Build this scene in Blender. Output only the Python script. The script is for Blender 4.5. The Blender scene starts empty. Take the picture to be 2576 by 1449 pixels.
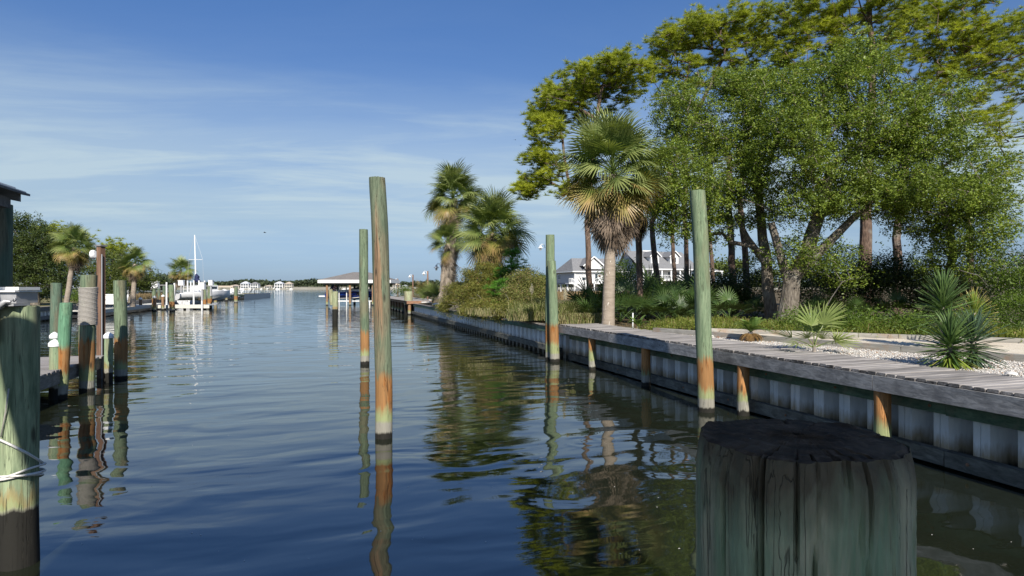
import bpy, math, random
import numpy as np
from mathutils import Vector, Matrix, Euler

R = math.radians
S = bpy.context.scene
COL = S.collection
random.seed(7)
RNG = np.random.default_rng(7)

# ------------------------------------------------------------------ camera, sky, sun, exposure
EYE = 2.4                                   # camera height above the water
FOC = 1500.0                                # focal length for a picture 2576 px wide
cam_d = bpy.data.cameras.new('camera')
cam_d.sensor_width = 36.0
cam_d.lens = 36.0 * FOC / 2576.0
cam_d.clip_start = 0.05
cam_d.clip_end = 9000.0
cam = bpy.data.objects.new('camera', cam_d)
cam.location = (0, 0, EYE)
cam.rotation_euler = (R(90), 0, 0)
COL.objects.link(cam)
S.camera = cam

SUN_EL = 36.0
SUN_AZ = math.degrees(math.atan2(0.165, -0.986))      # clockwise from +Y
sdir = Vector((math.sin(R(SUN_AZ)) * math.cos(R(SUN_EL)), math.cos(R(SUN_AZ)) * math.cos(R(SUN_EL)), math.sin(R(SUN_EL))))
sun_d = bpy.data.lights.new('sun', 'SUN')
sun_d.energy = 4.8
sun_d.angle = R(0.55)
sun_d.color = (1.0, 0.94, 0.84)
sun = bpy.data.objects.new('sun', sun_d)
sun.rotation_euler = sdir.to_track_quat('Z', 'Y').to_euler()
sun.location = sdir * 50
COL.objects.link(sun)

S.view_settings.view_transform = 'Standard'
S.view_settings.look = 'None'
S.view_settings.exposure = 0.5
S.view_settings.gamma = 1.0
S.view_settings.use_curve_mapping = False
S.render.engine = 'CYCLES'
try:
    S.cycles.use_denoising = True
    S.cycles.max_bounces = 8
    S.cycles.transparent_max_bounces = 12
    S.cycles.sample_clamp_indirect = 6.0
    S.cycles.caustics_reflective = False
    S.cycles.caustics_refractive = False
except Exception:
    pass


class NT:
    """small wrapper: n() adds a node, values or sockets go in by name or index"""
    def __init__(s, tree):
        s.t = tree
        s.t.nodes.clear()

    def n(s, kind, ins=None, **attrs):
        nd = s.t.nodes.new('ShaderNode' + kind)
        for k, v in attrs.items():
            setattr(nd, k, v)
        for k, v in (ins or {}).items():
            sock = nd.inputs[k]
            if isinstance(v, bpy.types.NodeSocket):
                s.t.links.new(v, sock)
            else:
                if sock.type == 'RGBA' and hasattr(v, '__len__') and len(v) == 3:
                    v = (*v, 1.0)
                sock.default_value = v
        return nd

    def math(s, op, a, b=0.0, c=0.0, clamp=False):
        nd = s.n('Math', {0: a, 1: b, 2: c}, operation=op)
        nd.use_clamp = clamp
        return nd.outputs[0]

    def mix(s, f, a, b, blend='MIX'):
        nd = s.n('Mix', data_type='RGBA', blend_type=blend)
        for i, v in ((0, f), (6, a), (7, b)):
            if isinstance(v, bpy.types.NodeSocket):
                s.t.links.new(v, nd.inputs[i])
            else:
                nd.inputs[i].default_value = (*v, 1.0) if (i > 0 and len(v) == 3) else v
        return nd.outputs[2]

    def ramp(s, f, stops, interp='LINEAR'):
        nd = s.n('ValToRGB', {0: f})
        cr = nd.color_ramp
        cr.interpolation = interp
        while len(cr.elements) < len(stops):
            cr.elements.new(0.5)
        for e, (p, c) in zip(cr.elements, stops):
            e.position = p
            e.color = (c, c, c, 1) if not hasattr(c, '__len__') else (*c, 1)
        return nd.outputs[0]

    def mapr(s, v, a, b, c=0.0, d=1.0, smooth=False):
        nd = s.n('MapRange', {0: v, 1: a, 2: b, 3: c, 4: d}, interpolation_type='SMOOTHSTEP' if smooth else 'LINEAR')
        return nd.outputs[0]

    def noise(s, vec, scale, detail=3.0, rough=0.5, dist=0.0):
        return s.n('TexNoise', {'Vector': vec, 'Scale': scale, 'Detail': detail, 'Roughness': rough, 'Distortion': dist}).outputs[0]

    def scaled(s, vec, sx, sy, sz):
        return s.n('VectorMath', {0: vec, 1: (sx, sy, sz)}, operation='MULTIPLY').outputs[0]


# --- the sky: Nishita with thin cirrus spread on a high layer
world = bpy.data.worlds.new('World')
S.world = world
world.use_nodes = True
w = NT(world.node_tree)
sky = w.n('TexSky', sky_type='NISHITA')
sky.sun_disc = False
sky.sun_elevation = R(SUN_EL)
sky.sun_rotation = R(SUN_AZ)
sky.altitude = 0
sky.air_density = 1.0
sky.dust_density = 0.35
sky.ozone_density = 2.2
tc = w.n('TexCoord').outputs['Generated']
sep = w.n('SeparateXYZ', {0: tc})
zz = w.math('MAXIMUM', sep.outputs[2], 0.0)
den = w.math('ADD', zz, 0.10)
cx = w.math('DIVIDE', sep.outputs[0], den)
cy = w.math('DIVIDE', sep.outputs[1], den)
cv = w.n('CombineXYZ', {0: cx, 1: cy, 2: 0.0}).outputs[0]
cvr = w.n('Mapping', {'Vector': cv, 'Rotation': (0, 0, R(-8)), 'Location': (3.1, 1.7, 0)}).outputs[0]
c1 = w.noise(w.scaled(cvr, 0.30, 0.62, 1), 1.0, 6.0, 0.55, 0.7)
c2 = w.noise(w.scaled(cvr, 0.75, 2.3, 1), 1.0, 7.0, 0.62, 0.5)
c3 = w.noise(w.scaled(cvr, 0.13, 0.2, 1), 1.0, 3.0, 0.5, 0.0)
cm = w.math('ADD', w.math('MULTIPLY', w.mapr(c1, 0.36, 0.66), 0.62), w.math('MULTIPLY', w.mapr(c2, 0.44, 0.64), 0.50))
cm = w.math('ADD', w.math('MULTIPLY', cm, w.mapr(c3, 0.25, 0.52, 0.60, 1.0)), 0.36)
elev = w.mapr(w.math('ADD', zz, w.math('MULTIPLY', w.math('SUBTRACT', c1, 0.5), 0.30)), 0.34, 0.17, 0.05, 1.0, True)
elev2 = w.mapr(zz, 0.03, 0.13, 0.12, 1.0, True)
cm = w.math('MULTIPLY', w.math('MULTIPLY', cm, elev), elev2, clamp=True)
tint = w.ramp(zz, [(0.0, (0.22, 0.325, 0.61)), (0.11, (0.42, 0.45, 0.53)), (0.24, (0.46, 0.54, 0.68)), (0.43, (0.35, 0.54, 0.79)), (1.0, (0.36, 0.54, 0.79))])
skyc = w.mix(1.0, sky.outputs[0], tint, 'MULTIPLY')
cl = w.mix(w.math('MULTIPLY', cm, 0.80, clamp=True), skyc, (3.55, 4.40, 4.85))
bg = w.n('Background', {0: cl, 1: 0.11})
w.t.links.new(bg.outputs[0], w.n('OutputWorld').inputs[0])

# ------------------------------------------------------------------ places
def at(px, py, dist):
    """the point seen px,py in a 2576 x 1449 picture at a given distance ahead"""
    return Vector(((px - 1288) / FOC * dist, dist, EYE - (py - 724.5) / FOC * dist))

def on(px, py, z=0.0):
    d = (EYE - z) * FOC / (py - 724.5)
    return at(px, py, d)

U = Vector((-0.3087, 0.9511, 0))             # along the canal
M_ = Vector((0.9511, 0.3087, 0))             # away from the water on the right bank
O_ = Vector((7.92, 0, 0))
def bank(s, t, z=0.0):
    return O_ + U * s + M_ * t + Vector((0, 0, z))
BANK = Matrix(((M_.x, U.x, 0, O_.x), (M_.y, U.y, 0, O_.y), (0, 0, 1, 0), (0, 0, 0, 1)))   # local x = t, y = s
def to_bank(p):
    q = Vector((p[0] - O_.x, p[1] - O_.y, 0))
    return q.dot(U), q.dot(M_)
def rot2(deg, loc=(0, 0, 0)):
    return Matrix.Translation(Vector(loc)) @ Matrix.Rotation(R(deg), 4, 'Z')
ALONG = math.degrees(math.atan2(M_.y, M_.x))

# ------------------------------------------------------------------ mesh building
def np_mesh(name, V, F):
    """mesh from numpy arrays, all faces with the same corner count"""
    me = bpy.data.meshes.new(name)
    V = np.asarray(V, dtype=np.float32); F = np.asarray(F, dtype=np.int32)
    k = F.shape[1]
    me.vertices.add(len(V)); me.vertices.foreach_set('co', V.ravel())
    me.loops.add(F.size); me.loops.foreach_set('vertex_index', F.ravel())
    me.polygons.add(len(F))
    me.polygons.foreach_set('loop_start', np.arange(0, F.size, k, dtype=np.int32))
    try:
        me.polygons.foreach_set('loop_total', np.full(len(F), k, dtype=np.int32))
    except Exception:
        pass
    me.update(calc_edges=True)
    return me

def world_of(o):
    m = Matrix.Identity(4)
    while o is not None:
        m = o.matrix_basis @ m
        o = o.parent
    return m

def link(name, me, mat=None, parent=None, matrix=None):
    o = bpy.data.objects.new(name, me)
    COL.objects.link(o)
    if mat is not None and me is not None and len(me.materials) == 0:
        for q in (mat if isinstance(mat, (list, tuple)) else [mat]):
            me.materials.append(q)
    if parent is not None:
        o.parent = parent
    if matrix is not None:
        o.matrix_basis = (world_of(parent).inverted() @ matrix) if parent is not None else matrix
    return o

def tag(o, label=None, cat=None, group=None, kind=None):
    if label: o['label'] = label
    if cat: o['category'] = cat
    if group: o['group'] = group
    if kind: o['kind'] = kind
    return o

def thing(name, label, cat, loc=(0, 0, 0), rotz=0.0, group=None):
    o = bpy.data.objects.new(name, None)
    COL.objects.link(o)
    o.empty_display_size = 0.2
    o.location = loc
    o.rotation_euler = (0, 0, R(rotz))
    return tag(o, label, cat, group)

class MB:
    def __init__(s):
        s.v = []; s.f = []; s.m = []
    def add(s, vs, fs, m=0):
        b = len(s.v)
        s.v.extend([tuple(p) for p in vs])
        s.f.extend([tuple(b + i for i in f) for f in fs])
        s.m.extend([m] * len(fs))
        return s
    def box(s, x0, x1, y0, y1, z0, z1, M=None, m=0, jit=0.0):
        vs = [Vector((x, y, z)) for z in (z0, z1) for y in (y0, y1) for x in (x0, x1)]
        if jit:
            vs = [p + Vector((random.uniform(-jit, jit), random.uniform(-jit, jit), random.uniform(-jit, jit))) for p in vs]
        if M is not None:
            vs = [M @ p for p in vs]
        return s.add(vs, [(0, 2, 3, 1), (4, 5, 7, 6), (0, 1, 5, 4), (2, 6, 7, 3), (0, 4, 6, 2), (1, 3, 7, 5)], m)
    def beam(s, a, b, wd, ht, m=0, up=(0, 0, 1)):
        """rectangular bar from a to b"""
        a = Vector(a); b = Vector(b)
        d = (b - a).normalized()
        u = Vector(up)
        if abs(d.dot(u)) > 0.98: u = Vector((1, 0, 0))
        r = d.cross(u).normalized() * (wd / 2); q = r.cross(d).normalized() * (ht / 2)
        vs = [p + i * r + j * q for p in (a, b) for (i, j) in ((-1, -1), (1, -1), (1, 1), (-1, 1))]
        return s.add(vs, [(3, 2, 1, 0), (4, 5, 6, 7), (0, 1, 5, 4), (1, 2, 6, 5), (2, 3, 7, 6), (3, 0, 4, 7)], m)
    def tube(s, pts, rad, n=8, m=0, cap=True, jit=0.0):
        pts = [Vector(p) for p in pts]
        if not hasattr(rad, '__len__'): rad = [rad] * len(pts)
        rings = []
        ref = None
        for i, p in enumerate(pts):
            d = (pts[min(i + 1, len(pts) - 1)] - pts[max(i - 1, 0)])
            d = d.normalized() if d.length > 1e-9 else Vector((0, 0, 1))
            if ref is None:
                ref = Vector((1, 0, 0)) if abs(d.x) < 0.9 else Vector((0, 1, 0))
            a = (ref - d * ref.dot(d)).normalized()
            ref = a
            b = d.cross(a)
            rings.append([p + (a * math.cos(2 * math.pi * k / n) + b * math.sin(2 * math.pi * k / n)) * rad[i] * (1 + random.uniform(-jit, jit)) for k in range(n)])
        vs = [q for r in rings for q in r]
        fs = [(i * n + k, i * n + (k + 1) % n, (i + 1) * n + (k + 1) % n, (i + 1) * n + k) for i in range(len(rings) - 1) for k in range(n)]
        if cap:
            fs.append(tuple(reversed(range(n))))
            fs.append(tuple((len(rings) - 1) * n + k for k in range(n)))
        return s.add(vs, fs, m)
    def lathe(s, prof, c=(0, 0, 0), n=16, m=0, M=None):
        """prof: (radius, height) pairs going up"""
        vs = []
        for r, h in prof:
            for k in range(n):
                a = 2 * math.pi * k / n
                p = Vector((c[0] + r * math.cos(a), c[1] + r * math.sin(a), c[2] + h))
                vs.append(M @ p if M is not None else p)
        fs = [(i * n + k, i * n + (k + 1) % n, (i + 1) * n + (k + 1) % n, (i + 1) * n + k) for i in range(len(prof) - 1) for k in range(n)]
        fs.append(tuple(reversed(range(n))))
        fs.append(tuple((len(prof) - 1) * n + k for k in range(n)))
        return s.add(vs, fs, m)
    def prism(s, poly, z0, z1, m=0, M=None):
        n = len(poly)
        vs = [Vector((p[0], p[1], z)) for z in (z0, z1) for p in poly]
        if M is not None: vs = [M @ p for p in vs]
        fs = [tuple(reversed(range(n))), tuple(range(n, 2 * n))] + [(k, (k + 1) % n, n + (k + 1) % n, n + k) for k in range(n)]
        return s.add(vs, fs, m)
    def mesh(s, name, smooth=None, inv=None):
        me = bpy.data.meshes.new(name)
        me.from_pydata([tuple(inv @ Vector(p)) for p in s.v] if inv is not None else s.v, [], s.f)
        if any(s.m): me.polygons.foreach_set('material_index', s.m)
        if smooth is not None:
            me.polygons.foreach_set('use_smooth', [True] * len(s.f))
            if smooth < 180:
                try: me.set_sharp_from_angle(angle=R(smooth))
                except Exception: pass
        me.update()
        return me
    def build(s, name, mat, parent=None, smooth=None):
        inv = world_of(parent).inverted() if parent is not None else None
        return link(name, s.mesh(name, smooth, inv), mat, parent)

# ------------------------------------------------------------------ materials
def newmat(name):
    mt = bpy.data.materials.new(name)
    mt.use_nodes = True
    return mt, NT(mt.node_tree)

def finish(nt, col, rough=0.7, bump=None, bdist=0.01, spec=0.5, metal=0.0, trans=0.0, tcol=None, ior=1.5):
    p = nt.n('BsdfPrincipled', {'Base Color': col, 'Roughness': rough, 'Metallic': metal, 'IOR': ior})
    p.inputs['Specular IOR Level'].default_value = spec
    nrm = None
    if bump is not None:
        nrm = nt.n('Bump', {'Height': bump, 'Strength': 1.0, 'Distance': bdist}).outputs[0]
        nt.t.links.new(nrm, p.inputs['Normal'])
    out = p.outputs[0]
    if trans > 0:
        tr = nt.n('BsdfTranslucent', {'Color': tcol if tcol is not None else col})
        out = nt.n('MixShader', {0: trans, 1: out, 2: tr.outputs[0]}).outputs[0]
    nt.t.links.new(out, nt.n('OutputMaterial').inputs[0])

def simple(name, col, rough=0.6, var=0.12, scale=6.0, spec=0.4, metal=0.0, bump=0.0, stretch=(1, 1, 1)):
    mt, nt = newmat(name)
    g = nt.n('TexCoord').outputs['Object']
    nz = nt.noise(nt.scaled(g, *stretch), scale, 5.0, 0.6)
    c = nt.mix(nz, tuple(x * (1 - var * 1.6) for x in col), tuple(min(1, x * (1 + var * 1.2)) for x in col))
    finish(nt, c, rough, nz if bump else None, bump or 0.01, spec, metal)
    return mt

def pile_mat(name, g1, g2, bands=(0.09, 0.26, 0.48, 1.05), brown=0.15, dark=(0.018, 0.017, 0.014), orange=(0.34, 0.135, 0.036), bands_on=True, grain=1.0, spots=0.0, face=False):
    """treated pile: green wood, rust-coloured tide stain, pale growth and a black wet foot (heights above the water)"""
    mt, nt = newmat(name)
    tcn = nt.n('TexCoord').outputs['Object']
    rnd = nt.n('ObjectInfo').outputs['Random']
    off = nt.n('CombineXYZ', {0: nt.math('MULTIPLY', rnd, 37.0), 1: nt.math('MULTIPLY', rnd, 91.0), 2: 0.0}).outputs[0]
    v = nt.n('VectorMath', {0: tcn, 1: off}, operation='ADD').outputs[0]
    z = nt.n('SeparateXYZ', {0: tcn}).outputs[2]
    fine = nt.noise(nt.scaled(v, 42 * grain, 42 * grain, 2.2), 1.0, 5.0, 0.65, 0.6)
    mid = nt.noise(nt.scaled(v, 9, 9, 1.1), 1.0, 4.0, 0.55, 1.2)
    big = nt.noise(nt.scaled(v, 3.2, 3.2, 0.9), 1.0, 2.0, 0.5)
    c = nt.mix(nt.mapr(fine, 0.33, 0.67), g1, g2)
    c = nt.mix(nt.mapr(mid, 0.42, 0.62), c, nt.mix(0.5, c, tuple(min(1, x * 1.45) for x in g2)))
    c = nt.mix(nt.math('MULTIPLY', nt.mapr(big, 0.52 - brown * 0.35, 0.62 - brown * 0.2), min(1, 0.3 + brown)), c, nt.mix(fine, (0.13, 0.085, 0.05), (0.33, 0.235, 0.15)))
    if face:
        sx = nt.n('SeparateXYZ', {0: tcn})
        xa = nt.math('ADD', sx.outputs[0], nt.math('MULTIPLY', z, 0.024))
        xa = nt.math('ADD', xa, nt.math('MULTIPLY', nt.math('SUBTRACT', mid, 0.5), 0.10))
        fm = nt.mapr(nt.math('ABSOLUTE', nt.math('ADD', xa, 0.012)), 0.085, 0.055)
        top = nt.math('ADD', z, nt.math('MULTIPLY', nt.math('ABSOLUTE', xa), 14.0))
        fm = nt.math('MULTIPLY', fm, nt.mapr(top, 3.9, 3.5))
        fm = nt.math('MULTIPLY', fm, nt.mapr(nt.math('ADD', z, nt.math('MULTIPLY', nt.math('SUBTRACT', fine, 0.5), 1.6)), 1.5, 2.1))
        fm = nt.math('MULTIPLY', fm, nt.math('LESS_THAN', sx.outputs[1], 0.0))
        c = nt.mix(fm, c, nt.mix(nt.mapr(fine, 0.3, 0.7), (0.13, 0.08, 0.042), (0.31, 0.21, 0.13)))
        split = nt.math('ABSOLUTE', nt.math('ADD', nt.math('ADD', sx.outputs[0], nt.math('MULTIPLY', z, 0.026)), nt.math('MULTIPLY', nt.math('SUBTRACT', nt.noise(nt.scaled(tcn, 2, 2, 2.2), 1.0, 2.0), 0.5), 0.05)))
        sm = nt.math('MULTIPLY', nt.mapr(split, 0.0075, 0.003), nt.mapr(z, 1.7, 1.9))
        sm = nt.math('MULTIPLY', sm, nt.mapr(z, 3.4, 3.2))
        c = nt.mix(nt.math('MULTIPLY', sm, 0.85), c, (0.02, 0.015, 0.01))
    crack = nt.noise(nt.scaled(v, 26, 26, 0.75), 1.0, 3.0, 0.5, 1.5)
    cr = nt.mapr(nt.math('ABSOLUTE', nt.math('SUBTRACT', crack, 0.5)), 0.0, 0.018)
    cr = nt.math('MAXIMUM', cr, nt.mapr(mid, 0.56, 0.48))
    if bands_on:
        zn = nt.math('ADD', z, nt.math('MULTIPLY', nt.math('SUBTRACT', nt.noise(nt.scaled(v, 17, 17, 1.4), 1.0, 5.0, 0.65), 0.5), 0.62))
        zn = nt.math('ADD', zn, nt.math('MULTIPLY', nt.math('SUBTRACT', rnd, 0.5), 0.22))
        zs = nt.math('ADD', z, nt.math('MULTIPLY', nt.math('SUBTRACT', mid, 0.5), 0.10))
        ora = nt.mix(nt.mapr(fine, 0.3, 0.7), tuple(x * 0.55 for x in orange), tuple(min(1, x * 1.15) for x in orange))
        ora = nt.mix(nt.mapr(mid, 0.60, 0.52, 0, 0.35), ora, (0.30, 0.22, 0.11))
        c = nt.mix(nt.mapr(zn, bands[3] - 0.02, bands[3] + 0.10), ora, c)
        c = nt.mix(nt.mapr(zn, bands[2] - 0.06, bands[2] + 0.10), nt.mix(fine, (0.20, 0.24, 0.10), (0.36, 0.38, 0.20)), c)
        c = nt.mix(nt.mapr(zs, bands[1] - 0.02, bands[1] + 0.03), nt.mix(mid, (0.16, 0.15, 0.12), (0.42, 0.40, 0.34)), c)
        c = nt.mix(nt.mapr(zs, bands[0] - 0.015, bands[0] + 0.02), dark, c)
    c = nt.mix(nt.math('MULTIPLY', nt.math('SUBTRACT', 1.0, cr), 0.75), c, (0.03, 0.027, 0.02))
    knot = nt.n('TexVoronoi', {'Vector': nt.scaled(v, 4.5, 4.5, 1.3), 'Scale': 1.0}).outputs[0]
    c = nt.mix(nt.mapr(knot, 0.13, 0.06, 0, 0.8), c, (0.035, 0.03, 0.02))
    c = nt.mix(nt.mapr(nt.noise(nt.scaled(v, 20, 20, 0.5), 1.0, 2.0), 0.60, 0.70, 0, 0.45), c, nt.mix(0.5, c, (0.02, 0.02, 0.015)))
    if spots:
        sp = nt.noise(v, 22.0, 2.0, 0.5)
        c = nt.mix(nt.mapr(sp, 0.70, 0.74, 0, spots), c, (0.05, 0.045, 0.03))
    h = nt.math('ADD', nt.math('MULTIPLY', fine, 0.5), cr)
    finish(nt, c, 0.82, h, 0.006, 0.25)
    return mt

def wood_mat(name, a, b, axis='x', rough=0.85, vary=0.25, stain=None, knots=0.0, gs=30.0, bump=0.004, endgrain=False):
    """weathered board; the grain runs along the object's local axis; each board differs a little"""
    mt, nt = newmat(name)
    tcn = nt.n('TexCoord').outputs['Object']
    rnd = nt.n('ObjectInfo').outputs['Random']
    off = nt.n('CombineXYZ', {0: nt.math('MULTIPLY', rnd, 53.0), 1: nt.math('MULTIPLY', rnd, 71.0), 2: nt.math('MULTIPLY', rnd, 17.0)}).outputs[0]
    v = nt.n('VectorMath', {0: tcn, 1: off}, operation='ADD').outputs[0]
    sc = {'x': (0.9, gs, gs), 'y': (gs, 0.9, gs), 'z': (gs, gs, 0.9)}[axis]
    gr = nt.noise(nt.scaled(v, *sc), 1.0, 5.0, 0.65, 0.8)
    bl = nt.noise(nt.scaled(v, *[x ** 0.55 for x in sc]), 1.6, 4.0, 0.6, 0.6)
    c = nt.mix(nt.mapr(gr, 0.3, 0.7), a, b)
    c = nt.mix(nt.mapr(bl, 0.40, 0.66), nt.mix(0.45, c, tuple(x * 0.35 for x in a)), c)
    if stain:
        c = nt.mix(nt.mapr(nt.noise(v, 2.3, 4.0, 0.6), 0.52, 0.68, 0, 0.75), c, stain)
    if knots:
        kn = nt.n('TexVoronoi', {'Vector': nt.scaled(v, *[min(x, 5.0) * 0.9 for x in sc]), 'Scale': 1.0}).outputs[0]
        c = nt.mix(nt.mapr(kn, 0.10, 0.05, 0, knots), c, (0.05, 0.035, 0.025))
    if endgrain:
        ex = nt.n('SeparateXYZ', {0: tcn}).outputs[0]
        ge = nt.math('ADD', ex, nt.math('MULTIPLY', nt.math('SUBTRACT', bl, 0.5), 0.09))
        c = nt.mix(nt.mapr(ge, -0.02, 0.022), (0.035, 0.032, 0.030), c)
    val = nt.math('ADD', 1.0 - vary, nt.math('MULTIPLY', rnd, 2 * vary))
    c = nt.mix(1.0, c, nt.n('CombineColor', {0: val, 1: val, 2: val}).outputs[0], 'MULTIPLY')
    finish(nt, c, rough, gr, bump, 0.25)
    return mt

def leaf_mat(name, a, b, scale=0.8, trans=0.25, rough=0.5, spec=0.35, c3=None, p3=0.0, tmul=(1.5, 1.6, 0.7), fw=0.35):
    """foliage: every leaf has its own tint, clumps differ too"""
    mt, nt = newmat(name)
    geo = nt.n('NewGeometry')
    isl = geo.outputs['Random Per Island']
    nz = nt.noise(geo.outputs['Position'], scale, 3.0, 0.6)
    f = nt.math('ADD', nt.mapr(nz, 0.38, 0.62, 0, 1 - fw), nt.math('MULTIPLY', isl, fw), clamp=True)
    c = nt.mix(f, a, b)
    if c3:
        c = nt.mix(nt.math('GREATER_THAN', isl, 1 - p3), c, c3)
    tcol = nt.mix(1.0, c, tmul, 'MULTIPLY')
    finish(nt, c, rough, None, 0.01, spec, trans=trans, tcol=tcol)
    return mt

def frond_mat(name, a, b, tip=None, trans=0.2, rough=0.45, spec=0.4, L=1.5):
    """palm leaf: tint per frond, tips drier"""
    mt, nt = newmat(name)
    rnd = nt.n('ObjectInfo').outputs['Random']
    isl = nt.n('NewGeometry').outputs['Random Per Island']
    f = nt.math('ADD', nt.math('MULTIPLY', rnd, 0.7), nt.math('MULTIPLY', isl, 0.3))
    c = nt.mix(f, a, b)
    if tip:
        d = nt.n('VectorMath', {0: nt.n('TexCoord').outputs['Object']}, operation='LENGTH').outputs['Value']
        k = nt.math('ADD', nt.math('MULTIPLY', nt.mapr(d, L * 0.62, L), 0.8), nt.math('MULTIPLY', nt.math('SUBTRACT', isl, 0.5), 0.5), clamp=True)
        c = nt.mix(k, c, tip)
    finish(nt, c, rough, None, 0.01, spec, trans=trans, tcol=nt.mix(1.0, c, (1.4, 1.5, 0.6), 'MULTIPLY'))
    return mt

MAT = {}
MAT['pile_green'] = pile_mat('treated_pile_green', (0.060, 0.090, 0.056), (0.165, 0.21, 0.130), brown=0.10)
MAT['pile_tall'] = pile_mat('treated_pile_weathered', (0.062, 0.088, 0.055), (0.155, 0.185, 0.120), brown=0.08, face=True)
MAT['pile_light'] = pile_mat('treated_pile_pale', (0.080, 0.125, 0.070), (0.205, 0.26, 0.155), brown=0.02)
MAT['pile_dark'] = pile_mat('treated_pile_shaded', (0.05, 0.085, 0.06), (0.12, 0.17, 0.12), brown=0.1, bands=(0.25, 0.4, 0.5, 0.55))  # darker copy of the green pile wood, shade put into the colour
MAT['pile_bright'] = pile_mat('treated_pile_bright', (0.07, 0.17, 0.10), (0.14, 0.28, 0.17), brown=0.0, bands=(0.10, 0.28, 0.42, 1.0))
MAT['pile_cap'] = pile_mat('treated_post_plain', (0.13, 0.19, 0.115), (0.27, 0.34, 0.20), brown=0.05, bands=(0.25, 0.35, 0.40, 0.42))
MAT['pile_mooring'] = pile_mat('treated_pile_mottled', (0.10, 0.145, 0.085), (0.28, 0.33, 0.20), brown=0.12, bands=(0.50, 0.505, 0.51, 0.515), grain=0.45)
MAT['pile_black_foot'] = pile_mat('pile_black_foot', (0.19, 0.21, 0.12), (0.34, 0.36, 0.22), brown=0.1, bands=(0.85, 0.86, 0.87, 0.95))
MAT['pile_near'] = pile_mat('old_pile_near', (0.075, 0.12, 0.085), (0.17, 0.23, 0.165), brown=0.35, bands_on=False, grain=0.8)
MAT['post_orange'] = pile_mat('support_post_stained', (0.30, 0.14, 0.05), (0.46, 0.22, 0.08), bands=(0.10, 0.27, 0.42, 0.5), brown=0.0)
MAT['post_far'] = pile_mat('support_post_far', (0.16, 0.09, 0.05), (0.34, 0.20, 0.11), bands=(0.12, 0.25, 0.42, 0.5), brown=0.3)
MAT['plank'] = wood_mat('deck_plank_grey', (0.22, 0.20, 0.185), (0.46, 0.43, 0.405), 'x', vary=0.30, knots=0.3, endgrain=True)
MAT['plank_left'] = wood_mat('dock_plank_grey', (0.22, 0.20, 0.19), (0.44, 0.41, 0.39), 'x', vary=0.15)
MAT['fascia'] = wood_mat('fascia_board_grey', (0.22, 0.22, 0.222), (0.52, 0.51, 0.50), 'y', vary=0.18, stain=(0.13, 0.13, 0.135), knots=0.8, gs=22)
MAT['wale_green'] = wood_mat('wale_green', (0.075, 0.14, 0.10), (0.19, 0.27, 0.19), 'y', vary=0.15, stain=(0.22, 0.21, 0.16), gs=24)
MAT['wale_low'] = wood_mat('wale_low_grey', (0.10, 0.10, 0.085), (0.25, 0.245, 0.21), 'y', vary=0.2, stain=(0.06, 0.06, 0.05), gs=18)
MAT['cap'] = wood_mat('cap_board_grey', (0.20, 0.18, 0.16), (0.38, 0.35, 0.31), 'y', vary=0.12, gs=24)
MAT['timber'] = wood_mat('landscape_timber', (0.27, 0.255, 0.225), (0.46, 0.44, 0.39), 'y', vary=0.08, stain=(0.30, 0.20, 0.13), gs=20)
MAT['lamp_wood'] = wood_mat('lamp_post_wood', (0.17, 0.095, 0.06), (0.33, 0.20, 0.135), 'z', vary=0.12, gs=24)
MAT['beam_dark'] = wood_mat('shed_timber_grey', (0.15, 0.15, 0.15), (0.27, 0.265, 0.26), 'x', vary=0.1, gs=24)
MAT['rust_board'] = wood_mat('rusty_board', (0.25, 0.13, 0.075), (0.42, 0.24, 0.15), 'x', vary=0.1)
MAT['white'] = simple('white_paint', (0.78, 0.78, 0.77), 0.45, 0.05)
MAT['white_wood'] = simple('bleached_board', (0.62, 0.60, 0.54), 0.8, 0.15, 9.0)
MAT['galv'] = simple('galvanised_steel', (0.42, 0.42, 0.43), 0.5, 0.18, 14.0, metal=0.35)
MAT['black'] = simple('black_plastic', (0.018, 0.019, 0.022), 0.35, 0.1)
MAT['grey'] = simple('grey_plastic', (0.30, 0.31, 0.33), 0.5, 0.1)
MAT['rope'] = simple('rope_grey', (0.42, 0.39, 0.35), 0.9, 0.35, 60.0)
MAT['rope_white'] = simple('rope_white', (0.66, 0.64, 0.60), 0.85, 0.2, 80.0)
MAT['blue_hull'] = simple('blue_gelcoat', (0.015, 0.05, 0.30), 0.15, 0.05, spec=0.6)
MAT['navy'] = simple('navy_canvas', (0.015, 0.022, 0.075), 0.8, 0.3, 8.0)
MAT['gel_black'] = simple('black_gelcoat', (0.010, 0.011, 0.016), 0.15, 0.05, spec=0.6)
MAT['gel_white'] = simple('white_gelcoat', (0.80, 0.80, 0.80), 0.2, 0.03, spec=0.6)
MAT['glass'] = simple('tinted_glass', (0.035, 0.045, 0.055), 0.06, 0.1, spec=0.8)
MAT['clear'] = simple('lamp_globe', (0.50, 0.50, 0.48), 0.1, 0.1, spec=0.7)
MAT['shell'] = simple('shell_white', (0.72, 0.68, 0.62), 0.6, 0.15, 20.0)
MAT['shell_brown'] = simple('shell_brown', (0.28, 0.14, 0.08), 0.7, 0.3, 20.0)
MAT['leaf_yellow'] = simple('fallen_leaf', (0.62, 0.42, 0.12), 0.7, 0.1)
MAT['red'] = simple('flag_red', (0.45, 0.03, 0.035), 0.8, 0.1)
MAT['flower'] = simple('red_flowers', (0.30, 0.02, 0.04), 0.8, 0.3)
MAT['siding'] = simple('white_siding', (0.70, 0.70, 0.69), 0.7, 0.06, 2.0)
MAT['siding_shade_grey'] = simple('shade_grey_siding', (0.52, 0.53, 0.54), 0.7, 0.06, 2.0)  # greyer copy of the white siding; shade of the left walls as colour
MAT['stucco'] = simple('cream_stucco', (0.60, 0.56, 0.48), 0.8, 0.08, 2.0)
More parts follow.
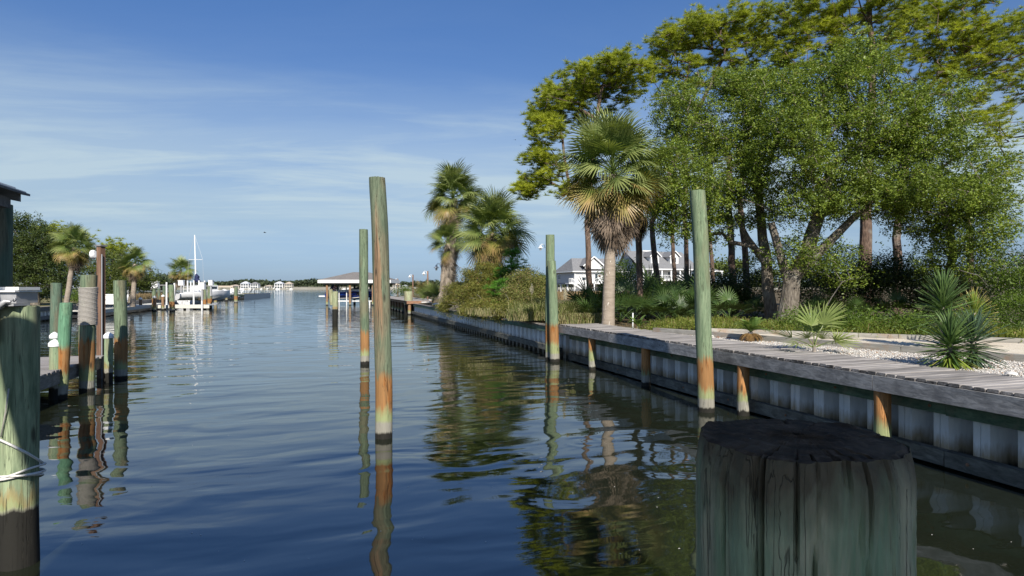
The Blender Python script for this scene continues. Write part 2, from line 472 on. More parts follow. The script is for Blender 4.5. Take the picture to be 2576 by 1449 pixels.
MAT['tan_roof'] = simple('tan_canvas', (0.45, 0.38, 0.30), 0.8, 0.08, 2.0)
MAT['metal_roof'] = simple('pale_roof', (0.55, 0.57, 0.60), 0.45, 0.06, 2.0)

def shingle_mat(name, a, b, s=3.0):
    mt, nt = newmat(name)
    o = nt.n('TexCoord').outputs['Object']
    br = nt.n('TexBrick', {'Vector': nt.scaled(o, 1, 1, 1), 'Color1': a, 'Color2': b, 'Mortar': tuple(x * 0.6 for x in a), 'Scale': s, 'Mortar Size': 0.01})
    nz = nt.noise(o, 0.8, 4.0, 0.6)
    c = nt.mix(nt.mapr(nz, 0.3, 0.7, 0, 0.35), br.outputs[0], tuple(x * 0.7 for x in a))
    finish(nt, c, 0.9, br.outputs[0], 0.02, 0.2)
    return mt
MAT['shingle'] = shingle_mat('grey_shingles', (0.20, 0.20, 0.205), (0.26, 0.26, 0.265))
MAT['shingle_boat'] = shingle_mat('brown_grey_shingles', (0.175, 0.16, 0.15), (0.235, 0.22, 0.205))

# vinyl sheet pile: white, dirty towards the foot
mt, nt = newmat('vinyl_sheet')
o = nt.n('TexCoord').outputs['Object']
z = nt.n('SeparateXYZ', {0: o}).outputs[2]
rnd = nt.n('ObjectInfo').outputs['Random']
vv = nt.n('VectorMath', {0: o, 1: nt.n('CombineXYZ', {0: nt.math('MULTIPLY', rnd, 31.0), 1: nt.math('MULTIPLY', rnd, 9.0), 2: 0.0}).outputs[0]}, operation='ADD').outputs[0]
n1 = nt.noise(nt.scaled(vv, 9, 9, 2.0), 1.0, 5.0, 0.6)
c = nt.mix(nt.mapr(n1, 0.35, 0.7), (0.66, 0.69, 0.72), (0.84, 0.85, 0.85))
zd = nt.math('ADD', z, nt.math('MULTIPLY', nt.math('SUBTRACT', n1, 0.5), 0.35))
c = nt.mix(nt.mapr(zd, 0.26, 0.44), nt.mix(n1, (0.30, 0.22, 0.13), (0.50, 0.44, 0.32)), c)
c = nt.mix(nt.mapr(zd, 0.12, 0.24), (0.045, 0.04, 0.03), c)
finish(nt, c, 0.45, n1, 0.001, 0.4)
MAT['vinyl'] = mt

# bark
def bark_mat(name, a, b, s=(7, 7, 2.0)):
    mt, nt = newmat(name)
    g = nt.n('NewGeometry').outputs['Position']
    vo = nt.n('TexVoronoi', {'Vector': nt.scaled(g, *s), 'Scale': 1.6}).outputs[0]
    nz = nt.noise(nt.scaled(g, *[x * 2 for x in s]), 1.0, 5.0, 0.65)
    f = nt.math('MULTIPLY', nt.mapr(vo, 0.0, 0.6), nt.mapr(nz, 0.25, 0.7))
    c = nt.mix(f, a, b)
    c = nt.mix(nt.mapr(nt.noise(g, 1.7, 2.0), 0.55, 0.68, 0, 0.4), c, (0.30, 0.30, 0.27))
    finish(nt, c, 0.9, f, 0.02, 0.2)
    return mt
MAT['bark_pine'] = bark_mat('pine_bark', (0.060, 0.042, 0.034), (0.24, 0.165, 0.125))
MAT['bark_oak'] = bark_mat('oak_bark', (0.075, 0.062, 0.050), (0.27, 0.235, 0.19), (12, 12, 3))
MAT['twig'] = bark_mat('dead_twigs', (0.16, 0.14, 0.12), (0.42, 0.39, 0.35), (20, 20, 20))

# cabbage palm trunk: smooth grey tan with pale flecks
mt, nt = newmat('palm_trunk')
g = nt.n('TexCoord').outputs['Object']
n1 = nt.noise(nt.scaled(g, 3, 3, 14), 1.0, 5.0, 0.6)
c = nt.mix(nt.mapr(n1, 0.3, 0.7), (0.24, 0.195, 0.15), (0.36, 0.30, 0.24))
sp = nt.noise(nt.scaled(g, 15, 15, 5.5), 1.0, 2.0, 0.5)
c = nt.mix(nt.mapr(sp, 0.655, 0.69), c, (0.56, 0.50, 0.42))
finish(nt, c, 0.9, nt.math('ADD', n1, nt.mapr(sp, 0.62, 0.68)), 0.012, 0.2)
MAT['palm_trunk'] = mt
MAT['boots'] = simple('palm_boots', (0.30, 0.26, 0.22), 0.9, 0.5, 12.0)

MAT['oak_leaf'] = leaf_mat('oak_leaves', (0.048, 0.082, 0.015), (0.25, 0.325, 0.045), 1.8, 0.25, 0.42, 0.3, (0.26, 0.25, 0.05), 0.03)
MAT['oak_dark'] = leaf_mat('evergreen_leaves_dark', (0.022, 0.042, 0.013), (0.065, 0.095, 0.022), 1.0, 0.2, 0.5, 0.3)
MAT['far_leaf'] = leaf_mat('left_tree_leaves', (0.036, 0.060, 0.018), (0.155, 0.19, 0.038), 0.9, 0.2, 0.55, 0.25)
MAT['left_dark'] = leaf_mat('left_evergreen_leaves', (0.024, 0.044, 0.015), (0.095, 0.125, 0.030), 1.0, 0.2, 0.5, 0.25)
MAT['needle'] = leaf_mat('pine_needles', (0.13, 0.175, 0.018), (0.42, 0.445, 0.036), 1.1, 0.34, 0.5, 0.3)
MAT['needle_dark'] = leaf_mat('young_pine_needles', (0.05, 0.15, 0.015), (0.15, 0.33, 0.04), 2.5, 0.30, 0.5, 0.3)
MAT['myrtle'] = leaf_mat('myrtle_leaves', (0.095, 0.110, 0.024), (0.25, 0.24, 0.055), 2.0, 0.25, 0.55, 0.25, (0.22, 0.13, 0.05), 0.06)
MAT['shrub_gold'] = leaf_mat('olive_shrub_leaves', (0.13, 0.15, 0.04), (0.27, 0.27, 0.09), 2.2, 0.3, 0.6, 0.2, (0.28, 0.19, 0.10), 0.12)
MAT['shrub_green'] = leaf_mat('green_shrub_leaves', (0.05, 0.09, 0.015), (0.15, 0.22, 0.03), 2.0, 0.3, 0.5, 0.3)
MAT['weeds'] = leaf_mat('ground_vines', (0.085, 0.115, 0.018), (0.24, 0.27, 0.05), 2.4, 0.3, 0.5, 0.3, (0.27, 0.20, 0.08), 0.08)
MAT['dry'] = leaf_mat('dry_grass', (0.24, 0.20, 0.10), (0.47, 0.42, 0.23), 2.0, 0.25, 0.7, 0.15, (0.16, 0.20, 0.06), 0.3)
MAT['grass_mix'] = leaf_mat('tall_grass', (0.08, 0.12, 0.03), (0.26, 0.27, 0.09), 1.2, 0.3, 0.6, 0.2, (0.45, 0.40, 0.22), 0.25)
MAT['marsh'] = leaf_mat('brown_marsh_grass', (0.15, 0.105, 0.055), (0.33, 0.24, 0.13), 0.3, 0.2, 0.8, 0.1)
MAT['plume'] = leaf_mat('grass_plume', (0.45, 0.40, 0.31), (0.60, 0.55, 0.44), 3.0, 0.3, 0.9, 0.05)
MAT['far_wood'] = leaf_mat('far_wood_foliage', (0.030, 0.045, 0.030), (0.085, 0.105, 0.058), 0.055, 0.0, 0.9, 0.0)
MAT['palm_green'] = frond_mat('palm_fronds_green', (0.085, 0.135, 0.034), (0.19, 0.26, 0.070), (0.24, 0.27, 0.09))
MAT['palm_yellow'] = frond_mat('palm_fronds_yellowing', (0.12, 0.165, 0.032), (0.26, 0.29, 0.060), (0.36, 0.25, 0.10))
MAT['palm_dead'] = frond_mat('palm_fronds_dead', (0.11, 0.080, 0.058), (0.30, 0.235, 0.18), None, 0.1, 0.85, 0.1)
MAT['thatch'] = frond_mat('palm_thatch_grey', (0.20, 0.165, 0.13), (0.46, 0.40, 0.34), None, 0.1, 0.9, 0.1)
MAT['palmetto'] = frond_mat('palmetto_fronds', (0.028, 0.060, 0.015), (0.085, 0.145, 0.035), (0.12, 0.15, 0.05))
MAT['palmetto_lime'] = frond_mat('young_palm_fronds', (0.12, 0.17, 0.04), (0.24, 0.29, 0.085), (0.34, 0.36, 0.14), L=1.0)
MAT['sago'] = frond_mat('sago_fronds', (0.07, 0.13, 0.025), (0.15, 0.23, 0.05), (0.2, 0.25, 0.06), L=0.8)
MAT['sago_dead'] = frond_mat('sago_dead_fronds', (0.17, 0.10, 0.04), (0.38, 0.24, 0.10), None, 0.1, 0.8, 0.1)
MAT['yucca'] = frond_mat('yucca_leaves', (0.055, 0.105, 0.035), (0.14, 0.22, 0.06), None, 0.12, 0.4, 0.4)
MAT['yucca_low'] = frond_mat('yucca_leaves_low', (0.13, 0.20, 0.03), (0.28, 0.34, 0.06), (0.38, 0.26, 0.10), 0.12, 0.45, 0.3, L=0.45)
MAT['yucca_blue'] = frond_mat('yucca_leaves_bluish', (0.040, 0.080, 0.045), (0.095, 0.145, 0.085), None, 0.12, 0.4, 0.4)

def ground_mat(name, cols, scale, bump=0.02, fine=40.0):
    mt, nt = newmat(name)
    g = nt.n('NewGeometry').outputs['Position']
    a = nt.noise(g, scale, 6.0, 0.62)
    b = nt.noise(g, fine, 3.0, 0.7)
    c = nt.ramp(a, [(0.32, cols[0]), (0.48, cols[1]), (0.64, cols[2])])
    c = nt.mix(nt.mapr(b, 0.35, 0.7, 0, 0.5), c, cols[3])
    finish(nt, c, 0.95, nt.math('ADD', b, a), bump, 0.15)
    return mt
MAT['soil'] = ground_mat('leaf_litter_soil', [(0.07, 0.05, 0.03), (0.13, 0.095, 0.06), (0.20, 0.16, 0.10), (0.05, 0.055, 0.02)], 0.9)
MAT['lawn'] = ground_mat('left_bank_ground', [(0.16, 0.13, 0.06), (0.24, 0.20, 0.11), (0.14, 0.16, 0.05), (0.10, 0.10, 0.04)], 0.4)
MAT['far_ground'] = ground_mat('far_shore_sand', [(0.18, 0.18, 0.11), (0.34, 0.31, 0.24), (0.48, 0.45, 0.38), (0.20, 0.20, 0.14)], 0.02, 0.0, 1.0)
MAT['sand'] = ground_mat('pale_sand', [(0.58, 0.49, 0.37), (0.68, 0.60, 0.48), (0.74, 0.67, 0.55), (0.60, 0.52, 0.41)], 0.7, 0.012, 60.0)
MAT['gravel_base'] = ground_mat('shell_gravel', [(0.48, 0.44, 0.39), (0.64, 0.61, 0.55), (0.74, 0.71, 0.66), (0.40, 0.36, 0.32)], 1.4, 0.03, 70.0)
MAT['stone'] = leaf_mat('gravel_stones', (0.46, 0.42, 0.38), (0.80, 0.77, 0.72), 1.2, 0.0, 0.8, 0.2, (0.42, 0.28, 0.18), 0.10, fw=0.8)
MAT['concrete'] = ground_mat('concrete', [(0.36, 0.35, 0.32), (0.45, 0.44, 0.40), (0.50, 0.49, 0.45), (0.35, 0.34, 0.31)], 1.0, 0.005, 30.0)

# water: ripples a few millimetres high, glassy between them
mt, nt = newmat('canal_water')
P = nt.n('NewGeometry').outputs['Position']
sp = nt.n('SeparateXYZ', {0: P})
yy = sp.outputs[1]
warp = nt.n('VectorMath', {0: P, 1: nt.n('CombineXYZ', {0: nt.math('MULTIPLY', nt.noise(P, 0.35, 2.0), 1.6), 1: nt.math('MULTIPLY', nt.noise(P, 0.42, 2.0), 1.2), 2: 0.0}).outputs[0]}, operation='ADD').outputs[0]
wv = nt.n('Mapping', {'Vector': warp, 'Rotation': (0, 0, R(-17))}).outputs[0]
a1 = nt.noise(nt.scaled(wv, 0.55, 1.35, 1), 1.0, 1.0, 0.4)
a2 = nt.noise(nt.scaled(wv, 1.5, 3.4, 1), 1.0, 1.5, 0.45)
a3 = nt.noise(nt.scaled(wv, 5.5, 9.0, 1), 1.0, 2.0, 0.5)
calm = nt.mapr(nt.noise(P, 0.16, 2.0), 0.40, 0.62, 0.35, 1.25, True)
near = nt.mapr(yy, 5.0, 30.0, 0.30, 1.0, True)
h = nt.math('ADD', nt.math('MULTIPLY', a1, 0.037), nt.math('MULTIPLY', a2, 0.0058))
h = nt.math('ADD', nt.math('MULTIPLY', h, nt.math('ADD', 0.55, nt.math('MULTIPLY', calm, 0.45))), nt.math('MULTIPLY', nt.math('MULTIPLY', a3, 0.0017), nt.math('MULTIPLY', calm, near)))
for (rx, ry, amp, k, wdt) in ((2.35, 7.9, 0.0011, 30.0, 0.55), (1.1, 9.3, 0.0010, 26.0, 0.5), (2.9, 9.4, 0.0014, 24.0, 0.8), (3.1, 6.1, 0.0010, 32.0, 0.4), (0.1, 8.4, 0.0008, 28.0, 0.4)):
    dd = nt.n('VectorMath', {0: P, 1: (rx, ry, 0.0)}, operation='DISTANCE').outputs['Value']
    en = nt.mapr(dd, wdt, wdt * 0.35, 0, 1, True)
    h = nt.math('ADD', h, nt.math('MULTIPLY', nt.math('MULTIPLY', nt.math('SINE', nt.math('MULTIPLY', dd, k)), amp), en))
bm = nt.n('Bump', {'Height': h, 'Strength': 1.0, 'Distance': 1.0})
body = nt.mix(nt.mapr(nt.noise(P, 0.5, 3.0), 0.4, 0.7), (0.013, 0.0165, 0.010), (0.018, 0.022, 0.013))
p = nt.n('BsdfPrincipled', {'Base Color': body, 'Roughness': 0.03, 'IOR': 2.3, 'Normal': bm.outputs[0]})
nt.t.links.new(p.outputs[0], nt.n('OutputMaterial').inputs[0])
MAT['water'] = mt

# ------------------------------------------------------------------ ground and water
def structure(name, me_or_mb, mat, label=None):
    o = me_or_mb.build(name, mat) if isinstance(me_or_mb, MB) else link(name, me_or_mb, mat)
    return tag(o, label, None, None, 'structure')

mb = MB()
xs = [-6000, -60, 60, 6000]; ys = [-60, 20, 200, 7000]
mb.add([(x, y, 0) for y in ys for x in xs], [(j * 4 + i, j * 4 + i + 1, j * 4 + i + 5, j * 4 + i + 4) for j in range(3) for i in range(3)])
structure('water', mb, MAT['water'], 'calm dark blue canal water with small ripples and wavering reflections')

def lump(x, y):
    return 0.04 * math.sin(x * 0.9 + 1.3 * math.sin(y * 0.7)) + 0.03 * math.sin(y * 1.7 + x * 0.4)

def bank_edge(s):
    return 0.60 if s < 92 else 0.60 + (s - 92) * 0.46
srows = list(np.arange(-8, 60, 1.0)) + list(np.arange(60, 100, 4.0)) + list(np.arange(100, 460, 20.0))
tcols = [0, .8, 1.6, 2.5, 3.5, 5, 7, 9, 12, 16, 20, 26, 34, 45, 60, 90, 140, 220, 400]
V = []
for s_ in srows:
    for k, t_ in enumerate(tcols):
        e = bank_edge(s_)
        q = bank(s_, e + t_)
        zz_ = (0.93 if s_ > 20.9 else 1.12) if k < 1 else 1.12 + lump(q.x, q.y) * (0.5 if s_ < 21 and t_ < 6 else 1.0)
        if s_ > 92 and k == 0: zz_ = -0.2
        if s_ <= 20.9 and t_ < 7: zz_ = min(zz_, 1.13)
        V.append((q.x, q.y, zz_))
nc = len(tcols)
F = [(i * nc + j, i * nc + j + 1, (i + 1) * nc + j + 1, (i + 1) * nc + j) for i in range(len(srows) - 1) for j in range(nc - 1)]
structure('ground', np_mesh('ground', V, F), MAT['soil'], 'brown leaf littered ground of the right bank under the trees')

LW = Vector((-33.3, 41.0, 0))                      # a point of the left bulkhead
def lbank(s, t, z=0.0):
    """s along the left bulkhead from LW, t away from the water"""
    return LW + U * s - M_ * t + Vector((0, 0, z))
V = []
rows = list(np.arange(-45, 76, 3.0)); cols = [0.3, 1.5, 4, 8, 14, 25, 60, 160]
for s_ in rows:
    for k, t_ in enumerate(cols):
        q = lbank(s_, t_)
        V.append((q.x, min(q.y, 112 - 6 * math.sin(q.x * 0.03)), 0.95 + lump(q.x * 0.5, q.y * 0.5) * (k > 0)))
nc = len(cols)
F = [(i * nc + j, (i + 1) * nc + j, (i + 1) * nc + j + 1, i * nc + j + 1) for i in range(len(rows) - 1) for j in range(nc - 1)]
structure('left_ground', np_mesh('left_ground', V, F), MAT['lawn'], 'sandy grass ground of the left bank under the trees')

# far shore
mb = MB()
nx = 60
fx = np.linspace(-1700, 2100, nx)
V = []; 
for i, x in enumerate(fx):
    y0 = 1000 + 30 * math.sin(x * 0.004) + 12 * math.sin(x * 0.021)
    V += [(x, y0, -0.3), (x, y0 + 14, 1.4), (x, y0 + 60, 4.0), (x, y0 + 400, 8.0)]
F = [(i * 4 + j, (i + 1) * 4 + j, (i + 1) * 4 + j + 1, i * 4 + j + 1) for i in range(nx - 1) for j in range(3)]
structure('far_shore', np_mesh('far_shore', V, F), MAT['far_ground'], 'pale sandy far shore across the open bay')

# ------------------------------------------------------------------ right bank: sheet pile bulkhead
def sheet_mesh(name, zlo, zhi, period=0.52, depth=0.34, thick=0.012):
    """one Z shaped vinyl sheet: local x away from the water, y along the wall"""
    prof = [(0.0, 0.0), (0.0, 0.105), (0.012, 0.108), (0.012, 0.118), (0.0, 0.121), (0.0, 0.205), (depth, 0.25), (depth, 0.42), (0.0, period)]
    prof = [(x, y / 0.52 * period) for x, y in prof]
    m = MB()
    for (x0, y0), (x1, y1) in zip(prof[:-1], prof[1:]):
        d = Vector((x1 - x0, y1 - y0)); nn = Vector((d.y, -d.x)).normalized() * thick
        poly = [(x0, y0), (x1, y1), (x1 + abs(nn.x) + 0.004, y1 + 0.001), (x0 + abs(nn.x) + 0.004, y0 + 0.001)]
        vs = [Vector((px_, py_, z)) for z in (zlo, zhi) for px_, py_ in poly]
        m.add(vs, [(0, 1, 5, 4), (2, 3, 7, 6), (4, 5, 6, 7)])
    return m.mesh(name)

def place(name, me, mat, parent, s, t, z=0.0, extra=None, frame=BANK, off=None):
    mx = frame @ Matrix.Translation(Vector((t, s, z)))
    if extra is not None: mx = mx @ extra
    return link(name, me, mat, parent, mx)

# the part under the boardwalk
sea1 = thing('bulkhead', 'white vinyl sheet pile wall in shade under the grey boardwalk', 'sea wall', bank(14, 0.5))
sheet_a = sheet_mesh('sheet_panel', -0.7, 0.93)
sheet_a.materials.append(MAT['vinyl'])
SN = 4.6
n_a = int((20.9 - SN) / 0.52)
for i in range(n_a):
    place('sheet_panel', sheet_a, None, sea1, SN + i * 0.52, 0.5)
SE = SN + n_a * 0.52
for (s0, s1) in ((4.6, 8.2), (8.21, 12.4), (12.41, 16.8), (16.81, SE)):
    for nm, z0, z1, mt_, tk in (('top_wale', 0.71, 0.90, 'wale_green', 0.10), ('bottom_wale', 0.03, 0.235, 'wale_low', 0.13)):
        m = MB(); m.box(0.5 - tk - 0.004, 0.496, s0, s1, z0, z1, BANK, jit=0.006); m.build(nm, MAT[mt_], sea1)
bolt = MB().lathe([(0.022, 0), (0.022, 0.008), (0.011, 0.009), (0.011, 0.022)], (0, 0, 0), 7, M=Matrix.Rotation(R(-90), 4, 'Y')).mesh('bolt')
s_ = 5.3
while s_ < 20.5:
    place('bolt', bolt, MAT['rust_board'], sea1, s_, 0.392, 0.80); s_ += 1.04
    place('bolt', bolt, MAT['rust_board'], sea1, s_, 0.362, 0.14); s_ += 0.52
# the open part beyond
sea2 = thing('bulkhead', 'sunlit white corrugated sea wall with green capped top beside the shrubs', 'sea wall', bank(38, 0.6))
sheet_b = sheet_mesh('sheet_panel', -0.7, 0.93)
sheet_b.materials.append(MAT['vinyl'])
s_ = SE
while s_ < 55.0:
    place('sheet_panel', sheet_b, None, sea2, s_, 0.5); s_ += 0.52
SE2 = s_
k = SE + 0.005
while k < SE2 - 0.5:
    k2 = min(SE2, k + random.choice((3.6, 4.2, 4.8)))
    m = MB(); m.box(0.40, 0.496, k, k2 - 0.01, 0.80, 0.985, BANK, jit=0.008); m.build('top_wale', MAT['wale_green'], sea2)
    m = MB(); m.box(0.36, 0.496, k + 0.8, k2 - 0.01 + 0.8, 0.14, 0.33, BANK, jit=0.008); m.build('bottom_wale', MAT['wale_low'], sea2)
    m = MB(); m.box(0.375, 0.76, k + 0.3, k2 - 0.012 + 0.3, 0.988, 1.03, BANK, jit=0.008); m.build('cap_board', MAT['cap'], sea2)
    k = k2

# boardwalk: planks side by side with dark gaps, fascia, joists, support posts
walk = thing('boardwalk', 'weathered grey plank boardwalk on posts along the right bank', 'boardwalk', bank(13, 0.7))
DZ = 1.2
pm = []
for j in range(7):
    m = MB()
    L0, L1 = 0.0, 1.42
    hw = 0.066
    nseg = 4
    vs = []
    rj = random.Random(j)
    for q in range(nseg + 1):
        x = L0 + (L1 - L0) * q / nseg
        x += rj.uniform(-0.004, 0.016) if q in (0, nseg) else 0
        zt = rj.uniform(-0.004, 0.004)
        wj = rj.uniform(-0.004, 0.003)
        vs += [(x, -hw - wj, -0.036), (x, hw + wj, -0.036), (x, hw + wj, -0.006 + zt), (x, hw * 0.82, zt), (x, -hw * 0.82, zt + 0.001), (x, -hw - wj, -0.006 + zt)]
    fs = []
    for q in range(nseg):
        for e in range(6):
            a = q * 6 + e; b = q * 6 + (e + 1) % 6
            fs.append((a, b, b + 6, a + 6))
    fs.append(tuple(range(5, -1, -1))); fs.append(tuple(nseg * 6 + e for e in range(6)))
    m.add(vs, [tuple(reversed(f)) for f in fs])
    me = m.mesh('plank'); me.materials.append(MAT['plank']); pm.append(me)
s_ = 4.6
while s_ < 20.75:
    ex = Matrix.Rotation(R(random.uniform(-0.7, 0.7)), 4, 'Z') @ Matrix.Rotation(R(random.uniform(-0.5, 0.5)), 4, 'X')
    place('plank', random.choice(pm), None, walk, s_, random.uniform(-0.004, 0.012), DZ + random.uniform(-0.004, 0.005), ex)
    s_ += 0.146
for (s0, s1) in ((4.4, 8.95), (8.957, 12.9), (12.907, 17.1), (17.107, 20.7)):
    m = MB(); m.box(-0.012, 0.03, s0, s1, 0.935, 1.158, BANK, jit=0.004); m.build('fascia_board', MAT['fascia'], walk)
for t_ in (0.62, 1.3):
    m = MB(); m.box(t_, t_ + 0.05, 4.6, 20.7, 0.98, 1.16, BANK); m.build('joist', MAT['fascia'], walk)
def pile_mesh(name, h, r0, r1, lean=(0, 0), bend=(0, 0), seed=0, n=28, rings=26, zlo=-1.0, wob=0.012, flat=0.0, worn=0.0):
    rj = random.Random(seed)
    ph = [rj.uniform(0, 6.28) for _ in range(6)]
    m = MB(); vs = []
    for i in range(rings + 1):
        z = zlo + (h - zlo) * i / rings
        f = max(0, z) / max(h, 0.01)
        r = r0 + (r1 - r0) * f
        cx_ = lean[0] * f + bend[0] * math.sin(math.pi * min(1, f)) + 0.006 * math.sin(z * 2 + ph[0])
        cy_ = lean[1] * f + bend[1] * math.sin(math.pi * min(1, f)) + 0.006 * math.sin(z * 2.3 + ph[1])
        for k in range(n):
            a = 2 * math.pi * k / n
            rr = r * (1 + wob * math.sin(2 * a + ph[2] + z * 0.8) + wob * 0.7 * math.sin(5 * a + ph[3] + z) + wob * 0.6 * math.sin(z * 5 + 3 * a + ph[4]) + rj.uniform(-0.006, 0.006))
            if i == rings: rr *= 0.975
            vs.append((cx_ + rr * math.cos(a), cy_ + rr * math.sin(a), z + (rj.uniform(-0.006, 0.004) if i == rings else 0)))
    fs = [(i * n + k, i * n + (k + 1) % n, (i + 1) * n + (k + 1) % n, (i + 1) * n + k) for i in range(rings) for k in range(n)]
    m.add(vs, fs)
    tp = [vs[rings * n + k] for k in range(n)]
    cxx = sum(p[0] for p in tp) / n; cyy = sum(p[1] for p in tp) / n
    inner = [(cxx + (p[0] - cxx) * 0.5, cyy + (p[1] - cyy) * 0.5, h + rj.uniform(-0.01, 0.012)) for p in tp]
    b = len(m.v) - n
    m.v += inner + [(cxx, cyy, h + 0.008)]
    e = b + n
    for k in range(n):
        m.f.append((b + k, b + (k + 1) % n, e + (k + 1) % n, e + k)); m.m.append(0)
        m.f.append((e + k, e + (k + 1) % n, e + n)); m.m.append(0)
    return m.mesh(name, 50)

# support posts of the boardwalk
for i, (ppx, ppy) in enumerate(((1497, 930), (1638, 970), (1858, 1045), (2237, 1160))):
    q = on(ppx, ppy)
    s_, t_ = to_bank(q)
    if i == 3: s_ = 8.9
    t_ = 0.105
    me = pile_mesh('support_post', 1.15, 0.112, 0.105, seed=40 + i, n=20, rings=14)
    link('support_post', me, MAT['post_orange'], walk, Matrix.Translation(bank(s_, t_)))

# far boardwalk on posts
walk2 = thing('boardwalk', 'far grey deck on rust stained posts near the covered boat', 'boardwalk', bank(72, 0.8))
z2 = 1.24
me = MB().box(-0.1, 2.3, -0.068, 0.068, -0.04, 0).mesh('plank'); me.materials.append(MAT['plank'])
s_ = 56.0; cnt = 0
while s_ < 92:
    place('plank', me, None, walk2, s_, 0, z2 + random.uniform(-0.003, 0.003)); s_ += 0.146; cnt += 1
m = MB(); m.box(-0.02, 0.03, 55.95, 92, 1.0, z2 - 0.042, BANK); m.build('fascia_board', MAT['post_far'], walk2)
m = MB(); m.box(-0.05, 2.35, 55.86, 55.91, 0.98, z2, BANK); m.build('end_board', MAT['rust_board'], walk2)
for j in range(15):
    s_ = 56.1 + j * 2.45
    me = pile_mesh('support_post', 1.2, 0.15, 0.14, seed=j, n=10, rings=6)
    link('support_post', me, MAT['post_far'], walk2, Matrix.Translation(bank(s_, 0.22)))
m = MB(); m.box(0.9, 1.0, 55.95, 92, -0.6, 1.05, BANK); m.build('backing_wall', MAT['beam_dark'], walk2)

# mooring piles -----------------------------------------------------------
def pile(name, label, base, topz, top_px, r0, r1, mat, seed, group=None, bend=(0, 0), lean_y=0.0, cat='pile', **kw):
    x0, y0 = base
    lean = ((top_px - 1288) / FOC * y0 - x0, lean_y) if top_px is not None else (0, 0)
    me = pile_mesh(name, topz, r0, r1, lean, bend, seed, **kw)
    o = link(name, me, MAT[mat], None, Matrix.Translation(Vector((x0, y0, 0))))
    return tag(o, label, cat, group)
def pz(py, d): return EYE - (py - 724.5) / FOC * d
G = 'mooring piles standing in the canal'
b = on(965, 1100)
pile('mooring_pile', 'tall leaning mid channel pile with bare brown weathered wood face', (b.x, b.y), pz(447, b.y), 948, 0.138, 0.128, 'pile_tall', 1, G, bend=(0.035, 0), rings=40, n=36, wob=0.02)
b = on(918, 916)
pile('mooring_pile', 'slim darker pile just behind the tall brown faced pile', (b.x, b.y), pz(577, b.y), 914, 0.14, 0.138, 'pile_green', 2, G)
b = on(1776, 1035)
pile('mooring_pile', 'tall pale green pile standing in front of the near boardwalk', (b.x, b.y), pz(480, b.y), 1755, 0.152, 0.150, 'pile_light', 3, G, bend=(0.02, 0), rings=40, n=36, wob=0.018)
b = on(1383, 905)
pile('mooring_pile', 'taller half of the paired piles at the boardwalk end', (b.x, b.y), pz(591, b.y), 1384, 0.155, 0.150, 'pile_light', 4, G)
b = on(1396, 909)
pile('mooring_pile', 'shorter half of the paired piles at the boardwalk end', (b.x, b.y), pz(656, b.y), 1388, 0.165, 0.135, 'pile_light', 5, G, lean_y=0.03)
b = on(305, 953)
pile('mooring_pile', 'green pile right of the small dock with orange stained foot', (b.x, b.y), pz(706, b.y), 302, 0.155, 0.150, 'pile_green', 6, G)
RP = on(218, 985)
pile('mooring_pile', 'thick left pile wrapped in coils of grey rope', (RP.x, RP.y), pz(692, RP.y), 223, 0.158, 0.168, 'pile_green', 7, G)
b = on(152, 1003)
pile('mooring_pile', 'bright green pile leaning against the small dock', (b.x, b.y), pz(762, b.y), 168, 0.118, 0.120, 'pile_bright', 8, G)
b = on(141, 905)
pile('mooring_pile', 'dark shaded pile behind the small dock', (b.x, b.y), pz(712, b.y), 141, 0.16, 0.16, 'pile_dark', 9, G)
b = on(1028, 790)
pile('mooring_pile', 'pale pile with black wet foot before the far deck', (b.x, b.y), pz(733, b.y), 1027, 0.41, 0.40, 'pile_black_foot', 10, G, n=18)
b = on(843, 807)
t_ = thing('broken_pile', 'broken double pile with black foot in front of the blue boat', 'pile', (b.x, b.y, 0), group=G)
link('pile_shaft', pile_mesh('pile_shaft', 2.15, 0.20, 0.19, (0.02, 0), seed=11, n=16), MAT['pile_black_foot'], t_, Matrix.Translation(t_.location))
m = MB(); m.tube([t_.location + Vector(p) for p in ((-0.26, 0.05, 1.15), (-0.30, 0.05, 1.8), (-0.36, 0.05, 2.3))], [0.13, 0.17, 0.15], 12, jit=0.05); m.build('splinter', MAT['pile_black_foot'], t_, 50)
m = MB(); m.beam(bank(20.9, 0.02, 0.35), bank(20.9, 0.02, 1.55), 0.02, 0.09)
tag(m.build('gauge_board', MAT['fascia']), 'thin grey board standing against the right side of the paired piles', 'board')

# rope round the left pile
m = MB(); pts = []
f = lambda z: (223 - 218) / FOC * RP.y * z / 2.7
z = pz(818, RP.y); a = 0
turn = 0.029
N = int((pz(722, RP.y) - z) / turn * 20)
for i in range(N):
    a = i * 2 * math.pi / 20
    zz_ = z + turn * i / 20
    r_ = 0.178 + 0.0035 * math.sin(i * 1.7) + 0.006 * math.sin(i * 0.013)
    pts.append((RP.x + f(zz_) + r_ * math.cos(a), RP.y + r_ * math.sin(a), zz_ + 0.004 * math.sin(a * 1.0)))
m.tube(pts, 0.0125, 5)
coil = m.build('rope', MAT['rope'], None, 180)
tag(coil, 'grey rope wound in tight coils round the thick left pile', 'rope')

# the near pile in the lower right corner: worn black top, deep cracks
NP = Vector((0.441, 0.92, 0))
rj = random.Random(5)
n = 220; rings = 90; h0 = 2.168; rr0 = 0.150
cracks = [(rj.uniform(0, 6.283), rj.uniform(0.006, 0.013), rj.uniform(0.12, 0.6), rj.uniform(0.005, 0.013)) for _ in range(16)]
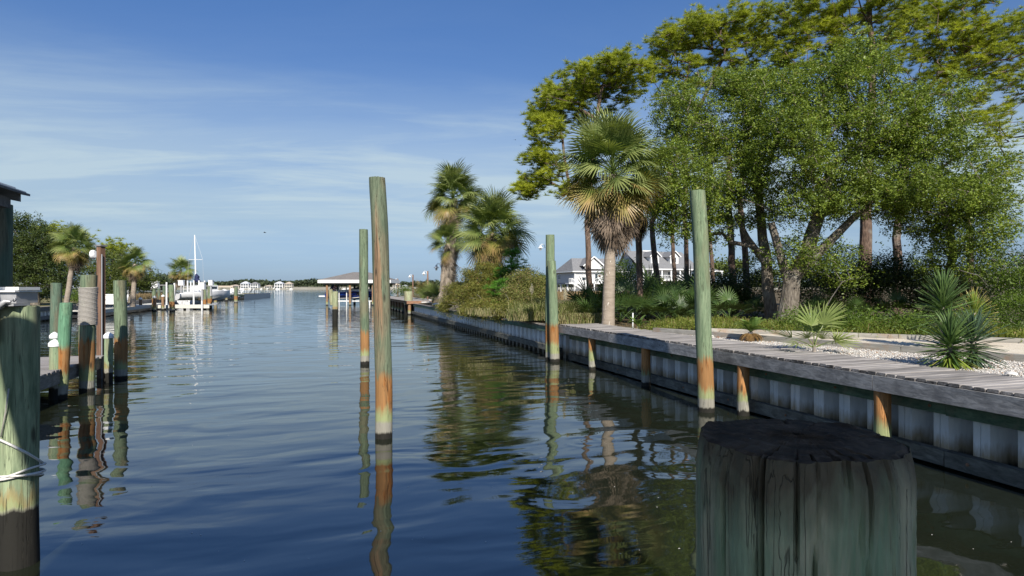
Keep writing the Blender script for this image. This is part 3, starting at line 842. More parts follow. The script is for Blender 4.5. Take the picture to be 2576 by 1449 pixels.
# a few deep ones on the side towards the camera
va = math.atan2(-0.92, -0.441)
cracks += [(va - 0.30, 0.017, 1.4, 0.024), (va - 0.02, 0.012, 0.7, 0.02), (va + 0.12, 0.010, 0.8, 0.014), (va + 0.62, 0.013, 1.0, 0.018), (va - 0.68, 0.014, 0.6, 0.018)]
vs = []
for i in range(rings + 1):
    f_ = i / rings
    z = 0.6 + (h0 - 0.6) * (1 - (1 - f_) ** 1.7) if True else 0
    for k in range(n):
        a = 2 * math.pi * k / n
        r_ = rr0 * (1.0 + 0.012 * math.sin(2 * a + 1) + 0.008 * math.sin(3 * a + z) + 0.006 * math.sin(7 * a + 2 * z)) + 0.0016 * math.sin(23 * a + 3 * math.sin(z * 4)) + rj.uniform(-0.0006, 0.0006)
        if z > h0 - 0.05:
            q = (z - (h0 - 0.05)) / 0.05
            r_ -= 0.009 * q * q * (1 + 0.3 * math.sin(4 * a) + 0.2 * math.sin(9 * a + 1))
        for (ca, cw, cl_, cd) in cracks:
            dz = h0 - z
            if dz < cl_:
                da = (a - ca - 0.05 * math.sin(z * 9 + ca * 5) * min(1, dz * 3) + math.pi) % (2 * math.pi) - math.pi
                ww = cw * (1 - dz / cl_) ** 0.6
                if abs(da) < ww * 1.4:
                    r_ -= cd * (1 - abs(da) / (ww * 1.4)) * (1 - dz / cl_) ** 0.5
        zz_ = z
        if i == rings:
            zz_ += 0.004 * math.sin(3 * a) + 0.0015 * math.sin(11 * a + 1) + rj.uniform(-0.0008, 0.0008)
        vs.append((r_ * math.cos(a), r_ * math.sin(a), zz_))
m = MB()
m.add(vs, [(i * n + k, i * n + (k + 1) % n, (i + 1) * n + (k + 1) % n, (i + 1) * n + k) for i in range(rings) for k in range(n)])
b0 = rings * n
prev = list(range(b0, b0 + n))
for q in range(1, 15):
    f_ = 1 - q / 15
    cur = []
    for k in range(n):
        p_ = vs[b0 + k]
        a = 2 * math.pi * k / n
        zz_ = h0 + 0.006 * (1 - f_) + 0.0015 * math.sin(q * 2.3 + 0.4 * math.sin(3 * a)) + rj.uniform(-0.0008, 0.0008)
        for (ca, cw, cl_, cd) in cracks:
            da = (a - ca + math.pi) % (2 * math.pi) - math.pi
            if abs(da) < cw * 1.3 and f_ > 0.72: zz_ -= 0.009 * (1 - abs(da) / (cw * 1.3))
        m.v.append((p_[0] * f_, p_[1] * f_, zz_)); cur.append(len(m.v) - 1)
    for k in range(n):
        m.f.append((prev[k], prev[(k + 1) % n], cur[(k + 1) % n], cur[k])); m.m.append(1 if q > 0 else 0)
    prev = cur
m.v.append((0, 0, h0)); m.f += [(prev[k], prev[(k + 1) % n], len(m.v) - 1) for k in range(n)]; m.m += [1] * n
# shaft material: green with blackened upper rim
mt, nt = newmat('near_pile_wood')
o = nt.n('TexCoord').outputs['Object']
z = nt.n('SeparateXYZ', {0: o}).outputs[2]
fine = nt.noise(nt.scaled(o, 120, 120, 5.0), 1.0, 7.0, 0.72, 0.5)
mid = nt.noise(nt.scaled(o, 16, 16, 2.4), 1.0, 4.0, 0.6, 0.8)
blot = nt.noise(nt.scaled(o, 13, 13, 6.5), 1.0, 4.0, 0.6, 0.4)
c = nt.mix(nt.mapr(mid, 0.38, 0.62), (0.17, 0.28, 0.18), (0.42, 0.43, 0.31))
c = nt.mix(nt.mapr(blot, 0.52, 0.66), c, (0.26, 0.38, 0.26))
c = nt.mix(nt.mapr(fine, 0.35, 0.65, 0.0, 0.55), c, (0.16, 0.17, 0.14))
rim = nt.math('ADD', z, nt.math('MULTIPLY', nt.math('SUBTRACT', blot, 0.5), 0.22))
c = nt.mix(nt.mapr(rim, h0 - 0.10, h0 - 0.005, 0, 0.9), c, (0.085, 0.066, 0.048))
crk = nt.noise(nt.scaled(o, 38, 38, 1.0), 1.0, 3.0, 0.6, 0.35)
ck = nt.math('MAXIMUM', nt.mapr(nt.math('ABSOLUTE', nt.math('SUBTRACT', crk, 0.5)), 0.0, 0.012), nt.mapr(nt.math('ADD', mid, nt.math('MULTIPLY', fine, 0.3)), 0.66, 0.60))
c = nt.mix(nt.math('ADD', 0.30, nt.math('MULTIPLY', ck, 0.70)), (0.035, 0.034, 0.028), c)
c = nt.mix(nt.mapr(fine, 0.30, 0.70, 0.0, 0.55), c, nt.mix(1.0, c, (1.5, 1.5, 1.35), 'MULTIPLY'))
finish(nt, c, 0.85, nt.math('ADD', fine, nt.math('MULTIPLY', ck, 0.5)), 0.005, 0.25)
mt2, nt = newmat('near_pile_top')
o = nt.n('TexCoord').outputs['Object']
n1 = nt.noise(nt.scaled(o, 1, 1, 0.3), 34.0, 6.0, 0.7)
n2 = nt.noise(nt.scaled(o, 1, 1, 0.3), 9.0, 3.0, 0.6)
rad = nt.n('VectorMath', {0: nt.scaled(o, 1, 1, 0)}, operation='LENGTH').outputs['Value']
ringw = nt.math('SINE', nt.math('MULTIPLY', nt.math('ADD', rad, nt.math('MULTIPLY', n2, 0.02)), 520.0))
c = nt.mix(nt.mapr(n1, 0.4, 0.72), (0.040, 0.029, 0.018), (0.12, 0.082, 0.050))
c = nt.mix(nt.mapr(n2, 0.52, 0.70, 0, 0.6), c, (0.15, 0.115, 0.08))
dots = nt.n('TexVoronoi', {'Vector': nt.scaled(o, 1, 1, 0.2), 'Scale': 26.0}).outputs[0]
c = nt.mix(nt.mapr(n1, 0.56, 0.70, 0, 0.5), c, (0.20, 0.16, 0.12))
c = nt.mix(nt.math('MULTIPLY', nt.mapr(dots, 0.10, 0.07), nt.math('GREATER_THAN', n2, 0.62)), c, (0.35, 0.42, 0.50))
finish(nt, c, 0.85, nt.math('ADD', n1, nt.math('MULTIPLY', ringw, 0.06)), 0.0025, 0.3)
me = m.mesh('mooring_pile', 40)
o = link('mooring_pile', me, [mt, mt2], None, Matrix.Translation(NP))
tag(o, 'large old cracked pile with blackened top in the near lower right corner', 'pile', G)

# ------------------------------------------------------------------ small dock on the left
dk = thing('dock', 'small grey plank dock at left among the capped piles', 'dock', (-11, 13.5, 0))
DKO = Vector((-9.22, 11.36, 0))
DF = Matrix(((-M_.x, U.x, 0, DKO.x), (-M_.y, U.y, 0, DKO.y), (0, 0, 1, 0), (0, 0, 0, 1)))
me = MB().box(0.0, 3.6, -0.07, 0.07, -0.038, 0).mesh('plank'); me.materials.append(MAT['plank_left'])
s_ = -2.6
while s_ < 4.45:
    place('plank', me, None, dk, s_, random.uniform(-0.03, 0.03), 0.655 + random.uniform(-0.003, 0.003), frame=DF); s_ += 0.147
m = MB(); m.box(0.02, 0.06, -2.7, 4.4, 0.35, 0.612, DF, jit=0.004); m.build('fascia_board', MAT['cap'], dk)
m = MB(); m.box(0.02, 3.5, 4.40, 4.44, 0.35, 0.612, DF, jit=0.004); m.build('fascia_board', MAT['cap'], dk)
for (a_, b_) in ((0.25, 3.9), (0.25, 0.6), (3.0, 3.9), (3.0, 0.6)):
    q = DF @ Vector((a_, b_, 0))
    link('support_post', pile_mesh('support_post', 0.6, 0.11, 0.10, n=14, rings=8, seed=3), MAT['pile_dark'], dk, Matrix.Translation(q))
m = MB(); m.box(0.9, 1.0, 4.0, 4.4, 0.662, 0.70, DF); 
def capped(label, px, pyb, d, pyt, r, seed, base_z, cat='pile'):
    x = (px - 1288) / FOC * d
    t = thing('capped_post', label, cat, (x, d, base_z), group='short posts with white caps on the small dock')
    topz = pz(pyt, d)
    me = pile_mesh('post', topz - 0.10, r, r * 0.98, seed=seed, n=16, rings=10, zlo=-0.8, wob=0.01)
    link('post', me, MAT['pile_cap'] if seed != 22 else MAT['pile_dark'], t, Matrix.Translation(Vector((x, d, 0))))
    m = MB(); m.lathe([(r * 1.13, topz - 0.155), (r * 1.15, topz - 0.09), (r * 0.75, topz - 0.04), (0.012, topz)], (x, d, 0), 20)
    m.build('cap', MAT['white'], t, 30)
    return t
capped('short capped post on the dock beside the leaning green pile', 138, 935, 12.85, 853, 0.105, 20, 0.65)
capped('short capped post on the dock right of the lamp post', 273, 892, 15.2, 835, 0.10, 21, 0.65)
capped('short capped post furthest back in front of the dark pile', 137, 900, 14.9, 835, 0.095, 22, 0.65)

# lamp post on the dock
d = 15.9; x = (254 - 1288) / FOC * d
lp = thing('lamp_post', 'tall brown square post on the small dock with a white floodlight', 'lamp post', (x, d, 0.66))
m = MB(); m.box(-0.07, 0.07, -0.07, 0.07, -0.5, pz(620, d), Matrix.Translation(Vector((x, d, 0))) @ Matrix.Rotation(R(-14), 4, 'Z')); m.build('post', MAT['lamp_wood'], lp)
m = MB(); m.box(-0.10, 0.10, -0.10, 0.10, pz(620, d), pz(616, d), Matrix.Translation(Vector((x, d, 0))) @ Matrix.Rotation(R(-14), 4, 'Z')); m.build('cap', MAT['beam_dark'], lp)
m = MB(); m.box(x - 0.16, x - 0.08, d - 0.06, d + 0.06, pz(648, d), pz(632, d)); m.build('bracket', MAT['grey'], lp)
m = MB(); zc = pz(640, d)
m.lathe([(0.04, 0), (0.095, 0.04), (0.12, 0.07), (0.12, 0.11), (0.06, 0.125)], (0, 0, 0), 14, M=Matrix.Translation(Vector((x - 0.12, d, zc))) @ Matrix.Rotation(R(-90), 4, 'Y')); m.build('floodlight', MAT['white'], lp, 40)
m = MB(); m.tube([(x + 0.085, d - 0.09, -0.3), (x + 0.085, d - 0.09, pz(640, d))], 0.014, 6); m.build('conduit', MAT['grey'], lp)

# near left pile with the lift bracket
d = 5.2; x = -4.30
np_ = pile('mooring_pile', 'big mottled green pile at the left edge tied with white rope', (x, d), pz(770, d), None, 0.150, 0.140, 'pile_mooring', 12, G, n=40, rings=40)
rp = thing('rope', 'white mooring rope looped round the near left pile', 'rope', (x, d, 0.7))
m = MB()
for j, (z0, tilt, r_) in enumerate(((0.80, 0.05, 0.165), (0.77, 0.03, 0.170), (0.745, 0.055, 0.166), (0.79, 0.02, 0.178))):
    pts = []
    for i in range(41):
        a = 2 * math.pi * i / 40 + j
        rr_ = r_ + 0.012 * math.sin(3 * a + j) * (1 if math.cos(a) > 0 else 0.3)
        pts.append((x + rr_ * math.cos(a) + 0.008, d + rr_ * math.sin(a), z0 + tilt * math.cos(a + 0.5 * j)))
    m.tube(pts, 0.0095, 6)
m.build('loop', MAT['rope_white'], rp, 180)
m = MB()
m.tube([(x - 0.42, d - 0.35, 1.42), (x - 0.25, d - 0.24, 1.28), (x - 0.08, d - 0.19, 1.16), (x + 0.08, d - 0.165, 1.07), (x + 0.155, d - 0.09, 0.98), (x + 0.172, d, 0.90), (x + 0.15, d + 0.09, 0.84)], 0.0105, 6)
m.build('line', MAT['rope_white'], rp, 180)
m = MB(); m.tube([(x - 0.02, d - 0.160, 1.14), (x + 0.02, d - 0.16, 1.35), (x + 0.045, d - 0.158, 1.55)], 0.006, 5); m.build('cord', MAT['rope'], rp, 180)

lf = thing('boat_lift', 'galvanised boat lift beam on top of the near left pile', 'boat lift', (x - 0.1, d, 2.2))
bm_ = MB(); zt = pz(735, d); zb = pz(762, d)
def px_x(px, dd=d): return (px - 1288) / FOC * dd
bm_.box(px_x(-60), px_x(72), d - 0.13, d + 0.10, zb, zt); bm_.build('beam', MAT['galv'], lf)
bm_ = MB(); bm_.box(px_x(-60), px_x(76), d - 0.16, d + 0.13, zt + 0.002, zt + 0.016); bm_.build('top_plate', MAT['white'], lf)
for a_, b_ in ((-5, 20), (46, 78)):
    bm_ = MB(); bm_.box(px_x(a_), px_x(b_), d - 0.13, d + 0.10, zt + 0.018, zt + 0.045); bm_.build('clamp', MAT['white'], lf)
bm_ = MB(); bm_.box(px_x(-60), px_x(80), d - 0.19, d - 0.02, zb - 0.022, zb - 0.002); bm_.build('bottom_flange', MAT['galv'], lf)
bm_ = MB(); bm_.box(px_x(-50), px_x(30), d - 0.175, d - 0.162, pz(856, d), pz(776, d)); bm_.build('bracket_plate', MAT['galv'], lf)
bm_ = MB(); bm_.box(px_x(30), px_x(32), d - 0.22, d - 0.15, pz(856, d), pz(776, d)); bm_.build('bracket_flange', MAT['galv'], lf)
bm_ = MB(); bm_.beam((px_x(2), d - 0.19, pz(783, d)), (px_x(24), d - 0.19, pz(850, d)), 0.02, 0.022, up=(0, 1, 0)); bm_.build('strap', MAT['white'], lf)
for (a_, b_) in ((6, 790), (10, 842), (18, 752), (68, 752)):
    bm_ = MB(); bm_.lathe([(0.016, 0), (0.016, 0.012), (0.008, 0.014), (0.008, 0.024)], (0, 0, 0), 8, M=Matrix.Translation(Vector((px_x(a_), d - (0.176 if b_ > 770 else 0.131), pz(b_, d)))) @ Matrix.Rotation(R(90), 4, 'X')); bm_.build('bolt', MAT['galv'], lf)
bm_ = MB(); bm_.tube([(px_x(30), d - 0.20, zb - 0.03), (px_x(55), d - 0.22, zb - 0.02), (px_x(66), d - 0.21, zb + 0.02), (px_x(76), d - 0.20, zb + 0.015)], [0.02, 0.03, 0.022, 0.012], 8); bm_.build('hook', MAT['galv'], lf, 60)

# covered slip whose roof corner shows top left
sh = thing('boat_shed', 'dark timber boat shed roof corner at the upper left edge', 'boat shed', (-6.5, 4.5, 0))
cor = Vector(((27 - 1288) / FOC * 5.9, 5.9, 0))
SF = Matrix(((-M_.x, -U.x, 0, cor.x), (-M_.y, -U.y, 0, cor.y), (0, 0, 1, 0), (0, 0, 0, 1)))     # local x: away from the canal, y: back towards the viewer
zb = pz(524, 5.9); zt = pz(497, 5.9); zr = pz(480, 5.9)
m = MB(); m.box(0.0, 5.0, 0.0, 0.05, zb, zt, SF); m.build('beam', MAT['beam_dark'], sh)
m = MB(); m.box(0.0, 0.05, 0.052, 2.4, zb, zt, SF); m.build('beam', MAT['beam_dark'], sh)
sl = math.tan(R(11))
def sloped(x0, x1, y0, y1, z0, z1):
    m = MB(); m.box(x0, x1, y0, y1, z0, z1, SF)
    m.v = [(p[0], p[1], p[2] + (SF.inverted() @ Vector(p)).x * sl) for p in m.v]
    return m
sloped(-0.06, 5.0, -0.06, -0.015, zt - 0.02, zr + 0.01).build('fascia_board', MAT['beam_dark'], sh)
sloped(-0.09, 5.0, -0.10, 2.6, zr + 0.014, zr + 0.026).build('roof_panel', MAT['metal_roof'], sh)
sloped(-0.115, -0.05, -0.12, 2.6, zr - 0.01, zr + 0.012).build('drip_edge', MAT['beam_dark'], sh)
for k in range(12):
    sloped(0.0 + k * 0.20, 0.022 + k * 0.20, -0.10, 2.6, zr + 0.027, zr + 0.05).build('roof_rib', MAT['metal_roof'], sh)
for (a_, b_) in ((0.17, 0.26), (4.6, 0.26)):
    q = SF @ Vector((a_, b_, 0)) if a_ > 1 else Vector(((-10 - 1288) / FOC * 6.16, 6.16, 0))
    link('support_post', pile_mesh('support_post', zt - 0.03 if a_ < 1 else zt - 0.01, 0.15, 0.135, seed=31, n=24), MAT['pile_dark'], sh, Matrix.Translation(q))

# the roofed dock the picture is taken from (its roof shades the near piles)
hd = thing('dock_shelter', 'roofed timber dock shelter over the camera position', 'shelter', (0, -2, 0.9))
HC = Vector((-3.9, 1.9, 0))
HF = Matrix(((M_.x, -U.x, 0, HC.x), (M_.y, -U.y, 0, HC.y), (0, 0, 1, 0), (0, 0, 0, 1)))
m = MB(); m.box(0, 5.0, 0, 6.05, 4.40, 4.46, HF); m.build('roof_panel', MAT['metal_roof'], hd)
m = MB(); m.box(0.05, 4.95, 0.0, 0.05, 4.18, 4.397, HF); m.build('beam', MAT['beam_dark'], hd)
for a_, b_ in ((0.2, 3.2), (0.2, 5.4), (4.8, 3.6), (4.8, 5.4)):
    m = MB(); m.box(a_ - 0.07, a_ + 0.07, b_ - 0.07, b_ + 0.07, -1, 4.39, HF); m.build('support_post', MAT['lamp_wood'], hd)
me = MB().box(0.0, 4.6, -0.07, 0.07, -0.04, 0).mesh('plank'); me.materials.append(MAT['plank_left'])
s_ = 2.6
while s_ < 8.8:
    link('plank', me, None, hd, HF @ Matrix.Translation(Vector((0.2, s_, 0.9)))); s_ += 0.147

# ------------------------------------------------------------------ vegetation
def unit_rows(n, rng=RNG):
    v = rng.normal(size=(n, 3)); return v / np.linalg.norm(v, axis=1, keepdims=True)

def leaves_arrays(centers, counts, spread, size, rng, flat=0.7, aspect=0.45, upbias=0.35):
    """little folded diamond leaves scattered round the centres; returns V (n*4,3), F"""
    idx = np.repeat(np.arange(len(centers)), counts)
    n = len(idx)
    off = rng.normal(size=(n, 3)) * spread
    off[:, 2] *= flat
    p = np.asarray(centers)[idx] + off
    d = unit_rows(n, rng); d[:, 2] *= 0.6
    d /= np.linalg.norm(d, axis=1, keepdims=True)
    nn = unit_rows(n, rng) + np.array([0, 0, upbias * 2])
    b = np.cross(nn, d); b /= np.linalg.norm(b, axis=1, keepdims=True) + 1e-9
    L = size * rng.uniform(0.6, 1.3, (n, 1)); W = L * aspect
    up = np.cross(d, b)
    V = np.empty((n, 4, 3))
    V[:, 0] = p - d * L * 0.5
    V[:, 1] = p + b * W * 0.5 + up * L * 0.06
    V[:, 2] = p + d * L * 0.5
    V[:, 3] = p - b * W * 0.5 + up * L * 0.06
    F = np.arange(n * 4).reshape(n, 4)
    return V.reshape(-1, 3), F

def needles_arrays(centers, n_each, length, width, rng, up=0.35):
    n = len(centers) * n_each
    c = np.repeat(np.asarray(centers), n_each, axis=0)
    d = unit_rows(n, rng); d[:, 2] = np.abs(d[:, 2]) * 0.9 + d[:, 2] * 0.35 + up * 0.6
    d /= np.linalg.norm(d, axis=1, keepdims=True)
    L = length * rng.uniform(0.75, 1.15, (n, 1))
    s = unit_rows(n, rng); b = np.cross(d, s); b /= np.linalg.norm(b, axis=1, keepdims=True) + 1e-9
    V = np.empty((n, 3, 3))
    V[:, 0] = c + d * 0.02 + b * width * 0.5; V[:, 1] = c + d * 0.02 - b * width * 0.5
    V[:, 2] = c + d * L - np.array([0, 0, 1.0]) * L * 0.10
    return V.reshape(-1, 3), np.arange(n * 3).reshape(n, 3)

def blob_points(blobs, rng, dens=1.0, shell=0.55):
    """blobs: px, py, half width px, half height px, distance, half depth m, count -> cluster centres"""
    P = []
    for (bx, by, rx, ry, dist, dep, cnt) in blobs:
        c = at(bx, by, dist); ax = rx / FOC * dist; az = ry / FOC * dist
        u = unit_rows(int(cnt * dens), rng)
        r = rng.uniform(shell ** 3, 1.0, (len(u), 1)) ** (1 / 3)
        P.append(np.array(c) + u * r * np.array([ax, dep, az]))
    return np.vstack(P)

def skeleton(pts, trunk, trunk_r, tip_r, rng, seg=0.7, wander=0.10, pipe=0.5, rmax=None, pen=0.30, start=0.35):
    """joins every foliage cluster to the nearest limb; trunk: list of points; returns tubes as MB"""
    trunk = [np.array(p) for p in trunk]
    N = []; par = []; plen = []
    for i, p in enumerate(trunk):
        if i == 0: N.append(p); par.append(-1); plen.append(0); continue
        a = trunk[i - 1]; L = np.linalg.norm(p - a); k = max(1, int(L / seg))
        for j in range(1, k + 1):
            q = a + (p - a) * j / k
            N.append(q); par.append(len(N) - 2); plen.append(plen[-1] + L / k)
    nt_ = len(N)
    cap_n = nt_ + len(pts) * 8 + 10
    A = np.zeros((cap_n, 3)); A[:nt_] = np.array(N); PL = np.zeros(cap_n); PL[:nt_] = plen
    ok = np.zeros(cap_n, bool); lo = int(nt_ * start); ok[lo:nt_] = True
    cnt = nt_
    mid = A[lo:nt_].mean(axis=0)
    order = np.argsort(np.min(np.linalg.norm(pts[:, None, :] - A[None, lo:nt_:2, :], axis=2), axis=1))
    for i in order:
        p = pts[i]
        d = np.linalg.norm(A[:cnt] - p, axis=1)
        cost = d + pen * PL[:cnt] * 0.3 + np.maximum(0, A[:cnt, 2] - p[2]) * 0.7
        cost[~ok[:cnt]] = 1e9
        j = int(np.argmin(cost)); a = A[j]; L = d[j]
        k = min(7, max(1, int(L / seg)))
        sag = rng.normal(size=3) * wander * L
        prev = j
        for q in range(1, k + 1):
            f = q / k
            pos = a + (p - a) * f + sag * math.sin(math.pi * f) * 0.9 + np.array([0, 0, -0.06 * L * math.sin(math.pi * f)])
            A[cnt] = pos; par.append(prev); PL[cnt] = PL[prev] + L / k; ok[cnt] = True
            prev = cnt; cnt += 1
    w_ = np.zeros(cnt); leafn = np.ones(cnt, bool)
    for i in range(cnt):
        if par[i] >= 0: leafn[par[i]] = False
    w_[leafn] = 1
    for i in range(cnt - 1, 0, -1):
        w_[par[i]] += w_[i]
    rad = tip_r * w_ ** pipe
    if rmax: rad = np.minimum(rad, rmax)
    V = []; F = []; base = 0
    for i in range(nt_, cnt):
        j = par[i]
        a = A[j]; b = A[i]; ra = min(rad[j], rad[i] * 1.35); rb = rad[i]
        if leafn[i]: rb = tip_r * 0.5
        d = b - a; L = np.linalg.norm(d)
        if L < 1e-6: continue
        d = d / L; t = np.array([0, 0, 1.0]) if abs(d[2]) < 0.9 else np.array([1.0, 0, 0])
        x = np.cross(d, t); x /= np.linalg.norm(x); y = np.cross(d, x)
        n = 3 if rb < 0.02 else (5 if rb < 0.06 else 8)
        for (c_, r_) in ((a - d * ra * 0.3, ra), (b + d * rb * 0.2, rb)):
            for q in range(n):
                an = 2 * math.pi * q / n
                V.append(c_ + (x * math.cos(an) + y * math.sin(an)) * r_)
        F += [(base + q, base + (q + 1) % n, base + n + (q + 1) % n, base + n + q) for q in range(n)]
        base += 2 * n
    m = MB(); m.add(V, F)
    L = len(trunk)
    pts_t = [Vector(A[i]) + Vector((rng.normal() * 0.02, rng.normal() * 0.02, 0)) for i in range(nt_)]
    rt = [trunk_r[0] + (trunk_r[1] - trunk_r[0]) * (i / max(1, nt_ - 1)) ** 0.8 for i in range(nt_)]
    rt[0] *= 1.18
    m.tube(pts_t, rt, 12, jit=0.05)
    return m

def tree(name, label, cat, kind, blobs, trunk, tr, group=None, seed=1, dens=1.0, leaf=None, mat=None, bark=None, extra_trunks=(), **kw):
    rng = np.random.default_rng(seed)
    pts = blob_points(blobs, rng, dens, kw.pop('shell', 0.5))
    base = trunk[0]
    t = thing(name, label, cat, (base[0], base[1], base[2]), group=group)
    o = np.array([base[0], base[1], base[2]])
    if kind == 'pine':
        m = skeleton(pts, trunk, tr, 0.015, rng, seg=0.6, wander=0.10, pipe=0.42, pen=0.5, start=kw.get('start', 0.5))
        nt2 = kw.get('tufts', 5)
        c = np.repeat(pts, nt2, axis=0) + rng.normal(size=(len(pts) * nt2, 3)) * kw.get('tspread', 0.20) * np.array([1, 1, 0.75])
        V, F = needles_arrays(c, kw.get('needles', 30), kw.get('nlen', 0.26), kw.get('nwid', 0.022), rng, 0.12)
    else:
        m = skeleton(pts, trunk, tr, kw.get('tip', 0.010), rng, seg=kw.get('seg', 0.6), wander=0.12, pipe=0.5, rmax=kw.get('rmax', 0.2), start=kw.get('start', 0.35), pen=0.4)
        n_l = kw.get('n_leaf', 110)
        sprigs = kw.get('sprigs', 0)
        if sprigs:
            k_ = rng.integers(int(sprigs * 0.5), int(sprigs * 1.5), len(pts))
            sc_ = np.repeat(pts, k_, axis=0); sc_ = sc_ + rng.normal(size=sc_.shape) * kw.get('spread', 0.30) * np.array([1, 1, 0.75])
            V, F = leaves_arrays(sc_, rng.integers(int(n_l / sprigs * 0.6), int(n_l / sprigs * 1.5) + 1, len(sc_)), kw.get('size', 0.1) * 0.85, kw.get('size', 0.10), rng, flat=0.8, aspect=kw.get('aspect', 0.5))
        else:
            V, F = leaves_arrays(pts, rng.integers(int(n_l * 0.5), int(n_l * 1.4), len(pts)), kw.get('spread', 0.30), kw.get('size', 0.10), rng, aspect=kw.get('aspect', 0.5))
    for (pp, rr_) in extra_trunks:
        m.tube(pp, rr_, 10, jit=0.05)
    m.build('trunk', MAT[bark or 'bark_pine'], t)
    link('crown', np_mesh('crown', V - o, F), MAT[mat], t)
    return t

# --- fan palm frond, as a mesh with the stalk's foot at the origin, pointing along +x
def fan_frond(name, stalk, fan, nseg, span, droop, fold, seed, w=0.042, costa=0.35, stalk_w=0.022):
    rj = random.Random(seed)
    m = MB()
    sp_ = [(stalk * f, 0, 0.10 * stalk * math.sin(f * math.pi * 0.8)) for f in (0, 0.35, 0.7, 1.0)]
    m.tube(sp_, [stalk_w, stalk_w * 0.7, stalk_w * 0.55, stalk_w * 0.5], 4, cap=False)
    hub = Vector(sp_[-1])
    for k in range(nseg):
        u = (k + 0.5) / nseg * 2 - 1
        th = u * R(span)
        L = fan * (0.80 + 0.20 * math.cos(th)) * rj.uniform(0.88, 1.06)
        c0 = hub + Vector((costa * fan * (1 - abs(u)) * 0.8, 0, 0.02))
        d = Vector((math.cos(th), math.sin(th), 0))
        side = Vector((-math.sin(th), math.cos(th), 0))
        lift = fold * abs(math.sin(th))
        p = []
        for f in (0.0, 0.45, 0.8, 1.0):
            z = lift * f * L * 0.5 - droop * (f ** 2.2) * L * rj.uniform(0.8, 1.2) + (0.02 if k % 2 else -0.02) * f
            p.append(c0 + d * (L * f * (1 - 0.18 * droop * f)) + Vector((0, 0, z)))
        ws = (w * 0.5, w, w * 0.62, 0.003)
        vs = []
        for q, ww in zip(p, ws):
            vs += [q + side * ww * 0.5, q - side * ww * 0.5]
        m.add(vs, [(0, 2, 3, 1), (2, 4, 5, 3), (4, 6, 7, 5)])
    return m.mesh(name)

FR = {}
for i in range(3):
    FR['green', i] = fan_frond('frond', 0.85, 0.98, 36, 118, 0.26 + 0.14 * i, 0.45, i, w=0.046)
    FR['yellow', i] = fan_frond('frond', 0.85, 0.95, 32, 100, 0.22 + 0.12 * i, 0.4, 10 + i, w=0.044)
    FR['dead', i] = fan_frond('dead_frond', 0.60, 0.80, 22, 30 + 7 * i, 0.12, 0.7, 20 + i, w=0.034)
    FR['thatch', i] = fan_frond('dead_frond', 0.30, 0.85, 20, 26 + 6 * i, 0.15, 0.9, 30 + i, w=0.034)
    FR['palmetto', i] = fan_frond('frond', 0.75, 0.55, 22, 120, 0.12 + 0.06 * i, 0.5, 40 + i, w=0.036, costa=0.05)
    FR['lime', i] = fan_frond('frond', 0.42, 0.46, 20, 80 + 15 * i, 0.10 + 0.06 * i, 0.4, 50 + i, w=0.026, costa=0.05, stalk_w=0.012)
for (k, i), me in FR.items():
    me.materials.append(MAT[{'green': 'palm_green', 'yellow': 'palm_yellow', 'dead': 'palm_dead', 'thatch': 'thatch', 'palmetto': 'palmetto', 'lime': 'palmetto_lime'}[k]])

def stick(name, kind, parent, org, az, el, roll=0.0, sc=1.0, rj=random):
    me = FR[kind, rj.randrange(3)]
    mx = Matrix.Translation(Vector(org)) @ Matrix.Rotation(az, 4, 'Z') @ Matrix.Rotation(-el, 4, 'Y') @ Matrix.Rotation(roll, 4, 'X') @ Matrix.Scale(sc, 4)
    return link(name, me, None, parent, mx)

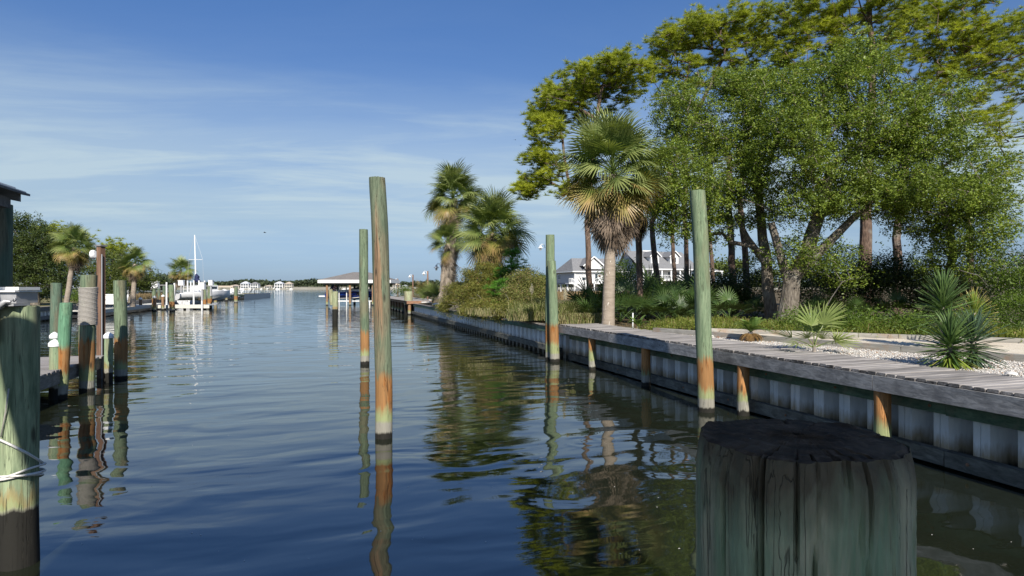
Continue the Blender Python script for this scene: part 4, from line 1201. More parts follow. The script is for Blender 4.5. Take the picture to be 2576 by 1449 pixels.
def palm(label, base, top, tr, crown_r, seed, n_g=34, n_y=16, n_d=26, thatch=0, boots=False, skirt=1.0, group=None, trunk_mat='palm_trunk', name='cabbage_palm', bend=0.0):
    rj = random.Random(seed)
    base = Vector(base); top = Vector(top)
    t = thing(name, label, 'palm tree', base, group=group)
    H = (top - base).length
    pts = []; rad = []
    for i in range(17):
        f = i / 16
        q = base.lerp(top, f) + Vector((bend * math.sin(math.pi * f), 0, 0))
        pts.append(q + Vector((rj.uniform(-0.008, 0.008), rj.uniform(-0.008, 0.008), 0)))
        rad.append(tr[0] + (tr[1] - tr[0]) * f + (0.10 * tr[0] if i == 0 else 0))
    pts[0] = pts[0] - Vector((0, 0, 0.15))
    m = MB(); m.tube(pts, rad, 20, jit=0.025); m.build('trunk', MAT[trunk_mat], t, 60)
    if boots:
        m = MB()
        z = 0.06
        k = 0
        while z < 0.97:
            f = z; c = base.lerp(top, f); r_ = (tr[0] + (tr[1] - tr[0]) * f)
            for q in range(6):
                a = q * math.pi / 3 + (k % 2) * math.pi / 6 + rj.uniform(-0.2, 0.2)
                d = Vector((math.cos(a), math.sin(a), 0)); s_ = Vector((-math.sin(a), math.cos(a), 0)) * 0.045
                p0 = c + d * r_ * 0.9; p1 = c + d * (r_ + rj.uniform(0.06, 0.12)) + Vector((0, 0, rj.uniform(0.08, 0.17)))
                m.add([p0 - s_ * 1.3, p0 + s_ * 1.3, p1 + s_ * 0.6, p1 - s_ * 0.6, p0 - s_ + Vector((0, 0, 0.07)), p0 + s_ + Vector((0, 0, 0.07))], [(0, 1, 2, 3), (4, 3, 2, 5), (0, 3, 4), (1, 5, 2)])
            z += 0.12 / H; k += 1
        m.build('boots', MAT['boots'], t)
    sc = crown_r / 1.85
    ga = 2.39996
    for i in range(n_g):
        f = (i + 0.5) / n_g
        el = R(86 - 108 * f ** 0.95 + rj.uniform(-8, 8))
        stick('frond', 'green', t, top + Vector((0, 0, 0.22 * (1 - f) * sc)), i * ga + rj.uniform(-.2, .2), el, rj.uniform(-0.9, 0.9), sc * rj.uniform(0.74, 1.06), rj)
    for i in range(n_y):
        f = i / max(1, n_y)
        el = R(-14 - 44 * f + rj.uniform(-8, 8))
        stick('frond', 'yellow', t, top - Vector((0, 0, 0.08 * sc)), i * ga + 1.0, el, rj.uniform(-1.0, 1.0), sc * rj.uniform(0.80, 0.98), rj)
    for i in range(n_d):
        f = i / max(1, n_d)
        el = R(-66 - 18 * f + rj.uniform(-5, 5))
        stick('dead_frond', 'dead', t, top - Vector((0, 0, (0.15 + 0.55 * f) * sc)), i * ga + 2.0, el, rj.uniform(-1.5, 1.5), sc * skirt * rj.uniform(0.85, 1.1), rj)
    for i in range(thatch):
        f = i / thatch
        q = top.lerp(base, 0.02 + f * 0.80 * skirt)
        stick('dead_frond', 'thatch', t, q, i * ga, R(-80 + rj.uniform(-6, 5)), rj.uniform(-1.5, 1.5), sc * rj.uniform(0.8, 1.15), rj)
    return t

GZ = 1.13
def gnd(px, d, z=GZ):
    p = at(px, 0, d); return Vector((p.x, d, z))

# main palm on the boardwalk's edge
bp = gnd(1529, 19.9)
palm('big cabbage palm with smooth flecked trunk at the boardwalk edge', bp, at(1542, 440, 20.1), (0.215, 0.15), 2.1, 101, 54, 24, 64, skirt=1.15)
palm('cabbage palm half hidden behind the big palm and oak leaves', gnd(1612, 24.5), at(1604, 505, 24.8), (0.13, 0.13), 1.35, 102, 14, 4, 34, trunk_mat='bark_pine', skirt=1.1)
# the pair by the shrubs
palm('fan palm with a long shaggy grey skirt of dead leaves', gnd(1128, 39.5), at(1140, 500, 39), (0.24, 0.26), 2.15, 103, 52, 10, 8, thatch=110, name='fan_palm')
palm('lower fan palm crown leaning out left of the shaggy one', gnd(1113, 38.6), at(1128, 612, 38.6), (0.20, 0.20), 1.6, 104, 30, 5, 4, thatch=60, name='fan_palm', bend=-0.1)
palm('round headed cabbage palm with boot studded trunk by the shrubs', gnd(1160, 36), at(1240, 585, 35.5), (0.17, 0.15), 2.45, 105, 56, 22, 16, boots=True)

# --- pines (slash pines with tufted crowns)
GP = 'tall pines behind the boardwalk'
D = 27.0
tree('pine_tree', 'left most pine with its crown spreading behind the big palm', 'pine tree', 'pine',
     [(1345, 455, 45, 22, D, 1.2, 26), (1325, 480, 36, 14, D, 0.9, 18), (1345, 400, 34, 26, D, 1.3, 22), (1375, 330, 48, 36, D, 1.7, 36), (1352, 300, 30, 24, D, 1.0, 14), (1395, 255, 52, 34, D, 1.8, 38), (1440, 215, 60, 34, D, 2.0, 48),
      (1500, 195, 60, 34, D + .3, 2.2, 48), (1560, 175, 52, 34, D, 2.0, 40), (1605, 200, 40, 36, D, 1.6, 26), (1430, 290, 60, 34, D + 1, 1.5, 26), (1395, 420, 36, 30, D + .6, 1.3, 18), (1420, 480, 40, 14, D, 1.0, 12), (1540, 250, 60, 30, D + 1.2, 1.6, 18)],
     [gnd(1484, D), at(1480, 640, D), at(1478, 560, D), at(1490, 420, D), at(1500, 300, D), at(1515, 215, D)], (0.16, 0.07), GP, 201, dens=1.25, mat='needle', needles=38, tspread=0.17, start=0.45)
D = 30.0
tree('pine_tree', 'broad pine crown between the left pine and the tallest pine', 'pine tree', 'pine',
     [(1660, 120, 40, 34, D, 1.6, 26), (1700, 95, 50, 34, D, 2.0, 36), (1755, 75, 55, 34, D, 2.2, 44), (1815, 60, 60, 34, D, 2.2, 48), (1880, 62, 60, 32, D, 2.2, 48), (1940, 80, 50, 34, D, 2.0, 36), (1985, 110, 38, 34, D, 1.6, 22),
      (1700, 165, 60, 28, D, 1.8, 26), (1780, 130, 60, 26, D + 1, 2.0, 24), (1860, 145, 64, 28, D, 2.0, 30), (1930, 165, 50, 24, D, 1.8, 18), (1650, 175, 30, 20, D, 1.2, 10), (1760, 195, 60, 26, D, 1.6, 22), (1690, 240, 44, 24, D, 1.4, 14), (1900, 210, 60, 24, D, 1.6, 18), (1835, 210, 40, 18, D, 1.2, 8)],
     [gnd(1662, D), at(1640, 560, D), at(1690, 420, D), at(1770, 250, D), at(1830, 120, D)], (0.17, 0.07), GP, 202, dens=1.25, mat='needle', needles=38, tspread=0.17, start=0.55)
D = 27.5
tree('pine_tree', 'tallest pine with bare forked limbs against the sky top centre right', 'pine tree', 'pine',
     [(2010, 30, 46, 34, D, 1.6, 26), (2070, 25, 60, 36, D, 2.0, 38), (2150, 20, 70, 30, D, 2.4, 40), (2060, 85, 50, 20, D, 1.6, 14), (2230, 22, 60, 26, D, 2.0, 28), (2200, -40, 120, 40, D, 3.0, 30), (2010, 90, 36, 20, D, 1.0, 10), (2100, 60, 50, 18, D, 1.2, 12), (2160, 150, 30, 16, D, 1.0, 5), (2020, 175, 40, 18, D, 1.0, 9), (2000, 140, 50, 26, D, 1.5, 16), (2090, 130, 44, 20, D, 1.4, 12), (2245, 80, 56, 34, D, 1.8, 26), (2130, 95, 34, 20, D, 1.2, 10), (2220, 150, 50, 26, D, 1.4, 12)],
     [gnd(2178, D), at(2176, 600, D), at(2185, 400, D), at(2195, 200, D), at(2190, 60, D), at(2185, -20, D)], (0.32, 0.10), GP, 203, dens=1.2, mat='needle', needles=38, tspread=0.17, start=0.62)
D = 30.0
tree('pine_tree', 'leaning pine whose long bare limbs reach to the upper right corner', 'pine tree', 'pine',
     [(2300, 45, 50, 34, D, 1.8, 30), (2360, 25, 60, 34, D, 2.2, 38), (2420, 30, 50, 30, D, 2.0, 30), (2340, 110, 60, 34, D, 2.0, 34), (2400, 95, 60, 40, D, 2.0, 40), (2470, 95, 56, 34, D, 2.0, 38), (2530, 85, 50, 30, D, 2.0, 34), (2580, 60, 40, 40, D, 2.0, 26), (2450, 160, 70, 34, D, 2.0, 38), (2530, 150, 60, 40, D, 2.2, 38),
      (2380, 175, 50, 24, D, 1.6, 20), (2580, 180, 40, 40, D, 2.0, 24), (2500, 220, 60, 24, D, 1.6, 18), (2290, 170, 40, 24, D, 1.4, 12), (2430, 250, 50, 22, D, 1.4, 14), (2340, 215, 60, 26, D, 1.6, 20), (2300, 260, 46, 22, D, 1.4, 10), (2480, 290, 60, 24, D, 1.5, 14), (2380, 310, 50, 20, D, 1.3, 8), (2560, 250, 40, 26, D, 1.5, 10)],
     [gnd(2258, D), at(2256, 600, D), at(2275, 430, D), at(2310, 260, D), at(2360, 190, D), at(2440, 120, D)], (0.24, 0.09), GP, 204, dens=1.2, mat='needle', needles=38, tspread=0.17, start=0.55)
D = 26.0
tree('pine_tree', 'thin sparse pine with drooping twigs at the right edge', 'pine tree', 'pine',
     [(2560, 330, 50, 30, D, 1.6, 18), (2520, 300, 40, 22, D, 1.2, 12), (2570, 420, 40, 30, D, 1.4, 14), (2500, 360, 36, 20, D, 1.2, 8), (2550, 500, 40, 18, D, 1.2, 8), (2590, 560, 40, 20, D, 1.2, 8), (2480, 300, 36, 16, D, 1.0, 6)],
     [gnd(2640, D), at(2630, 600, D), at(2620, 450, D), at(2600, 300, D)], (0.18, 0.06), GP, 205, dens=1.0, mat='needle', needles=24, tspread=0.3, start=0.3)
for i, (px, pyb, pt, pyt, d, r_, lab) in enumerate((
        (1700, 0, 1690, 540, 33, 0.13, 'slender pine trunk left of the tall pale pile'), (1730, 0, 1722, 520, 31, 0.15, 'reddish pine trunk close behind the tall pale pile'),
        (1800, 0, 1783, 560, 34, 0.13, 'leaning pine trunk just right of the tall pale pile'), (1848, 0, 1832, 500, 29, 0.20, 'dark thick pine trunk standing left of the oak fork'),
        (1885, 0, 1862, 520, 30, 0.19, 'dark pine trunk between the thick trunk and the oak'), (2443, 0, 2438, 560, 25, 0.15, 'short pine trunk behind the yuccas'))):
    tree('pine_tree', lab, 'pine tree', 'pine', [(pt + 10, pyt - 120, 80, 40, d, 1.5, 16)], [gnd(px, d), at((px + pt) / 2, (760 + pyt) / 2, d), at(pt, pyt, d), at(pt + 5, pyt - 110, d)], (r_, r_ * 0.6), GP, 210 + i, mat='needle', needles=26, tspread=0.3, start=0.75)

# --- live oaks
D = 22.0
tree('oak_tree', 'big spreading oak with thick pale trunk behind the grass verge', 'oak tree', 'leaf',
     [(1960, 260, 90, 66, D, 2.2, 60), (2060, 215, 80, 56, D, 2.2, 54), (2150, 190, 60, 50, D, 1.8, 40), (2110, 330, 105, 84, D, 2.6, 84), (1960, 400, 100, 84, D, 2.6, 78), (2100, 470, 105, 72, D, 2.6, 72), (2230, 290, 84, 72, D, 2.2, 60), (2235, 430, 100, 84, D, 2.4, 72), (1990, 330, 80, 60, D - 1.5, 1.6, 34), (2010, 520, 80, 44, D, 2.2, 34), (2150, 130, 40, 26, D, 1.2, 14), (2020, 640, 110, 40, D + .5, 2.2, 34), (2180, 500, 90, 44, D - 1, 1.6, 30), (2290, 360, 60, 60, D, 2, 26)],
     [gnd(1982, D), at(1992, 700, D), at(2030, 640, D), at(2060, 540, D), at(2090, 420, D)], (0.34, 0.17), 'oaks on the right bank', 301, dens=1.3, mat='oak_leaf', bark='bark_oak', size=0.085, spread=0.27, sprigs=13, n_leaf=190, rmax=0.16,
     extra_trunks=[([at(1992, 705, D), at(2085, 610, D - .3), at(2150, 545, D - .5), at(2200, 500, D - .6)], [0.20, 0.16, 0.12, 0.07]), ([at(1988, 720, D), at(1965, 650, D), at(1940, 560, D)], [0.22, 0.16, 0.12])])
D = 23.5
tree('oak_tree', 'left oak with dark forked trunk whose leaves reach over the big palm', 'oak tree', 'leaf',
     [(1690, 420, 64, 60, D - 2, 1.8, 40), (1740, 330, 80, 66, D, 2.0, 56), (1690, 270, 50, 54, D, 1.6, 30), (1740, 500, 80, 56, D - 1.5, 2.0, 50), (1835, 300, 84, 74, D, 2.2, 64), (1835, 430, 96, 74, D - .5, 2.4, 70), (1870, 530, 80, 50, D, 2.0, 36), (1890, 220, 60, 40, D, 1.6, 26), (1700, 560, 60, 36, D - 1, 1.5, 20), (1660, 500, 34, 30, D - 2, 1.0, 12), (1790, 600, 50, 26, D, 1.2, 8), (1790, 220, 50, 26, D, 1.2, 12)],
     [gnd(1942, D), at(1930, 680, D), at(1915, 560, D), at(1905, 450, D), at(1880, 350, D)], (0.25, 0.13), 'oaks on the right bank', 302, dens=1.3, mat='oak_leaf', bark='bark_oak', size=0.085, spread=0.27, sprigs=13, n_leaf=190, rmax=0.14,
     extra_trunks=[([at(1932, 670, D), at(1880, 600, D), at(1850, 540, D)], [0.16, 0.12, 0.08])])
D = 21.0
tree('oak_tree', 'right oak leaning over the yuccas with low hanging leaves', 'oak tree', 'leaf',
     [(2330, 400, 80, 74, D, 2.2, 60), (2350, 520, 96, 66, D, 2.4, 66), (2430, 500, 72, 56, D, 2.0, 44), (2430, 590, 76, 50, D, 2.0, 44), (2390, 650, 56, 36, D, 1.6, 26), (2460, 430, 50, 36, D, 1.6, 14), (2300, 470, 60, 50, D - 1, 1.6, 30), (2350, 310, 56, 44, D, 1.8, 24), (2490, 540, 40, 26, D, 1.2, 10), (2380, 240, 50, 26, D, 1.4, 10)],
     [gnd(2330, D + 4), at(2390, 690, D + 2), at(2400, 620, D + .6), at(2370, 520, D), at(2360, 430, D)], (0.20, 0.10), 'oaks on the right bank', 303, dens=1.3, mat='oak_leaf', bark='bark_oak', size=0.085, spread=0.27, sprigs=13, n_leaf=190, rmax=0.10)

# --- dark shrub masses below the trees
def shrub(name, label, cat, blobs, base, mat, seed, n_leaf=80, size=0.06, spread=0.16, group=None, twig='twig', tip=0.006, dens=1.0, aspect=0.45, **kw):
    return tree(name, label, cat, 'leaf', blobs, [base, (base[0], base[1], base[2] + 0.25)], (0.04, 0.03), group, seed, dens=dens, mat=mat, bark=twig, size=size, spread=spread, n_leaf=n_leaf, tip=tip, rmax=0.04, seg=0.35, start=0.0, aspect=aspect, **kw)
GU = 'dark evergreen shrubs under the trees'
ulab = {1800: 'dark shrub close right of the tall pale pile', 1880: 'dark shrub between the pine trunks', 2040: 'dark bush right of the big oak trunk', 2130: 'dark undergrowth bush below the oak limb',
        2230: 'dark shrub mass below the gap of sky', 2310: 'shaded bush left of the tallest yucca', 2420: 'brownish green bush behind the yuccas', 2510: 'thicket with bare twigs near the right edge', 2590: 'leafy shrub cut by the right edge', 1560: 'small green tree between the palm trunks', 1730: 'low dark bush behind the white house gap'}
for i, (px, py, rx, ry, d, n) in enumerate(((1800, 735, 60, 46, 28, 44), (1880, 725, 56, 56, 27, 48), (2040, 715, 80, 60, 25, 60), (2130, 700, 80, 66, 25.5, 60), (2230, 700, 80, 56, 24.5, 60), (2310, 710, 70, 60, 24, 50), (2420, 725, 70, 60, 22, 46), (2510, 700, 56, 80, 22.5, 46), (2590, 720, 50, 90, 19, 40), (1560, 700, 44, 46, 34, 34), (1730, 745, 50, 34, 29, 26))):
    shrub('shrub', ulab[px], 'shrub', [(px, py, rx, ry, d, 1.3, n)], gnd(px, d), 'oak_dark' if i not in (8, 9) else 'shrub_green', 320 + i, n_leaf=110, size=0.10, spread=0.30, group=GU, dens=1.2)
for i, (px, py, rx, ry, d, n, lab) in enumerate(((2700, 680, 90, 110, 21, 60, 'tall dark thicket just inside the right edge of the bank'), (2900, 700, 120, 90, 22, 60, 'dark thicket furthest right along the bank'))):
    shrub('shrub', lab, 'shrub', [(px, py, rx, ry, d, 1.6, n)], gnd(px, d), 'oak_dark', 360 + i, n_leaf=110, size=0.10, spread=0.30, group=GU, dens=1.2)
GL = 'leafy shrubs under the oaks'
shrub('shrub', 'bright leafed low bush in front of the oak fork', 'shrub', [(2060, 660, 60, 30, 21.5, 0.8, 16), (2120, 690, 50, 26, 21.5, 0.7, 10)], gnd(2070, 21.5), 'oak_leaf', 340, 80, 0.09, 0.24, GL)
shrub('shrub', 'sunlit yellow green shrub at the lower right edge', 'shrub', [(2560, 790, 60, 54, 15.5, 0.9, 70), (2530, 830, 60, 30, 15, 0.8, 40)], gnd(2560, 15.5), 'shrub_green', 341, 110, 0.05, 0.14, GL)
# bare vines and twigs at the right edge
m = MB(); rj = random.Random(8)
for i in range(70):
    px = rj.uniform(2440, 2620); d = rj.uniform(19.5, 23); p = at(px, rj.uniform(740, 830), d); pts = [p]
    dr = Vector((rj.uniform(-0.3, 0.3), rj.uniform(-0.2, 0.2), 1))
    for q in range(rj.randrange(4, 9)):
        dr = (dr + Vector((rj.uniform(-0.5, 0.5), rj.uniform(-0.3, 0.3), rj.uniform(-0.35, 0.3)))).normalized()
        p = p + dr * 0.28; pts.append(p)
    m.tube(pts, [0.012 * (1 - 0.6 * q / len(pts)) for q in range(len(pts))], 4, cap=False)
tag(m.build('dead_vines', MAT['twig']), 'tangled bare grey vines at the right edge of the thicket', None, None, 'stuff')

# saw palmettos: one plant with fronds, then copies
def palmetto_plant(label, pos, seed, n=10, sc=1.0, kind='palmetto', grp='saw palmettos in the shade under the trees', name='saw_palmetto', lo=8, hi=82):
    rj = random.Random(seed)
    t = thing(name, label, 'palmetto', pos, group=grp)
    for i in range(n):
        stick('frond', kind, t, Vector(pos) + Vector((0, 0, 0.05)), i * 2.4 + rj.uniform(-.3, .3), R(rj.uniform(lo, hi)), rj.uniform(-0.5, 0.5), sc * rj.uniform(0.8, 1.15), rj)
    return t
def copy_thing(src, loc, rz, sc, label):
    r = src.copy(); COL.objects.link(r); r.location = loc; r.rotation_euler = (0, 0, rz); r.scale = (sc,) * 3; r['label'] = label
    for ch in src.children:
        c_ = ch.copy(); COL.objects.link(c_); c_.parent = r
    return r
PL = 'dark green saw palmetto growing in the shade between the palm and the oaks'
src = palmetto_plant(PL, gnd(1560, 21.5), 401, 11, 1.0)
bpy.context.view_layer.update()
rj = random.Random(11)
spots = []
for px in (1500, 1590, 1630, 1670, 1710, 1745): spots.append((px, rj.uniform(20.5, 22.5), 1.0))
for px in (1480, 1530, 1575, 1620, 1665, 1700, 1740, 1770): spots.append((px, rj.uniform(23.5, 25.5), 1.25))
for px in (1640, 1690, 1735, 1790, 1840): spots.append((px, rj.uniform(26, 27.5), 1.5))
for (px, d_, sc_) in spots:
    copy_thing(src, gnd(px, d_), rj.uniform(0, 6.3), sc_ * rj.uniform(0.85, 1.1), PL)
PL2 = 'dim saw palmetto in the deep shade below the oaks right of the tall pale pile'
for px in (1800, 1835, 1900, 2050, 2100, 2150, 2200, 2260, 2320):
    copy_thing(src, gnd(px, rj.uniform(22.5, 25.5)), rj.uniform(0, 6.3), rj.uniform(0.7, 0.95), PL2)['group'] = 'saw palmettos deep under the oaks'

# --- shrubs on the bank left of the paired piles
GS = 'shrubs along the top of the sea wall'
sh_list = [
    ('olive myrtle bush below the shaggy fan palm', [(1150, 745, 40, 32, 38, 1.3, 60), (1135, 775, 30, 18, 38, 1.0, 26)], 'myrtle', 38, 1150),
    ('tall myrtle bush under the round headed palm', [(1215, 700, 46, 36, 34, 1.4, 74), (1200, 745, 56, 32, 33, 1.4, 74), (1250, 690, 36, 26, 34, 1.1, 36)], 'myrtle', 33.5, 1210),
    ('grey twiggy bush hanging over the sea wall', [(1225, 775, 44, 22, 30, 1.0, 46), (1190, 780, 34, 14, 32, .8, 22)], 'myrtle', 30.5, 1222),
    ('golden olive bush right of the young pine', [(1320, 715, 40, 38, 31, 1.2, 70), (1300, 755, 46, 34, 30, 1.2, 70), (1345, 740, 30, 26, 31, 1.0, 30)], 'shrub_gold', 30.5, 1315),
    ('small dark leaved shrub beside the paired piles', [(1362, 712, 16, 20, 44, 0.6, 26)], 'shrub_green', 44, 1362),
    ('low olive bush between the golden bush and the tall grass', [(1275, 785, 36, 22, 27.5, .8, 36), (1340, 785, 30, 22, 26.5, .8, 30)], 'myrtle', 27, 1300)]
for i, (lab, bl, mt_, d, px) in enumerate(sh_list):
    shrub('shrub', lab, 'shrub', bl, gnd(px, d), mt_, 420 + i, 150, 0.085, 0.20, GS, dens=1.5)
# young pine
D = 32.0
tree('young_pine', 'bright green young pine poking out of the myrtle shrubs', 'pine tree', 'pine',
     [(1290, 645, 16, 22, D, 0.35, 16), (1300, 672, 34, 14, D, 0.7, 20), (1262, 690, 18, 12, D, 0.5, 8), (1250, 725, 22, 14, D - 2, 0.5, 12), (1255, 750, 16, 16, D - 2, 0.4, 10), (1258, 775, 12, 14, D - 2, 0.4, 8)],
     [gnd(1280, D), at(1285, 700, D), at(1290, 640, D)], (0.06, 0.02), None, 430, dens=1.2, mat='needle_dark', needles=40, tspread=0.16, nlen=0.24, nwid=0.016, start=0.05, tufts=3)
# bleached dead branches over the wall
m = MB(); rj = random.Random(12)
for i in range(110):
    px = rj.uniform(1165, 1290); d = 36.5 - (px - 1165) / 125 * 8.5 + rj.uniform(-0.6, 0.6); p = at(px, 0, d); p.z = rj.uniform(1.05, 1.5); pts = [p]
    dr = Vector((rj.uniform(-1, 0.4), rj.uniform(-0.5, 0.3), rj.uniform(-0.1, 0.35)))
    for q in range(5):
        dr = (dr + Vector((rj.uniform(-0.35, 0.35), rj.uniform(-0.3, 0.3), rj.uniform(-0.3, 0.12)))).normalized()
        p = p + dr * 0.24; p.z = max(p.z, 0.85); pts.append(p)
    m.tube(pts, [0.016 * (1 - 0.7 * q / len(pts)) for q in range(len(pts))], 4, cap=False)
tag(m.build('dead_branches', MAT['twig']), 'bleached grey dead branches drooping over the top of the sea wall', None, None, 'stuff')

# --- blades of grass
def blades(centers, h, w_, rng, lean=0.45, seg2=True):
    c = np.asarray(centers); n = len(c)
    a = rng.uniform(0, 2 * np.pi, n)
    H = (h * rng.uniform(0.55, 1.2, n))[:, None] if np.isscalar(h) else (np.asarray(h) * rng.uniform(0.6, 1.15, n))[:, None]
    d = np.stack([np.cos(a), np.sin(a), np.zeros(n)], 1) * (rng.uniform(0.1, 1.0, n) * lean)[:, None]
    s = np.stack([-np.sin(a), np.cos(a), np.zeros(n)], 1) * w_
    tw = rng.uniform(0, 2 * np.pi, n); s = np.stack([np.cos(tw), np.sin(tw), np.zeros(n)], 1) * w_
    up = np.array([0, 0, 1.0])
    V = np.empty((n, 5, 3))
    V[:, 0] = c - s * 0.5; V[:, 1] = c + s * 0.5
    mid = c + d * H * 0.35 + up * H * 0.6
    V[:, 2] = mid + s * 0.4; V[:, 3] = mid - s * 0.4
    V[:, 4] = c + d * H * 1.1 + up * H * (1 - 0.35 * lean)
    b = np.arange(n)[:, None] * 5
    F = np.vstack([b + np.array([[0, 1, 2]]), b + np.array([[0, 2, 3]]), b + np.array([[3, 2, 4]])])
    return V.reshape(-1, 3), F
def blade_thing(name, label, cts, h, w_, mat, seed, lean=0.45, kind='stuff', cat=None, group=None):
    rng = np.random.default_rng(seed)
    V, F = blades(cts, h, w_, rng, lean)
    o = link(name, np_mesh(name, V, F), MAT[mat])
    return tag(o, label, cat, group, kind)
def tuft_pts(px0, px1, d0, d1, n, rng, clump=0.12, nclump=60):
    c = np.stack([rng.uniform(px0, px1, nclump), rng.uniform(d0, d1, nclump)], 1)
    k = rng.integers(0, nclump, n)
    d = c[k, 1] + rng.normal(size=n) * clump; x = (c[k, 0] - 1288) / FOC * c[k, 1] + rng.normal(size=n) * clump
    return np.stack([x, d, np.full(n, GZ)], 1)
rng = np.random.default_rng(55)
tg = np.vstack([tuft_pts(1405, 1480, 21.4, 24.5, 5200, rng, 0.17, 26), tuft_pts(1300, 1385, 23.5, 27, 3400, rng, 0.2, 22)])
hgt = 0.45 + 0.75 * (0.5 + 0.5 * np.sin(tg[:, 0] * 3.1 + 1) * np.sin(tg[:, 1] * 2.3))
blade_thing('tall_grass', 'clumps of tall yellow green grass beside the paired piles', tg, hgt, 0.015, 'grass_mix', 56, 0.9)
blade_thing('dry_grass', 'bleached dry grass spilling along the sea wall edge', np.vstack([tuft_pts(1290, 1390, 23.0, 26, 2600, rng, 0.2, 40), tuft_pts(1405, 1500, 20.9, 22.2, 3000, rng, 0.16, 40), tuft_pts(1190, 1290, 26.5, 32, 1400, rng, 0.25, 30)]), 0.5, 0.016, 'dry', 57, 0.9)
blade_thing('marsh_grass', 'brown marsh grass in front of the white stilt houses', np.vstack([np.stack([(rng.uniform(1180, 1800, 16000) - 1288) / FOC * (dd := rng.uniform(62, 138, 16000)), dd, np.full(16000, GZ)], 1)]), 0.75, 0.05, 'marsh', 58, 0.25)
# pampas plumes
for i, (px, py0, py1, d, lab) in enumerate(((1422, 735, 800, 22.5, 'tan grass plume standing right of the paired piles'), (1338, 722, 770, 25.5, 'tan grass plume standing left of the paired piles'))):
    b_ = gnd(px - 3, d); tp = at(px, py0, d)
    t = thing('grass_plume', lab, 'grass plume', b_, group='tan plumes rising from the tall grass')
    m = MB(); m.tube([b_, b_.lerp(tp, 0.5) + Vector((0.01, 0, 0)), tp], 0.007, 5); m.build('stem', MAT['dry'], t)
    rg = np.random.default_rng(60 + i); L = 0.42
    f = rg.uniform(0, 1, 700); wdt = 0.055 * np.sin(np.pi * np.clip(f * 0.9 + 0.08, 0, 1))
    c = np.array(tp) + np.stack([rg.normal(size=700) * wdt * 0.7, rg.normal(size=700) * wdt * 0.7, (f - 0.75) * L], 1)
    V, F = blades(c, 0.07, 0.008, rg, 0.5); link('plume', np_mesh('plume', V - np.array(b_), F), MAT['plume'], t)

# verge of vines and weeds behind the second timber
def verge_line(f):      # from the right edge to the left along the upper timber
    a = Vector((11.6, 12.4, 0)); b_ = Vector((5.1, 16.2, 0)); return a.lerp(b_, f)
rng = np.random.default_rng(70)
n = 1500
f = rng.uniform(-0.25, 1.25, n); back = rng.uniform(0.15, 4.6, n) ** 1.0
cx_ = np.array([verge_line(q) for q in f])
dirb = np.array([0.5046, 0.8633, 0])
C = cx_ + dirb * back[:, None]; C[:, 2] = 1.17 + rng.uniform(0, 0.14, n) + 0.10 * np.sin(C[:, 0] * 2.1) * np.sin(C[:, 1] * 1.7)
V, F = leaves_arrays(C, rng.integers(18, 48, n), 0.13, 0.065, rng, flat=0.5, aspect=0.42, upbias=0.7)
tag(link('ground_cover', np_mesh('ground_cover', V, F), MAT['weeds']), 'low yellow green vines and weeds on the verge behind the timber edging', None, None, 'stuff')
k = rng.integers(0, n, 5200)
blade_thing('weeds', 'grassy weeds rising from the verge under the oaks', C[k] + rng.normal(size=(5200, 3)) * np.array([0.14, 0.14, 0.0]), 0.26, 0.012, 'weeds', 71, 0.7)
n = 260
f = rng.uniform(0.15, 0.75, n)
C2 = np.array([verge_line(q) for q in f]) + dirb * rng.uniform(0.5, 2.6, n)[:, None]; C2[:, 2] = 1.3 + rng.uniform(0, 0.42, n)
V, F = leaves_arrays(C2, rng.integers(30, 60, n), 0.16, 0.07, rng, flat=0.8, aspect=0.4)
tag(link('ground_cover', np_mesh('ground_cover', V, F), MAT['shrub_green']), 'taller leafy weeds heaped on the verge before the oak trunk', None, None, 'stuff')
# leaf litter
n = 5000
q = np.array([bank(s_, t_) for s_, t_ in zip(rng.uniform(9, 34, n), rng.uniform(1.5, 14, n))]); q[:, 2] = 1.165
V, F = leaves_arrays(q, np.ones(n, int), 0.02, 0.06, rng, flat=0.1, upbias=2.0)
tag(link('leaf_litter', np_mesh('leaf_litter', V, F), MAT['sago_dead']), 'brown fallen leaves scattered on the bank', None, None, 'stuff')

# ------------------------------------------------------------------ gravel bed, sand path, timbers
T0 = Vector((3.95, 16.5, 0)); T1 = Vector((9.3, 8.55, 0))          # front timber line
B0 = Vector((5.1, 16.2, 0)); B1 = Vector((11.9, 12.25, 0))         # back timber line
def edge_inner(s_): return bank(s_, 1.43)
gp = [edge_inner(2.0), edge_inner(8), edge_inner(14), edge_inner(17.6), T0, T1 + (T1 - T0) * 0.3]
m = MB(); m.add([Vector((p.x, p.y, 1.178)) for p in gp], [tuple(range(len(gp)))])
structure('gravel_bed', m, MAT['gravel_base'], 'pale crushed shell bed between boardwalk and timber')
pp = [T0 + Vector((0.1, 0.1, 0)), T1 + (T1 - T0) * 0.4, B1 + (B1 - B0) * 0.6, B0]
m = MB(); m.add([Vector((p.x, p.y, 1.215)) for p in pp], [(0, 1, 2, 3)])
structure('sand_path', m, MAT['sand'], 'smooth pale sand path between two timber edgings')
rng = np.random.default_rng(80)
def in_bed(p):
    s_, t_ = to_bank(p)
    if t_ < 1.36: return False
    d = (T1 - T0); nrm_ = Vector((-d.y, d.x, 0)).normalized()
    return (Vector((p[0], p[1], 0)) - T0).dot(nrm_) < -0.0 and s_ > 3
pts = []
while len(pts) < 15000:
    s_ = 5.5 + 12.0 * rng.random() ** 1.3; t_ = 1.34 + rng.random() * 3.2
    p = bank(s_, t_)
    if in_bed(p): pts.append((p.x, p.y, 1.182 + rng.random() * 0.012))
pts = np.array(pts); n = len(pts)
oc = np.array([(1, 0, 0), (0, 1, 0), (-1, 0, 0), (0, -1, 0), (0, 0, 1), (0, 0, -1)], float)
